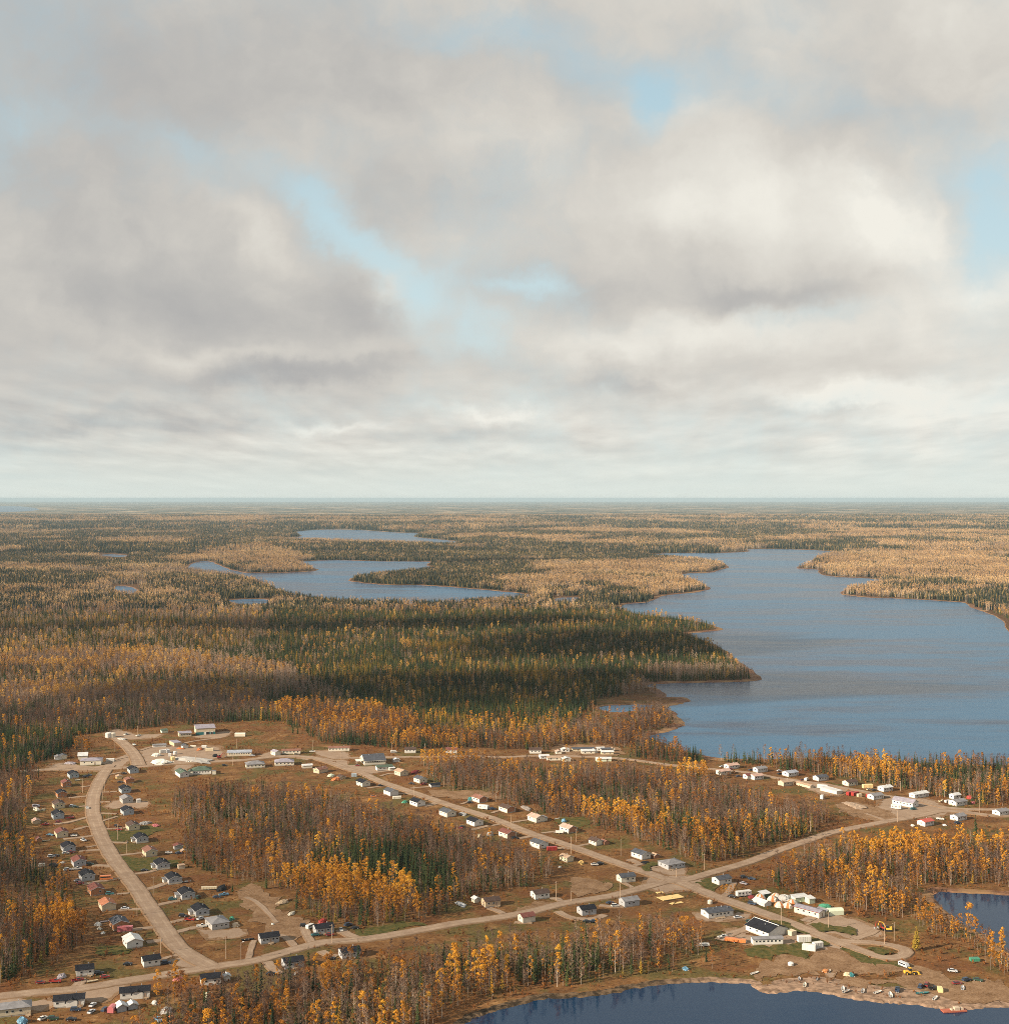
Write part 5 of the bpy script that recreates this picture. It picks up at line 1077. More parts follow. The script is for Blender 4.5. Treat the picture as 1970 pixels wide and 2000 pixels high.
ls('A',1128,1118,'cream','brown','cream house with brown roof between two grey porch houses', porch=(-5.6,-3.8,1,4), wins=(.3,))
bld('house','B',1642,517,-60,9.5,12.5,'h','grey','grey','large grey house with hip roof on a gravel yard','house',HG,wins=(-.5,.1,.6),hw=2.8,rise=2.0)
# ---------------------------------------------------------------- houses of the front road
FG = 'houses along the front road'
def fr(win, x, y, wc, rc, label, w=9.6, d=7, phi=BR, st='e', **kw):
    kw.setdefault('side', 1); kw.setdefault('rise', 1.3); return bld('bungalow', win, x, y, phi, w, d, st, wc, rc, label, 'house', FG, **kw)
for (w_, x, y, lb) in [('D',182,622,'pale grey bungalow alone above the front road, with front steps'), ('D',590,553,'pale grey bungalow with a red canopy showing behind its roof'), ('D',362,808,'pale grey bungalow below the front road with pale steps and boat'), ('D',785,733,'pale grey bungalow half hidden by the tall pale trunks')]:
    o = fr(w_, x, y, 'pale grey', 'black', lb, wins=(-.7,-.3,.35,.75), door=.05); porch(o, -1.2, 1.6, -1.9, -.05)
fr('B',1132,795,'white','black','white bungalow with black roof just west of the street corner', w=8, wins=(-.3,.5), phi=-64)
o = fr('B',632,868,'white','black','small white bungalow with black roof and wrecked cars around it', w=8, wins=(-.4,.6), phi=-70); porch(o, 1, 3.4, -1.6, -.05)
for (x, y, lb) in [(1003,1036,'long white house with black roof and front gable below the front road'), (512,1097,'long white house with black roof beside the two silver cars')]:
    o = fr('B', x, y, 'white', 'black', lb, w=13.2, phi=-76, wins=(-.75,-.2,.35), door=.7)
    wing(o, 4.6, 3.2, 'g', 'white', 'black', hw=2.9, rise=1.1, ox=1.2, oy=-.25, chim=0, found=False, side=0, trim=False, names=('gable_wall', 'gable_roof')); porch(o, 3.8, 6.2, -1.5, -.05)
o = fr('B',60,1168,'beige','grey','long beige house with grey hip roof at the bottom corner', w=19, d=8, phi=-71, st='h', wins=(-.55,-.05,.2,.55), rise=1.8); porch(o, 7.2, 9.5, -3, -.05)
fr('B',1570,935,'white','black','white house with black roof below the street corner beside a small white shed', w=9, wins=(-.5,.4), door=.6, phi=-72)
fr('F',1018,168,'warm white','slate','warm white bungalow with slate roof in the corner of the crossroads', w=9.5, wins=(-.1,.6), phi=-68)
fr('F',1045,348,'pale grey','grey','pale grey bungalow beside a white car below the front road', w=9.5, wins=(-.4,.2), phi=-66)
fr('F',725,412,'pale grey','black','grey bungalow with black roof and a wide wooden deck', w=8.6, wins=(-.4,.4), door=0, phi=-68)
fr('F',378,292,'white','dark brown','white bungalow with dark brown roof on the bare dirt lot', w=9, wins=(0,.6), phi=-66)
o = fr('D',1838,350,'tan','dark brown','tan bungalow with dark brown roof and scrap beside it', w=9, wins=(-.6,.1), door=.5, phi=-68); porch(o, 1, 4, -1.8, -.05)
fr('F',278,468,'warm white','maroon','small house with maroon roof almost hidden behind golden aspens', w=7.5, d=6, phi=-64)
o = fr('F',1705,430,'white','slate','long white building with many pale vents on its dark roof', w=15.5, d=8.5, phi=-68, wins=(-.7,-.3,0,.3,.6), rise=.9, chim=5, hw=2.7); porch(o, -4, 2, -2.2, -.05)
fr('h1',200,293,'white','slate','white house with slate roof by the yellow bushes at the crossroads', w=9.5, phi=-60, wins=(.1,.6))
# ---------------------------------------------------------------- houses of the straight street
SG = 'houses along the straight street'
def rs_(win, x, y, wc, rc, label, w=7.2, d=10.5, **kw):
    kw.setdefault('side', 2); return bld('house', win, x, y, RS, w, d, 'g', wc, rc, label, 'house', SG, **kw)
rs_('c2',118,508,'warm white','black','white house with black roof closest to the hall on the straight street', wins=(.2,))
o = rs_('c2',535,645,'white','slate','white house with slate roof and a low white shed before it')
rs_('c2',932,803,'white','black','white house with black roof in a gravel yard beside the green shelter', wins=(-.4,))
rs_('c2',1382,958,'warm white','slate','off white house with slate roof beside a spread of scrap by the street', wins=(.3,), w=7.8)
rs_('c2',1790,1097,'white','black','bright white house with black roof behind a pale red car', wins=(.3,))
rs_('E',388,1058,'white','slate','white house with slate roof beside the red truck box', wins=(-.3,))
rs_('E',585,1157,'cream','tan','small cream house with tan roof between the red truck box and the hay bale', w=5.4, d=7.6, hw=2.4, rise=1.0)
def brickend(win, x, y, rc, label, **kw):
    o = rs_(win, x, y, 'warm white', rc, label, **kw); w = kw.get('w', 7.2)
    part('brick_gable', o, MB().prism([(-w/2 + .45, FH + .1), (w/2 - .45, FH + .1), (w/2 - .45, FH + 2.8), (0, FH + 4.1), (-w/2 + .45, FH + 2.8)], -.05, -.004), wallm('brown brick')); return o
brickend('e1',260,762,'brown','house with brown brick gable and teal side among sheds by the straight street')
brickend('e1',582,878,'dark brown','house with brown brick gable in white trim beside a long heap of scrap')
brickend('e1',1300,1115,'pinkish','house with brown brick gable and pinkish roof, with a low white trailer at its side')
brickend('e1',590,1175,'maroon','house with brown brick gable and maroon roof on the lower side of the straight street')
o = rs_('e1',925,990,'warm white','pinkish','off white house with pinkish roof and a lean-to beside the blue tarp', w=7.8, wins=(-.3,)); annexe(o, 3, 5, 's', 'warm white', 'grey', 5.2, 1, found=False)
o = rs_('E',800,1035,'warm white','dark brown','small white house with dark brown roof joined to a brown shed', w=5.5, d=8, hw=2.4); annexe(o, 4.5, 5, 'g', 'brown brick', 'brown', 5.2, -1.5, hw=2.0, rise=.9, found=False)
rs_('E',1150,1138,'white','slate','white house with slate roof and wrecks before its gable near the crossroads', w=7.4, wins=(.3,))
o = bld('house','E',1375,1210,-62,12.5,11,'h','pale grey','grey','large grey house with hip roof and lattice skirting at the crossroads','house',SG,wins=(-.6,-.1,.4,.8),hw=2.6,rise=1.9,door=-.75); porch(o, -6, -2.5, -1.6, -.05)
rs_('c2',965,455,'warm white','slate','off white house with slate roof next to a low black roofed shed', w=7.0, d=9.5, wins=(.1,))
bld('shed','c2',1150,515,-66,8,5,'e','pale grey','black','low pale shed with black roof beside the off white house on the upper side','shed',None,hw=2.0,rise=.8,side=0,found=False,chim=0)
rs_('c2',680,348,'cream','tan','cream house with tan roof beside the green roofed white building', w=7.4, d=10, wins=(.2,))
# ---------------------------------------------------------------- hall, school, workshop and stores
o = bld('white_building','c2',395,268,-70,13.5,6.5,'e','white','green','low white building with green roof below the village hall','building',None,wins=(-.6,-.1,.4),hw=2.6,rise=1.1,side=1); annexe(o, 4.5, 5, 's', 'warm white', 'white', 5.4, -3.2, found=False)
o = bld('village_hall','C',962,436,-73,18.5,21,'e','warm white','slate','village hall with wide dark grey roof and white glazed gable','hall',None,hw=3.6,rise=3.6,side=0,chim=2,wins=())
for i in range(9): child('window', cached('winhall', lambda: MB().box(-.7,.7,-.05,.02,-.4,.4).mesh('window', M_GLASS)), o, (-8 + i*2.0, -.004, 3.0))
for k in range(3): child('gable_window', cached('winhg', lambda: MB().box(-.05,.02,-1.3,1.3,-1.0,1.0).mesh('gable_window', M_GLASS)), o, (-9.26, 4.5 + k*5.5, 3.2 + (1.4 if k == 1 else 0)))
part('porch_roof', o, MB().box(-15, -9.8, 5, 14, 2.9, 3.15).box(-14.8,-14.5,5.2,5.5,0,2.9).box(-14.8,-14.5,13.5,13.8,0,2.9), M_TRIM)
part('fascia', o, MB().box(-9.75, 9.75, -.66, -.5, 3.55, 3.85), M_TRIM)
bld('shed','c2',568,143,-70,5.4,3.6,'g','white','white','small white shed standing behind the village hall','shed',None,hw=2.3,rise=.9,side=0,found=False,chim=0)
bld('school_block','c1',145,462,-74,15.5,11,'h','warm white','grey','wide warm white block with grey hip roof, further from the hall','building','hip roofed blocks at the bend',wins=(-.8,-.4,0,.4,.8),hw=2.7,rise=2.3,side=3)
bld('school_block','c1',575,428,-78,16,11,'h','warm white','lavender','wide warm white block with lavender hip roof, closer to the hall','building','hip roofed blocks at the bend',wins=(-.8,-.4,0,.4,.8),hw=2.7,rise=2.3,side=3)
bld('house','c1',480,275,-52,5.5,8.5,'g','warm white','lavender','narrow white house with lavender roof beside the long brown roofed building','house',None,hw=2.8,rise=1.2)
o = bld('long_bungalow','c1',675,252,-82,16.5,6,'e','warm white','brown','long white building with brown roof and small porches facing the bend','building',None,wins=(-.8,-.45,-.1,.3,.7),hw=2.6,rise=1.0); porch(o, 2.5, 5.5, -2, -.05)
bld('long_bungalow','c1',1385,212,-84,19,6.5,'e','warm white','brown','long white building with brown roof at the field edge beyond the hall','building',None,wins=(-.85,-.55,-.25,.05,.35,.7),hw=2.7,rise=1.0)
bld('cabin','c1',1045,535,-130,7,10,'g','tan','brown','tan cabin with brown roof at the wood edge, gable away from the street','cabin',None,hw=2.5,rise=1.5,wins=(0,.4),side=0)
bld('cabin','c1',915,465,-75,8.5,5,'e','warm white','white','low white cabin with white roof behind the tan cabin','cabin',None,hw=2.0,rise=.8,side=0,chim=0)
bld('shed','c1',1440,628,-60,5,6,'g','tan','dark brown','tan shed with dark brown roof beside the orange tarps','shed',None,hw=2.0,rise=1.0,side=0,found=False,chim=0)
bld('bungalow','C',1222,348,-86,10,6.5,'e','white','dark brown','white bungalow with dark brown roof beyond the hall at the wood edge','house','houses on the lakeside lane',wins=(-.6,0,.6))
bld('bungalow','C',1530,350,-86,10,6.5,'e','white','maroon','white bungalow with maroon roof by golden trees on the lakeside lane','house','houses on the lakeside lane',wins=(-.6,0,.6))
bld('bungalow','E',325,352,-88,10.5,7,'e','white','dark brown','white bungalow with dark brown roof at the west end of the camp of sheds','house','houses on the lakeside lane',wins=(-.6,0,.6))
# workshop yard
o = bld('workshop','a6',925,268,-73,18.5,24,'e','beige','lavender','tall beige metal workshop with teal lower front and big doors','workshop',None,hw=6.2,rise=1.0,side=0,chim=2,found=False)
part('teal_band', o, MB().box(-9.3, 9.3, -.06, -.004, .05, 2.6), mat('teal cladding', CLR['teal'], .6))
part('door', o, MB().box(-1.6, 3.6, -.12, -.061, .05, 2.9).box(5.0, 7.2, -.12, -.061, .05, 2.9), M_TRIM); part('door', o, MB().box(.6, 3.3, -.16, -.125, .05, 2.5).box(5.3, 6.9, -.16, -.125, .05, 2.4), M_GLASS)
bld('workshop_annexe','a6',625,298,-70,11.5,12,'e','beige','lavender','low beige annexe standing beside the tall workshop','workshop',None,hw=3.4,rise=.7,side=0,found=False,wins=(-.6,-.2,.3,.7))
bld('shed','a6',320,240,-60,6,5,'s','pale green','green','pale green lean-to shed beyond the workshop annexe','shed',None,hw=2.2,rise=.9,side=0,found=False,chim=0)
bld('flat_store','a6',515,440,-58,7,15,'f','tan','lavender','long flat roofed store with pale upper band before the workshop','store',None,hw=3.2,side=0,found=False)
bld('shed','a6',240,455,-72,12,4,'s','white','grey','long low white shed at the edge of the upper road','shed',None,hw=2.0,rise=.4,side=0,found=False,chim=0)
crate('a6',300,540,30,6.5,2.6,2.8,'white','white container, front one of the pair above the pale sack heap'); crate('a6',362,535,118,6.0,2.6,2.8,'silver','silver container beside the white one above the sack heap')
bld('shed','a6',628,470,-58,5,5.5,'g','white','slate','small white shed with slate gable roof in the yard','shed',None,hw=2.3,rise=1.1,side=0,found=False,chim=0)
crate('a6',985,512,4,7,3,2.6,'cream','cream container in the scrap yard beside the red digger'); crate('a6',905,462,4,4.5,2.4,2.0,'white','low white container behind the cream one')
crate('a6',740,455,8,5,2,1.6,'warm white','low white box by the orange scrap in the yard')
bld('long_store','a6',1425,588,-84,21,8,'e','beige','blue grey','long beige store with blue grey metal roof by the field','store',None,hw=2.8,rise=1.5,wins=(-.8,-.6,-.4,-.2,0,.2,.4,.6,.8),side=0)
o = bld('nursing_station','a6',610,905,-62,7.6,15,'g','white','green','white L-shaped building with mottled dark green roofs','building',None,hw=2.9,rise=1.6,wins=(-.5,.5),side=0,chim=2)
wing(o, 15.5, 11, 'h', 'white', 'green', hw=2.9, rise=2.6, ox=15.5, oy=4.5, rz=R(-16), wins=(-.75,-.5,-.2,.1,.4,.7), side=0, chim=2, names=('wing_wall', 'wing_roof'))
wing(o, 3.6, 5, 'g', 'warm white', 'green', hw=2.9, rise=1.0, ox=6.4, oy=5.2, rz=R(-16), chim=0, side=0, trim=False, names=('porch_wall', 'porch_roof')); wing(o, 3.2, 3.0, 'f', 'warm white', 'grey', hw=2.6, ox=24.5, oy=-.5, rz=R(-16), chim=0, side=0, names=('lobby_wall', 'lobby_roof'))
crate('a6',1440,292,2,10,4.2,3.4,'warm white','white round topped hut alone on the field', 'field_hut', 'hut', None, False, 0, True)
tank('a1',930,155,3.0,4.2,'white','white storage tank beside its twin at the upper road','', 0) if False else tank('a1',930,155,3.0,4.2,'white','white storage tank, outer one of the pair beyond the upper road'); tank('a1',992,152,2.7,3.8,'warm white','white storage tank, inner one of the pair beside the wrecks')
bld('shed','a1',180,490,-66,5.5,6,'g','white','grey','white double shed at the far west end, half against the wood','shed',None,hw=2.6,rise=1.0,side=0,found=False,chim=0); bld('shed','a1',255,482,-66,5.8,7,'g','warm white','slate','white shed with slate roof paired with the double shed','shed',None,hw=3.0,rise=1.1,side=0,found=False,chim=0)
bld('machine_shed','a1',545,500,-74,8,9,'s','warm white','white','tall white shed with sloping white roof behind the long store','shed',None,hw=4.0,rise=1.4,side=0,found=False,chim=0)
bld('general_store','a1',662,572,-80,17.5,12,'h','warm white','lavender','long cream store with lavender hip roof at the street junction','store',None,hw=3.4,rise=1.7,wins=(-.6,.1),door=.4,side=0)
crate('a1',955,515,8,7,3,2.4,'white','white box trailer beside the long cream store')
# sack heap, gravel, scrap of the yard
M_SACK = mat('pale sacks', (.60, .58, .52), .9, .3, 1.2)
heap('a6',260,690,21,15,3.0,'white','great heap of pale sacks beside the cross road','sack_heap','heap',m=M_SACK); heap('a6',190,585,8,6,2.6,'grey','smaller grey topped heap behind the pale sacks','sack_heap','heap',m=M_SACK)
crate('a6',440,645,115,5.5,3,2.6,'yellow','yellowish container leaning on the pale sack heap'); crate('a6',392,590,100,4,2.6,2.2,'white','white crate behind the yellowish container'); tank('a6',472,560,1.7,2.4,'white','small white tank behind the pale sack heap')
heap('a6',760,655,40,16,2.4,'grey','long grey gravel heap beside the cross road','gravel_heap','heap',m=mat('crushed stone',(.33,.31,.29),.95,.25,1.5))
for i in range(13):
    heap('a7', 175 + i*37, 436 - i*5, 1.5, 1.3, 1.15, 'white', 'pale bulk sack in the row along the cross road', 'bulk_sack', 'sack', 'bulk sacks in a row along the cross road', m=M_SACK)
for i, (x, y) in enumerate([(945,378),(1005,372),(1055,368),(1105,362)]): heap('a7', x, y, 1.6, 1.3, 1.2, 'white', 'pale bulk sack in the short row by the gravel heap', 'bulk_sack', 'sack', 'bulk sacks by the gravel heap', m=M_SACK)
# ---------------------------------------------------------------- camp of sheds on the lakeside lane
LG = 'houses on the lakeside lane'
for (w_, x, y, ph, w, d, st, wc, rc, nm, lb) in [
 ('e2',495,160,-80,5,5,'g','warm white','pinkish','shed','small whitish shed beside the golden tree in the camp of sheds'),
 ('e2',650,110,-80,7,6,'g','white','white','cabin','white cabin behind the golden tree in the camp of sheds'),
 ('e2',1060,95,-84,20,6,'e','cream','slate','long_bungalow','long cream building with dark roof at the back of the camp'),
 ('e2',1175,150,-84,12,4,'s','warm white','white','shed','low white shed in front of the long cream building'),
 ('e2',1318,140,-80,5,5,'g','white','white','shed','small white shed next to the low shed in the camp'),
 ('e2',1465,85,-80,7,5,'e','white','white','cabin','white cabin at the back beside the last sheds of the camp'),
 ('e2',1620,170,-86,11,5,'e','cream','white','shed','cream shed in front at the lake end of the camp'),
 ('e2',1590,105,-82,9,5,'e','white','slate','shed','white shed with dark roof behind the cream shed'),
 ('e2',1740,95,-82,4,4,'g','warm white','tan','shed','small pale shed, last towards the lake in the camp'),
 ('e2',165,265,-76,8,6,'e','white','white','cabin','white cabin below the lane, first from the dark roofed bungalow'),
 ('e2',380,305,-84,12,6,'e','warm white','tan','cabin','long whitish cabin below the lane in the middle of the camp'),
 ('e2',675,330,-80,7,6,'g','warm white','white','cabin','tall whitish cabin below the lane with yellow lower wall'),
 ('e2',1540,330,-82,13,6,'e','pale green','white','cabin','pale greenish cabin alone below the lane among red brown trees')]:
    bld(nm, w_, x, y, ph, w, d, st, wc, rc, lb, 'shed' if nm == 'shed' else 'cabin', 'sheds of the camp on the lakeside lane', hw=2.4, rise=.9, side=0, chim=0, found=False, wins=(-.5,.4) if w > 6 else ())
for (w_, x, y, ph, w, d, wc, rc, lb) in [
 ('g1',285,212,-62,11,7,'white','pinkish','white bungalow with pinkish roof, first above the lakeside lane from the camp'),
 ('g1',180,288,-62,10.5,7,'warm white','pinkish','low white bungalow with pinkish roof below the first house on the lakeside lane'),
 ('g1',650,255,-62,10,7,'white','grey','white bungalow with grey roof beside two dark cars on the lakeside lane'),
 ('g1',605,350,-62,9.5,7,'white','pinkish','white house with pinkish roof below the lane at the golden wood edge'),
 ('g1',485,345,-62,5,6,'white','maroon','little white house with maroon roof touching its larger neighbour below the lane'),
 ('g1',1045,308,-62,10.5,8,'white','blue grey','white bungalow with blue grey roof alone on orange grass by the lane'),
 ('g1',985,428,-62,10.5,7,'cream','tan','cream house with tan roof below the lane behind orange trees'),
 ('g1',1430,365,-64,10,7.5,'white','slate','white house with slate roof beside the pole above the lane'),
 ('g1',1810,428,-62,10,7,'warm white','dark brown','warm white bungalow with dark brown roof under the yellow trees'),
 ('g2',410,485,-62,9.5,7,'white','white','all white bungalow with white roof under the golden trees'),
 ('g2',290,585,-62,10,7,'white','grey','white bungalow in two blocks below the lane beside red containers'),
 ('g2',825,562,-60,15,6,'white','white','long white mobile home with white roof above the lane bend'),
 ('g2',1320,662,-64,11,8,'white','grey','white house with grey roof and cluttered yard near the end of the lane'),
 ('g2',1265,580,-64,7,5,'white','white','white outbuilding just behind the cluttered house'),
 ('g2',920,912,-56,9.5,7,'white','red','white house with red roof below the lake road'),
 ('g2',1325,845,-58,9.5,7,'white','grey','white house with grey roof below the road fork beside the lone spruce'),
 ('g2',1850,783,-62,10,7,'white','grey','white house at the end of the lane by the picture edge')]:
    o = bld('bungalow', w_, x, y, ph, w, d, 'e', wc, rc, lb, 'house', LG, hw=2.7, rise=1.2, side=1, chim=1, wins=(-.65,-.15,.4) if w > 7 else (0,), door=.72 if w > 7 else None)
o = bld('clinic','g2',745,682,-48,8,17,'g','white','lavender','large white building with lavender gable roof by the road fork','building',LG,hw=3.2,rise=2.0,side=6,chim=1,wins=(-.1,))
bld('long_shed','g1',1280,460,-58,3.5,16,'g','beige','tan','long low beige shed lying along the lane','shed',None,hw=2.2,rise=.6,side=0,found=False,chim=0)
crate('g1',1420,465,-30,8,2.6,2.7,'white','white box trailer at the end of the long beige shed', 'box_trailer', 'trailer', None, True)
bld('long_shed','g1',1635,535,-56,6,17,'s','warm white','white','long white roofed shed beside the red containers','shed',None,hw=2.6,rise=.5,side=0,found=False,chim=0)
crate('g1',1772,545,38,7,2.5,2.5,'red','red container, first of the pair by the long white roofed shed'); crate('g1',1835,550,38,7,2.5,2.5,'red','red container, second of the pair, next to the cream box')
crate('g2',50,550,20,3.5,2.4,2.2,'cream','cream box right after the red containers'); crate('g2',165,555,30,4,2.5,2.4,'red','single red container touching the white bungalow in two blocks'); crate('g2',150,440,8,8,3.4,2.8,'yellow','pale yellow hut beside the lane under the yellow trees','site_hut','hut')
crate('g2',508,702,-30,7.5,2.8,2.6,'white','white camper trailer beside the large lavender roofed building','camper_trailer','trailer',None,True,3); crate('g1',1412,598,60,3,2.2,3.0,'white','tall white bin standing in front of the orange trees','bin','bin')
for (x, y, c, lb) in [(1150,625,'white','white van in the cluttered yard near the lane end'),(1215,650,'yellow','yellow car in the cluttered yard'),(1075,615,'cream','cream truck at the edge of the cluttered yard')]: car('van' if c == 'white' else 'sedan' if c == 'yellow' else 'pickup', 'g2', x, y, 25, c, lb)
heap('g2',1420,575,6,4,2.6,'red','red roofed lean-to pile behind the cluttered house','red_tarp'); crate('g2',1460,640,20,2.5,1.6,1.6,'pink','pink bin beside the cluttered white house','bin','bin')
heap('g2',710,910,4,3,1,'white','white scrap beside the red roofed house','scrap_heap','scrap'); car('pickup','g2',1050,835,-20,'white','white pickup behind the red roofed house'); heap('g2',1105,905,3.5,3,1,'silver','grey scrap below the red roofed house','scrap_heap','scrap')
car('suv','g2',1270,885,10,'dark blue','dark blue car below the grey roofed house at the fork'); car('suv','g2',720,712,20,'teal','teal car under the gable of the lavender roofed building'); heap('g1',1840,690,24,12,1.6,'grey','brush and rubble heap on the bare ground','rubble_heap','heap',m=mat('rubble',(.30,.22,.16),.95,.4,1.0))
for (w_,x,y,c,lb) in [('g1',500,235,'dark blue','dark blue car between two white lane houses'),('g1',870,285,'black','black car beyond the grey roofed lane house'),('g1',865,245,'silver','silver car behind the black one on the lane'),('g1',1160,365,'dark red','dark red car on the lane beside the cream house'),('g1',1210,360,'white','white van on the lane before the cream house'),('g1',340,315,'dark blue','dark blue car below the first lane houses'),('g1',420,318,'black','black car touching the little maroon roofed house'),('g1',235,222,'red','red car before the first lane house'),('g1',130,190,'silver','silver car beside the first lane house'),('g2',235,478,'black','black car on the lane before the all white bungalow'),('g2',170,468,'cream','cream car in front of the pale yellow hut')]:
    car('van' if 'van' in lb else 'sedan', w_, x, y, 25 if 'van' not in lb else 60, c, lb)
# ---------------------------------------------------------------- the landing: tents, store, boats
dome('h4',195,285,3.1,-20,'dome tent with orange patch on its back, first from the crossroads'); dome('h4',512,330,3.0,30,'dome tent behind the long white wall tent, orange seam facing the road'); dome('h4',610,275,3.3,100,'largest dome tent behind the other ones'); dome('h4',700,490,3.0,60,'dome tent with centre orange seam right behind the pole'); dome('h4',930,505,2.9,20,'dome tent beside the purple roofed store'); dome('h4',1045,430,3.1,140,'dome tent half behind the tent next to the store')
bld('wall_tent','h4',395,480,-58,5.2,9.5,'g','white','white','long white wall tent among the dome tents','tent',None,hw=1.7,rise=1.2,side=0,found=False,chim=1,trim=False)
heap('h4',860,330,8.5,7,3.2,'grey','grey tarped mound between the dome tents','tarp_mound','tarp'); bld('shed','h4',370,270,-60,5.5,4,'s','dark green','white','dark green shed with pale roof behind the dome tents','shed',None,hw=2.6,rise=.6,side=0,found=False,chim=0)
heap('h4',205,325,1.6,1.4,1.1,'yellow','yellow bundle in front of the first dome tent','bundle','bundle')
o = bld('landing_store','h1',1355,715,-46,5.8,16,'g','warm white','lavender','long white store with purplish roof edged in red by the landing road','store',None,hw=3.0,rise=.7,side=4,chim=0,trim=False,door=.1)
part('red_fascia', o, MB().box(-3.46,-3.36,-.45,16.45,FH+2.78,FH+2.98), paint('dark red')); o.location.x += 8.5; o.location.y += -8.5
BUILT.append((o.location.x - 3, o.location.y + 7, 9))
for (x, y, L, lb) in [(1215,385,4.5,'pale green hut, first of the row behind the purplish roofed store'),(1370,365,5.5,'tallest pale green hut behind the purplish roofed store'),(1575,415,4,'pale green hut, last of the row beside the wood')]: bld('hut','h4',x,y,-66,L,4.5,'s','pale green','white',lb,'hut','pale green huts',hw=2.8,rise=.5,side=0,found=False,chim=0)
o = bld('round_roofed_hut','h1',1725,745,-52,4.2,6,'g','cream','grey','cream fronted hut joined to the pale round roofed shelter','hut',None,hw=2.4,rise=.8,side=0,found=False,chim=0); crate('h1',1830,735,12,8.5,4.6,3.4,'pale green','pale green round roofed shelter beside the cream fronted hut','quonset_shelter','shelter',None,False,0,True)
heap('h1',1690,625,7,4,1.8,'green','green tarp behind the purplish roofed store','green_tarp')
o = bld('community_store','h1',985,1062,-55,14.5,16.5,'g','white','black','large white store with black gable roof by the landing','store',None,hw=2.7,rise=2.5,side=3,chim=2,wins=(),trim=False)
part('ridge_cap', o, MB().prism([(-.5,FH+2.7+2.5),(0,FH+2.7+2.76),(.5,FH+2.7+2.5),(0,FH+2.7+2.62)],-.5,17,'y'), M_TRIM); part('end_annexe', o, MB().box(5.5,9,-4.5,-.05,0,2.6), wallm('cream')); part('verge', o, MB().prism([(-7.7,FH+2.55),(-7.5,FH+2.55),(0,FH+2.7+2.55),(0,FH+2.7+2.8)],16.98,17.15,'y'), M_TRIM)
o = bld('classroom_trailer','h1',835,1192,-84,15.8,4.2,'e','white','grey','long white trailer with a row of seven windows before the black roofed store','trailer building',None,hw=2.7,rise=.5,side=0,chim=0,wins=(-.78,-.54,-.28,0,.25,.5,.76))
crate('h1',1368,1140,8,6.8,2.8,2.9,'white','white cargo box standing alone near the landing road'); crate('H',418,672,-22,6.6,3.0,2.9,'white','white cargo box with sloping lid, lower one of the pair'); crate('H',482,655,22,5.2,2.6,2.9,'white','white cargo box turned towards the road, upper one of the pair')
crate('h1',468,462,20,9,2.8,2.6,'white','white house trailer with small windows beside red scrap','house_trailer','trailer',None,True,4)
heap('h1',590,480,6,4,1,'dark red','dark red scrap beside the white house trailer','scrap_heap','scrap')
for (w_,k,x,y,h,c,lb) in [('h1','suv',475,195,10,'black','black car behind the slate roofed house at the crossroads'),('h1','sedan',590,220,-20,'dark blue','dark blue car beside the black one behind the slate roofed house'),('h1','sedan',470,290,-40,'lilac','lilac car on the grass beside the slate roofed house'),('h1','sedan',300,485,-30,'black','black car in the roadside ditch by the yellow bushes'),('h1','suv',595,590,-32,'dark blue','dark car parked at the road before the dome tents'),
      ('h1','sedan',385,795,10,'silver','silver car beside the building with many vents'),('h1','sedan',935,1050,5,'red','bright red car in the recess of the black roofed store'),('h1','pickup',160,1085,30,'white','white pickup coupled to the orange trailer'),('h1','suv',570,860,10,'dark green','dark green machine behind the black roofed store'),
      ('h2','van',1300,945,-60,'silver','white truck with dark bed parked above the yellow loader'),('h3','sedan',1155,335,-20,'silver','silver blue car on the grass above the beach'),('h3','suv',1340,455,25,'dark blue','dark blue car on the gravel above the beach'),('h3','sedan',1490,455,-30,'dark green','dark green car by the wood edge above the beach'),('h3','sedan',1212,500,10,'dark red','maroon car beside the pale boat above the beach'),
      ('h3','suv',730,545,60,'dark blue','dark blue car among the boats on the beach'),('h3','suv',812,520,60,'dark red','maroon car among the boats on the beach'),('h3','pickup',915,570,10,'black','black pickup beside the yellow boat box'),('h3','pickup',422,585,70,'dark blue','dark pickup behind the upright white boat'),
      ('F','suv',920,350,15,'white','white car beside the pale grey bungalow'),('F','sedan',880,328,15,'dark blue','dark car behind the white one at the pale grey bungalow'),('F','sedan',708,468,0,'black','black car, outer of two below the deck bungalow'),('F','sedan',762,465,10,'dark blue','dark blue car, inner of two below the deck bungalow'),('F','sedan',765,42,5,'white','white car in the field below the hay bale'),('F','suv',808,36,15,'black','dark car beside the white one in the field')]:
    car(k, w_, x, y, h, c, lb)
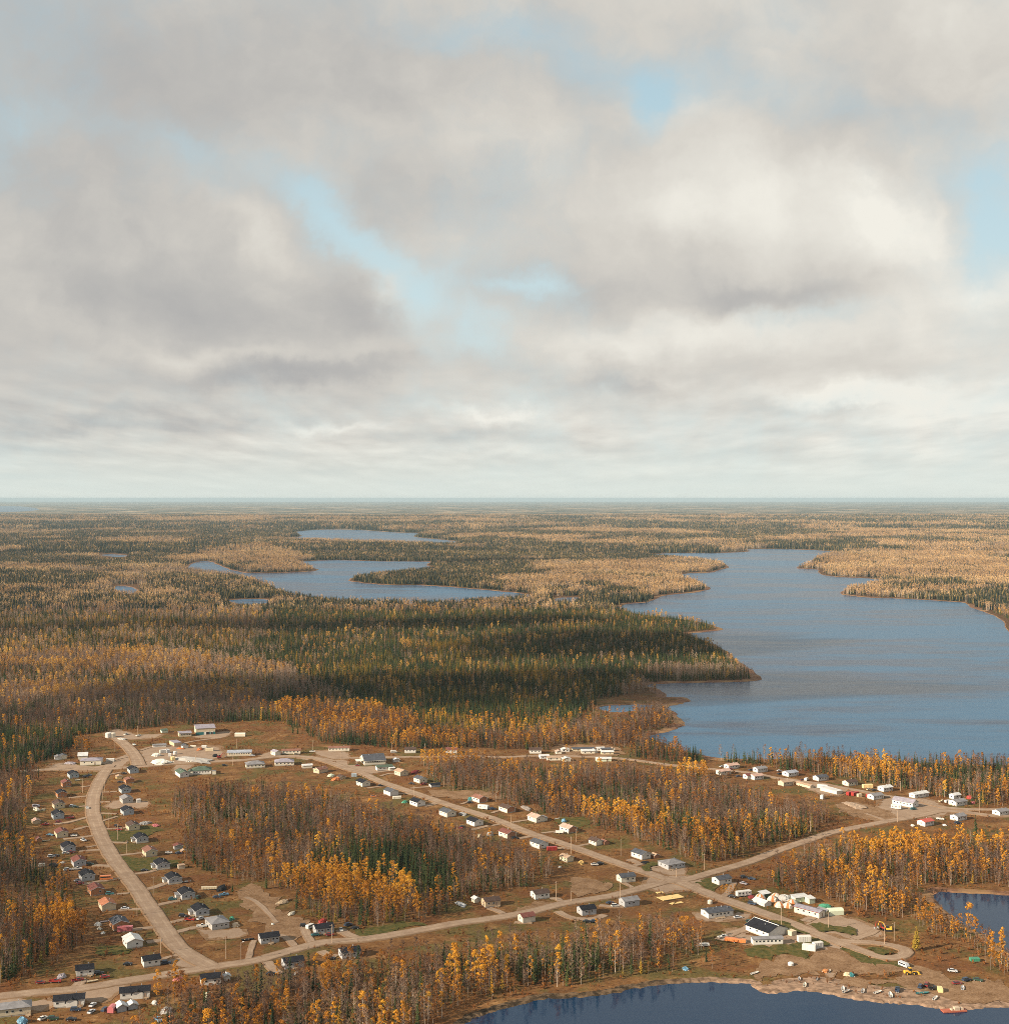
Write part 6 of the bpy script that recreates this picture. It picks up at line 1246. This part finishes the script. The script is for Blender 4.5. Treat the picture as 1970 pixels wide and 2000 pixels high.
def loader(win, x, y, hd, label):
    X, Y = gp(win, x, y); o = thing('wheel_loader', label, 'loader', (X, Y, 0), R(hd)); yl = mat('machine yellow', (.62,.36,.05), .5, .12)
    child('body', MB().prism([(-3.2,.8),(-.2,.8),(-.2,1.9),(-2.9,2.0),(-3.2,1.7)],-.95,.95).box(.1,2.0,-.8,.8,.8,1.5).mesh('body', yl), o); child('cab', MB().box(-.9,.3,-.8,.8,1.91,3.2).mesh('cab', M_GLASS), o); child('cab_roof', MB().box(-1.0,.4,-.9,.9,3.203,3.35).mesh('cab_roof', yl), o)
    child('bucket', MB().prism([(3.6,.1),(4.9,.15),(4.7,.4),(3.9,.5),(3.9,1.3),(3.6,1.4)],-1.4,1.4).mesh('bucket', yl), o)
    for s_ in (-.55,.55): child('lift_arm', MB().tube([(.6,s_,1.7),(2.6,s_,1.6),(3.7,s_,.7)],.15,5).mesh('lift_arm', yl), o)
    for sx in (-2.2,1.2):
        for sy in (-1.15,1.15): child('wheel', cached('bigw', lambda: MB().tube([(0,-.3,0),(0,.3,0)],.8,14,0).tube([(0,-.32,0),(0,.32,0)],.38,8,1).mesh('wheel',[M_TYRE, yl])), o, (sx,sy,.8))
    return o
loader('h2',1382,1040,5,'yellow wheel loader standing on the gravel above the beach')
def digger(win, x, y, hd, c, label, name='excavator'):
    X, Y = gp(win, x, y); o = thing(name, label, 'excavator', (X, Y, 0), R(hd)); m = mat('machine ' + c, CLR[c], .5, .15)
    for s_ in (-1,1): child('track', MB().prism([(-1.7,.25),(-1.4,0),(1.4,0),(1.7,.25),(1.7,.65),(1.4,.85),(-1.4,.85),(-1.7,.65)], s_*1.1 - .25, s_*1.1 + .25).mesh('track', M_TYRE), o)
    child('body', MB().box(-1.9,1.1,-1.2,1.2,.95,1.9).box(-1.9,-.7,-1.1,1.1,1.9,2.3).mesh('body', m), o); child('cab', MB().box(-.1,1.2,.1,1.15,1.903,3.0).mesh('cab', M_GLASS), o)
    child('boom', MB().tube([(1.0,-.3,1.7),(2.8,-.3,4.4),(4.6,-.3,4.6)],[.28,.26,.18],5).mesh('boom', m), o); child('stick', MB().tube([(4.5,-.3,4.7),(5.4,-.3,2.0)],.16,5).mesh('stick', m), o); child('bucket', MB().prism([(5.0,1.9),(5.9,2.1),(5.7,1.2),(5.1,1.0)],-.8,.2).mesh('bucket', M_STEEL), o); return o
digger('h2',1105,500,170,'yellow','yellow excavator with raised boom beside the red machine'); digger('h2',1050,485,200,'red','red machine beside the yellow excavator','red_digger'); digger('a6',1130,620,20,'red','red digger among the wrecks at the gravel heap','red_digger')
crate('h1',350,1150,-22,11,2.6,1.5,'orange','long orange trailer parked below the building with many vents','flat_trailer','trailer',None,True)
heap('h2',335,1015,3.4,2.8,1.6,'rust','rust orange bush like tarp on the slope above the beach'); boat('h2',372,1012,60,'white','small white boat beside the orange tarp',3.8)
boat('h2',545,1225,75,'white','white boat closest to the store on the beach, bow to the hill'); boat('h2',590,1258,40,'grey','grey boat at the water beside the first white boat'); boat('h3',165,612,35,'white','white boat drawn up next to the upright one'); boat('h3',330,645,80,'white','white boat pointing straight up the beach',6); boat('h3',760,625,10,'teal','pale teal canoe lying below the parked cars',6.5,'canoe','canoe'); boat('h3',925,690,55,'white','white boat near the red barge at the water'); boat('h3',1288,555,70,'silver','pale boat standing above the wide beach'); boat('h3',425,600,70,'white','small white boat behind the dark pickup',4); boat('H',818,980,70,'grey','grey boat close to the water between the white ones'); boat('H',345,890,80,'silver','small pale boat above the rocky shore',3.8); boat('H',385,935,75,'warm white','pale boat on the stones by the water'); boat('H',15,848,35,'white','white boat on the bank at the wood end'); boat('H',475,890,80,'silver','little grey boat alone on the bare beach',3.4)
crate('h3',990,595,80,3.6,2.2,1.9,'yellow','yellow boat box at the end of the row of cars'); crate('H',1648,752,4,4.6,2.8,1.5,'green','bright green bin at the wood edge above the beach','skip_bin','bin')
tank('H',282,785,1.5,1.2,'white','round white tank on the slope below the cargo boxes'); crate('F',1575,645,3,5.6,1.8,1.2,'white','white tank trailer in the grass below the orange trailer','tank_trailer','trailer',None,True); tank('F',1622,325,1.4,1.6,'warm white','small white tank between the wooden floor and the building with vents')
heap('h2',650,1060,3.6,2.6,1.7,'teal','teal tarp on the low bank above the beach'); heap('h2',600,1055,3.4,2.4,1.7,'tan','tan bush like heap beside the teal tarp','brush_heap','heap')
X, Y = gp('h3',1170,835); o = thing('barge', 'rusty red barge with gear moored at the beach', 'barge', (X, Y, -.9), R(8)); child('hull', MB().prism([(-5.5,.2),(-5,-.4),(5,-.4),(5.5,.2),(5.5,.9),(-5.5,.9)],-1.8,1.8).mesh('hull', mat('rusty red', (.34,.10,.06), .7, .3)), o)
child('cargo', MB().box(0,2.4,-1.2,1.0,.903,2.2).box(2.8,4.2,-1,1,.903,1.7).box(-1.5,-.6,-.9,.9,.903,1.5).mesh('cargo', mat('barge cargo', (.45,.36,.27), .8, .2)), o); child('ramp', MB().box(-1.2,1.2,1.9,6,.5,.62).mesh('ramp', M_WOOD), o)
X, Y = gp('F',1330,285); o = thing('floor_deck', 'large new plywood floor laid out beside the crossroads', 'wooden floor', (X, Y, .1), R(26)); child('deck', MB().box(-7.2,7.2,-3.4,3.4,.3,.55).mesh('deck', M_NEWWOOD), o); child('joists', MB().box(-7,7,-3.2,-3.0,0,.297).box(-7,7,-.1,.1,0,.297).box(-7,7,3.0,3.2,0,.297).mesh('joists', M_WOOD), o); BUILT.append((X, Y, 8))
for (x, y, s_, lb) in [(1385,322,3.0,'pair of plywood sheets lying below the plywood floor'),(1250,245,2.2,'plywood sheets lying above the plywood floor'),(1350,325,2.0,'small plywood sheet below the plywood floor')]:
    X, Y = gp('F',x,y); o = thing('plywood_sheet', lb, 'plywood', (X, Y, .1), R(rnd.uniform(10,40))); child('sheet', MB().box(-s_,s_,-1.2,1.2,0,.25).mesh('sheet', M_NEWWOOD), o); child('bearer', MB().box(-s_+.2,s_-.2,-.2,.2,-.1,-.003).mesh('bearer', M_WOOD), o)
heap('E',665,1170,4.4,3.4,2.0,'yellow','round straw coloured hay bale heap in the field beside the small cream house','hay_heap','hay',m=mat('straw',(.5,.34,.13),.95,.2)); crate('E',448,1072,12,6.5,2.4,2.4,'red','red truck box beside the white slate roofed house')
bld('shed','E',1228,1130,-60,3.8,4,'g','brown brick','tan','small brown shed between the wrecks and the large grey house','shed',None,hw=1.9,rise=.9,side=0,found=False,chim=0)
heap('e1',1195,985,5,3.6,2.2,'blue','blue green tarp behind the off white house on the straight street'); boat('e1',1120,955,30,'white','white boat beside the blue green tarp',4.2); heap('e1',760,835,15,5,1.8,'grey','long heap of grey scrap behind the brick gabled house','scrap_heap','scrap',m=mat('scrap',(.22,.19,.17),.8,.6,1.3)); crate('e1',262,838,-28,8,3,2.7,'white','white trailer with teal end beside the brick gabled house','house_trailer','trailer',None,True,2)
car('suv','e1',370,845,20,'dark blue','dark car between the white trailer and the brick gabled house'); car('sedan','e1',105,770,15,'black','black car before the teal sided house'); heap('e1',110,735,5,4,2.6,'teal','teal sheeted shed heap behind the black car','teal_tarp'); crate('e1',1145,1120,-10,5.5,2.2,1.3,'white','low white trailer before the pinkish roofed brick house','flat_trailer','trailer',None,True); car('suv','e1',625,1185,20,'black','black car before the maroon roofed brick house')
for (w_,x,y,w,d,h,c,lb) in [('c2',1555,925,9,5,1.5,'grey','spread of grey scrap at the roadside beside the off white house'),('e1',340,1140,5,4,2.4,'grey','grey scrap beside the maroon roofed brick house'),('e1',215,1160,4,3,2,'cream','cream scrap at the wood edge beside the grey scrap'),('E',1140,1168,6,4,1.5,'black','dark wreckage before the white slate roofed house'),('F',508,54,2.4,2,.8,'white','small white scrap in the field grass'),('D',1600,335,10,4,1.3,'silver','silvery scrap beside the tan bungalow'),('c2',840,305,14,5,2,'dark red','dark red scrap row behind the cream tan roofed house'),('D',280,315,12,5,1.2,'tan','pale brush and boards in the open field'),('D',340,402,8,3,1.0,'warm white','pale stones in the open field'),
    ('a4',1090,890,11,5,2.0,'black','dark scrap in the field behind the grey porch houses'),('a2',1700,300,9,5,1.6,'grey','grey scrap beside the cream house on the inner side'),('a2',1860,330,8,5,1.2,'pink','pinkish scrap beyond the cream house on the inner side'),('a2',180,100,5,3,1.3,'cream','cream scrap beside the white trucks at the wood'),('a2',340,925,9,5,1.6,'black','dark scrap at the wood edge behind the pale grey house'),('a2',470,885,3.5,2,1,'white','two white bins behind the pale grey house'),
    ('a1',370,550,11,6,1.8,'lilac','lilac grey scrap before the long cream store'),('a1',1130,190,10,6,1.6,'white','white scrap at the top of the upper road'),('a6',840,490,12,5,1.5,'orange','rusty orange scrap in the yard before the field'),('a6',560,480,8,4,1.2,'orange','orange scrap beside the small white shed in the yard'),('a6',910,655,10,4,1.3,'dark red','dark red scrap along the cross road'),('a6',1070,590,9,5,2,'black','dark wreckage at the end of the gravel heap'),('B',460,872,7,4,1.5,'lilac','whitish scrap behind the red car at the front road'),('B',1240,1135,6,5,2.2,'grey','grey scrap in the grass below the front road')]:
    heap(w_, x, y, w, d, h, c, lb, 'scrap_heap', 'scrap', m=mat('scrap ' + c, tuple(v_ * .8 for v_ in CLR[c]), .75, .65, 1.2))
# ---------------------------------------------------------------- vehicles and yard things in the western village
for (w_,k,x,y,h,c,lb) in [('a1','suv',585,755,20,'black','black car beside the northernmost pale blue house'),('a1','pickup',630,735,25,'dark blue','dark blue pickup behind the black car'),('a2','suv',625,48,20,'silver','silver car beside the cream dark roofed house'),('a2','sedan',665,62,20,'dark green','dark green car beside the silver car'),('a2','pickup',840,78,-70,'white','white pickup standing on the long street'),('a2','van',80,55,-10,'lilac','pale van at the wood edge, upper of two'),('a2','van',85,110,-40,'warm white','whitish van at the wood edge, lower of two'),
     ('a2','pickup',585,225,25,'red','red and white pickup beside the pale blue house'),('a2','sedan',410,285,20,'dark red','dark red car below the pale blue house'),('a2','pickup',215,325,25,'red','red pickup near the little pinkish shed'),('a2','sedan',640,490,8,'white','white car beside the cream maroon roofed house'),('a2','suv',785,558,-40,'silver','silver car alone on the grass by the long street'),('a2','sedan',290,478,-10,'blue','grey blue car behind the cream maroon roofed house'),('a2','sedan',600,738,22,'dark red','dark red car across the front of the pale grey house'),('a2','sedan',520,752,25,'white','white car beside the dark red one'),
     ('a2','pickup',690,985,20,'white','white pickup before the pale grey maroon roofed house'),('a2','suv',550,1000,25,'silver','grey car behind the white pickup'),('a2','suv',880,915,10,'dark green','dark green car in the shade of the pale grey maroon roofed house'),('a2','suv',310,800,25,'silver','silver car in the yard before the wood'),('a2','sedan',375,790,20,'black','black car beside the silver one before the wood'),('a2','bus',1125,1135,14,'orange','orange minibus parked beside the long street'),('a2','sedan',700,1160,40,'lilac','lilac car behind the house by the minibus'),('a2','sedan',735,1200,10,'dark red','dark red car below the lilac one'),
     ('a2','sedan',1272,345,-50,'black','black car on the driveway of the cream dark brown house'),('a2','sedan',1312,402,5,'red','red car behind the pole on the green lawn'),('a2','sedan',1690,1010,15,'black','black car on the driveway of a grey porch house'),('a1','sedan',1165,705,10,'black','dark car beside the yellow shed'),('a1','sedan',1100,835,15,'black','black car on the grass below the yellow shed'),('a3','suv',640,520,10,'teal','teal car beside the orange maroon roofed house'),('a3','sedan',870,738,8,'silver','grey car alone on the driveway of the half rusty roof'),('a3','suv',1575,600,20,'teal','teal car on the driveway of a grey porch house'),
     ('a4','suv',735,1030,80,'dark green','dark green car behind a grey porch house'),('a4','sedan',1015,1025,15,'dark blue','dark blue car below the field scrap'),('a4','pickup',1120,990,25,'blue','blue and white pickup below the field scrap'),('a4','sedan',300,365,10,'white','white car beside the cream brown roofed house'),('a4','sedan',450,370,20,'dark blue','dark blue car before the small grey shed'),
     ('B','suv',1360,425,-10,'black','black car before the last grey porch house'),('B','pickup',1410,452,-5,'red','red car in the yard of the last grey porch house'),('B','sedan',1490,445,60,'silver','silver car below the last grey porch house'),('B','pickup',1500,500,10,'white','white pickup in the yard of the large grey house'),
     ('D','suv',435,498,10,'black','dark car behind the bungalow with the red canopy'),('D','van',478,508,60,'white','white van beside the bungalow with the red canopy'),('D','sedan',708,528,-75,'white','white car with blue roof at the bungalow with the red canopy'),('D','suv',762,492,40,'dark blue','dark car on the grass beyond the bungalow with the red canopy'),('D','sedan',812,515,10,'black','black wreck on the grass beyond the bungalow with the red canopy'),('D','sedan',518,566,20,'teal','teal car at the front of the bungalow with the red canopy'),('D','sedan',622,566,15,'dark red','dark red car under the front steps'),('D','sedan',185,858,15,'black','black car on the driveway below the front road'),('D','sedan',632,742,15,'black','black car beside the bungalow behind the trunks'),
     ('B','suv',735,852,20,'black','black car beside the small white bungalow'),('B','sedan',780,880,20,'red','red car on the grass before the small white bungalow'),('B','pickup',578,905,30,'dark red','dark red wreck before the small white bungalow'),('B','pickup',410,912,8,'red','bright red car beside the front road with the whitish scrap'),('B','sedan',300,922,10,'dark red','dull red car in the grass west of the bright red one'),('B','sedan',950,785,10,'black','black car alone in the grass above the front road'),('B','suv',1235,775,15,'dark blue','dark car beside the white bungalow at the street corner'),('B','sedan',690,1090,80,'silver','silver car, upper of two beside the long white house'),('B','sedan',680,1140,75,'silver','silver car, lower of two beside the long white house'),('B','suv',562,1125,10,'dark blue','dark blue car under the end of the long white house'),('B','sedan',320,1190,60,'white','white car beside the beige hip roofed house'),('B','suv',395,1192,10,'dark green','dark green car at the bottom edge'),('B','sedan',530,1198,10,'black','black car at the bottom edge beside the orange shrubs'),('B','pickup',1175,1200,-50,'blue','blue and white pickup at the bottom edge'),('B','suv',785,1125,70,'dark blue','dark car beside the pinkish domed shed'),
     ('c1','sedan',95,285,10,'silver','silver car beside the long beige store'),('c1','pickup',990,225,10,'white','white pickup beside the pole at the field edge'),('c1','sedan',750,262,20,'cream','cream car before the long brown roofed building'),('c1','sedan',1665,432,10,'dark red','dark red car in front of the village hall'),('c2','sedan',330,505,15,'black','black car on the driveway near the hall'),('c2','sedan',790,475,-15,'black','black car before the off white house on the straight street'),('c2','pickup',970,485,30,'dark red','dark red pickup before the off white house'),('c2','sedan',225,665,10,'orange','orange red car at the wood edge beside the slate roofed house'),('c2','pickup',1490,1140,10,'red','pale red pickup beside the bright white house'),('c2','sedan',1545,1120,30,'black','black car behind the pale red pickup'),
     ('a1','pickup',1185,120,80,'white','white pickup at the top of the upper road'),('a1','pickup',1375,140,60,'white','white pickup by the pole beyond the field track'),('a1','pickup',1310,275,-60,'white','white pickup standing on the upper road'),('C',"van",1100,345,10,'white','white van beside the bungalow beyond the hall'),('a6','suv',1210,738,10,'black','black car behind the dark green roofed building')]:
    car(k, w_, x, y, h, c, lb)
boat('a1',470,800,15,'white','white boat on the grass below the northernmost pale blue house',4.5); boat('a2',230,560,12,'cream','cream boat on a trailer beside the small orange shed',5); boat('a4',560,790,12,'white','white boat beside a grey porch house',6); boat('a3',1780,325,10,'white','white boat nearest the street on the inner side',4) if False else None
boat('B',690,908,25,'cream','pale boat in the grass below the red car'); boat('D',375,850,70,'white','white boat below the front steps',5); boat('D',15,598,20,'black','black covered boat on the open field',6.5); boat('a3',575,930,10,'lilac','lilac boat in the junk behind the orange slate roofed house',5)
crate('a3',870,1060,10,8,2.6,2.5,'pink','pink container before the orange slate roofed house'); crate('a2',165,940,5,3.6,2.2,2.0,'warm white','whitish box in the grass before the wood'); crate('a4',900,902,6,9,1.8,1.4,'cream','long narrow cream trailer in the field','flat_trailer','trailer',None,True)
bld('shed','a4',495,592,-66,4,4,'f','beige','tan','small beige shed beside a grey porch house','shed',None,hw=2.1,side=0,found=False,chim=0); bld('shed','a4',450,300,-66,5.5,5,'g','grey','maroon','small grey shed at the wood edge on the inner side','shed',None,hw=2.3,rise=.9,side=0,found=False,chim=0); bld('shed','a4',530,365,-60,3,3,'g','orange brick','tan','small orange shed beside the grey one at the wood edge','shed',None,hw=1.9,rise=.7,side=0,found=False,chim=0)
bld('shed','a1',1090,778,-66,4.6,4.5,'g','yellow','yellow' if 'yellow' in RF else 'tan','small yellow shed beside the corner house','shed',None,hw=2.3,rise=.8,side=0,found=False,chim=0); bld('shed','a1',1380,1130,-66,2.8,3,'f','white','white','white shed on the gravel pad of the grey roofed house','shed',None,hw=2.3,side=0,found=False,chim=0); bld('shed','a2',90,300,-60,5,6,'g','tan','pinkish','little pinkish roofed shed beside the red pickup at the wood','shed',None,hw=2.0,rise=1.2,side=0,found=False,chim=0); bld('shed','a2',125,575,-60,3.4,4,'g','orange brick','maroon','small orange shed beside the cream boat','shed',None,hw=2.1,rise=1.2,side=0,found=False,chim=0)
heap('B',1725,445,3.6,2.6,1.9,'green','green tarp behind the large grey house'); heap('B',1752,490,6,4,1.6,'tan','tan covered pile beside the large grey house'); heap('D',570,470,5,3,2.4,'red','red canopy showing behind the bungalow roof','canopy'); heap('a3',465,975,4,3,1.8,'white','white tarp in the junk behind the orange slate roofed house'); heap('a3',540,1095,2.6,2,1,'white','small white tarp below the junk'); heap('a3',490,1030,3,2,1,'warm white','pale tarp in the middle of the junk')
crate('B',833,1130,85,4.4,3,2.8,'pink','pinkish domed shed below the long white house','domed_shed','shed',None,False,0,True); bld('shed','B',908,1132,-62,4,5,'g','pale grey','white','small grey shed with white gable roof below the long white house','shed',None,hw=2.4,rise=1.1,side=0,found=False,chim=0); bld('shed','B',990,1112,-62,4.2,4,'g','pale grey','white','grey shed beside the white gabled shed, without front door','shed',None,hw=1.9,rise=1.0,side=0,found=False,chim=0)
heap('B',1150,1072,3,2.4,1.6,'white','small white tarp below the front gable house'); heap('B',1265,1195,4.5,3.2,2.0,'orange','orange tarp at the bottom edge'); heap('B',165,1212,5,4,2.6,'blue','blue tarp at the bottom edge before the beige house'); heap('B',1325,900,5,4,2.2,'pink','pink and white tarp before the golden trees'); bld('shed','B',1692,900,-66,2.8,3.4,'g','white','white','small white shed beside the white house below the corner','shed',None,hw=2.3,rise=.7,side=0,found=False,chim=0); tank('B',1552,1062,1.7,4.2,'pale green','round pale green tank among the trees below the corner')
heap('c1',1265,585,6,4,2.2,'pale green','pale green covered pile beside the orange tarps'); heap('c1',1350,635,10,5,1.9,'orange','orange tarps spread at the wood edge'); crate('c1',1608,590,10,4.4,2.6,2.4,'pale blue','pale blue box beside the straight street'); crate('c2',572,690,12,6.5,2.6,1.9,'warm white','low whitish shed before the slate roofed white house','low_shed','shed'); heap('c2',690,748,5,3.4,1.7,'green','green shelter tarp beside the white house in the gravel yard')
bld('shed','D',1722,318,-62,3.6,4,'g','warm white','white','whitish shed behind the tan bungalow','shed',None,hw=2.1,rise=.9,side=0,found=False,chim=0); heap('D',200,482,1.8,1.6,1,'white','small white drum heap on the field track','drum','drum'); heap('F',1440,815,4,3,1.3,'blue','blue tarp at the wood edge above the bay')
# poles
for i, (w_, x, y, h, lb) in enumerate([('a1',1015,390,11,'pole beside the upper road before the golden bushes'),('a1',545,978,11,'pole in the grass before the orange brick houses'),('a1',875,968,10,'pole at the bend of the long street, upper of two'),('a1',838,1082,9,'pole at the bend of the long street, lower of two'),('a1',1362,120,9,'pole beyond the field track'),('a2',1165,355,11,'pole between the inner side houses at the gravel pad'),('a2',1292,545,11,'pole before the red car on the green lawn'),('a2',20,1050,11,'pole standing at the west wood edge'),('a2',1430,745,9,'pole below the pole with the red car'),('a3',1290,525,11,'pole beside the driveway of the grey house with white boat'),('B',1678,738,11,'pole in the corner field of the two streets'),('B',1196,695,8,'pole beside the white house near the front road'),('B',1020,415,8,'pole beside the driveway of the half rusty roof'),
      ('C',1330,348,9,'pole at the wood edge beyond the hall'),('C',500,322,9,'pole at the field edge by the white pickup'),('C',710,398,8,'pole on the gravel beside the hall'),('C',1252,688,10,'pole at the straight street above the black roofed white house'),('C',1475,598,9,'pole behind the low black roofed shed'),('C',1088,330,8,'pole beside the white van beyond the hall'),('C',1630,400,8,'pale pole among the golden trees on the lakeside lane'),
      ('E',325,875,9,'pole before the off white pinkish roofed house'),('E',590,1095,11,'pole at the straight street by the red truck box'),('E',630,1010,9,'pole beside the brick house with the low trailer'),('E',960,1115,11,'pole in the grass by the brown shed'),('E',1582,1215,10,'pole beside the lake road near the crossroads'),('F',480,302,11,'pole beside the white bungalow on the dirt lot'),('F',592,308,6,'short pole at the front road'),('F',955,292,10,'pole above the pale grey bungalow'),('F',1372,132,6,'short pole at the crossroads before the large grey house'),
      ('H',210,490,11,'pole at the landing road before the dome tents'),('H',563,512,9,'pole in the green verge of the landing road'),('H',980,630,11,'pole at the turning loop'),('H',1050,605,10,'pole behind the turning loop beside the excavator'),('G',428,935,8,'pole in the wood by the lake road'),('G',1074,862,9,'pole in front of the large lavender roofed building'),('G',1683,795,11,'pole at the fork of the lane'),('G',1097,640,9,'pole under the golden trees on the lane'),('D',640,622,10,'pole before the bungalow with the red canopy'),('A',1762,312,9,'pole on the field above the long store'),('A',1732,440,9,'pole at the cross road before the long store'),('A',1455,415,8,'pole beside the sack heap on the cross road'),('G',489,500,8,'pole beside the slate roofed lane house')]):
    pole(w_, x, y, h, 'wooden utility ' + lb)
pole('E',140,920,11,'leaning wooden utility pole beside the maroon roofed brick house',lean=.08)
pole('B',1788,750,9,'street lamp on a wooden pole at the front road', lamp=True)
# lone trees and bushes that stand out
def lone(kind, w_, x, y, hgt, label, which=0):
    X, Y = gp(w_, x, y); H = TM[kind][which][2]; o = tree(kind, X, Y, .1, hgt / H, label, None, which); o.scale = (o.scale[0] * (1.75 if kind == 'tamarack' else 1.25),) * 2 + (o.scale[2],)
lone('tamarack','h2',1455,745,12.5,'tall golden tamarack standing alone beside the turning loop',0); lone('spruce','g2',1490,1065,16,'lone dark spruce below the road fork',1); lone('spruce','D',512,955,12,'dark spruce alone among aspens below the grey bungalow',4); lone('golden_aspen','h1',1105,365,10,'rounded golden tree behind the dome tents',2); lone('golden_aspen','h1',1370,430,5,'small golden tree behind the pale green huts',2)
lone('rusty_birch','B',1455,605,3.6,'small orange bush in the corner field',2); lone('spruce','D',152,215,7.5,'small dark spruce at the edge of the open field',4); lone('spruce','a4',1250,935,5,'dark bush beside the field scrap',4); lone('golden_aspen','B',455,240,9,'bright golden tree at the west wood beside the minibus yard',2); lone('golden_aspen','B',505,170,8,'second golden tree beside the one at the minibus yard',2)
lone('rusty_birch','a6',150,790,5,'orange bush beside the cross road below the sacks',2); lone('golden_aspen','e2',660,165,9,'golden tree in the middle of the camp of sheds',3); lone('golden_aspen','H',1620,590,19,'largest golden aspen leaning over the pond bank',4); lone('spruce','C',350,200,9,'dark spruce bush at the corner of the field, larger one',4); lone('spruce','C',385,205,7,'dark spruce bush at the corner of the field, smaller one',4); lone('spruce','F',1495,690,7,'small dark spruce at the end of the strip above the bay',4)
for i, (x, y, h) in enumerate([(150,440,5.5),(215,450,6.2),(280,455,5.8),(340,420,5.0)]): lone('golden_aspen','h1',x,y,h,('outer','second','third','inner')[i] + ' yellow bush in the row before the slate roofed house',2)
# ---------------------------------------------------------------- the woods, after the buildings have claimed their ground
GROUPS = [('golden_aspen', 'golden aspen with leafy crown in the wood strip above the bay', W([(300,2300),(300,1950),(900,1860),(1420,1800),(1420,1900),(900,2000),(860,2300)])),]
bx = np.array(BUILT) if BUILT else np.zeros((0, 3))
def free(X, Y, m_=1.0):
    return not len(bx) or (np.hypot(bx[:, 0] - X, bx[:, 1] - Y) > bx[:, 2] + m_).all()
vis = lambda X, Y: abs(X) < .39 * Y and Y > 565
NEAR = [t_ for t_ in NEAR if free(t_[0], t_[1], 1.5)]
NEAR.sort(key=lambda t_: t_[1])
quota = {'golden_aspen': 110, 'bare_aspen': 100, 'spruce': 45, 'rusty_birch': 30, 'tamarack': 14}
LOOK = {'golden_aspen': 'golden leafed aspen', 'bare_aspen': 'bare aspen with thin twigs', 'spruce': 'dark green narrow spruce', 'rusty_birch': 'rust brown young birch', 'tamarack': 'feathery yellow tamarack'}
PLACE = [('strip', 'in the wood strip between the front road and the bay', W([(190,2300),(190,1975),(440,1945),(700,1880),(1280,1810),(1420,1860),(1420,1910),(900,2010),(860,2300)])),
         ('pond', 'on the grassy bank beside the small pond', W([(1770,1775),(1850,1775),(2600,1880),(2600,1990),(1900,1930),(1770,1830)])),
         ('west', 'in the wood behind the long street', W([(-900,1600),(180,1600),(180,1930),(-900,2100)])),
         ('loop', 'in the wood inside the loop of streets', W([(330,1540),(1090,1600),(1090,1760),(640,1830),(330,1720)])),
         ('lake road', 'in the wood between the lake road and the landing', W([(1440,1600),(2600,1600),(2600,1780),(1800,1800),(1440,1740)]))]
rest = {k: [] for k in KIND5}
for X, Y, Z, k, s_ in NEAR:
    pl = next((p for p in PLACE if inside(p[2], np.array([X]), np.array([Y]))[0]), None) if s_ > .5 and quota[k] > 0 and vis(X, Y) else None
    if pl:
        quota[k] -= 1; lb = LOOK[k] + ' ' + pl[1]
        tree(k, X, Y, Z, s_, lb, lb.replace(LOOK[k], k.replace('_', ' ') + 's'))
    else: rest[k].append((X, Y, Z - .15, s_))
for k in KIND5:
    FOREST[k].append(np.array(rest[k]))
x, y = SHRUBS; ok = np.array([free(a, b, .8) for a, b in zip(x, y)]); x, y = x[ok], y[ok]
FOREST['shrub'].append(np.stack([x, y, np.zeros(len(x)) - .05, g.uniform(.35, 1.05, len(x))], 1))
FOREST['tuft'] = [TUFTS]; PROTO['tuft'] = PROTO['shrub']
NAMES = {'mid_golden_aspen': 'golden_aspen_forest', 'mid_bare_aspen': 'bare_aspen_forest', 'tuft': 'undergrowth', 'spruce': 'spruce_forest', 'golden_aspen': 'golden_aspen_forest', 'bare_aspen': 'bare_aspen_forest', 'rusty_birch': 'rusty_birch_forest', 'tamarack': 'tamarack_forest', 'shrub': 'shrubbery',
         'dark_wood': 'distant_spruce_forest', 'mixed_wood': 'distant_mixed_forest', 'pale_wood': 'distant_golden_forest', 'bare_wood': 'distant_bare_forest'}
for k, parts in FOREST.items(): woods(NAMES[k], k, np.concatenate([p for p in parts if len(p)]))
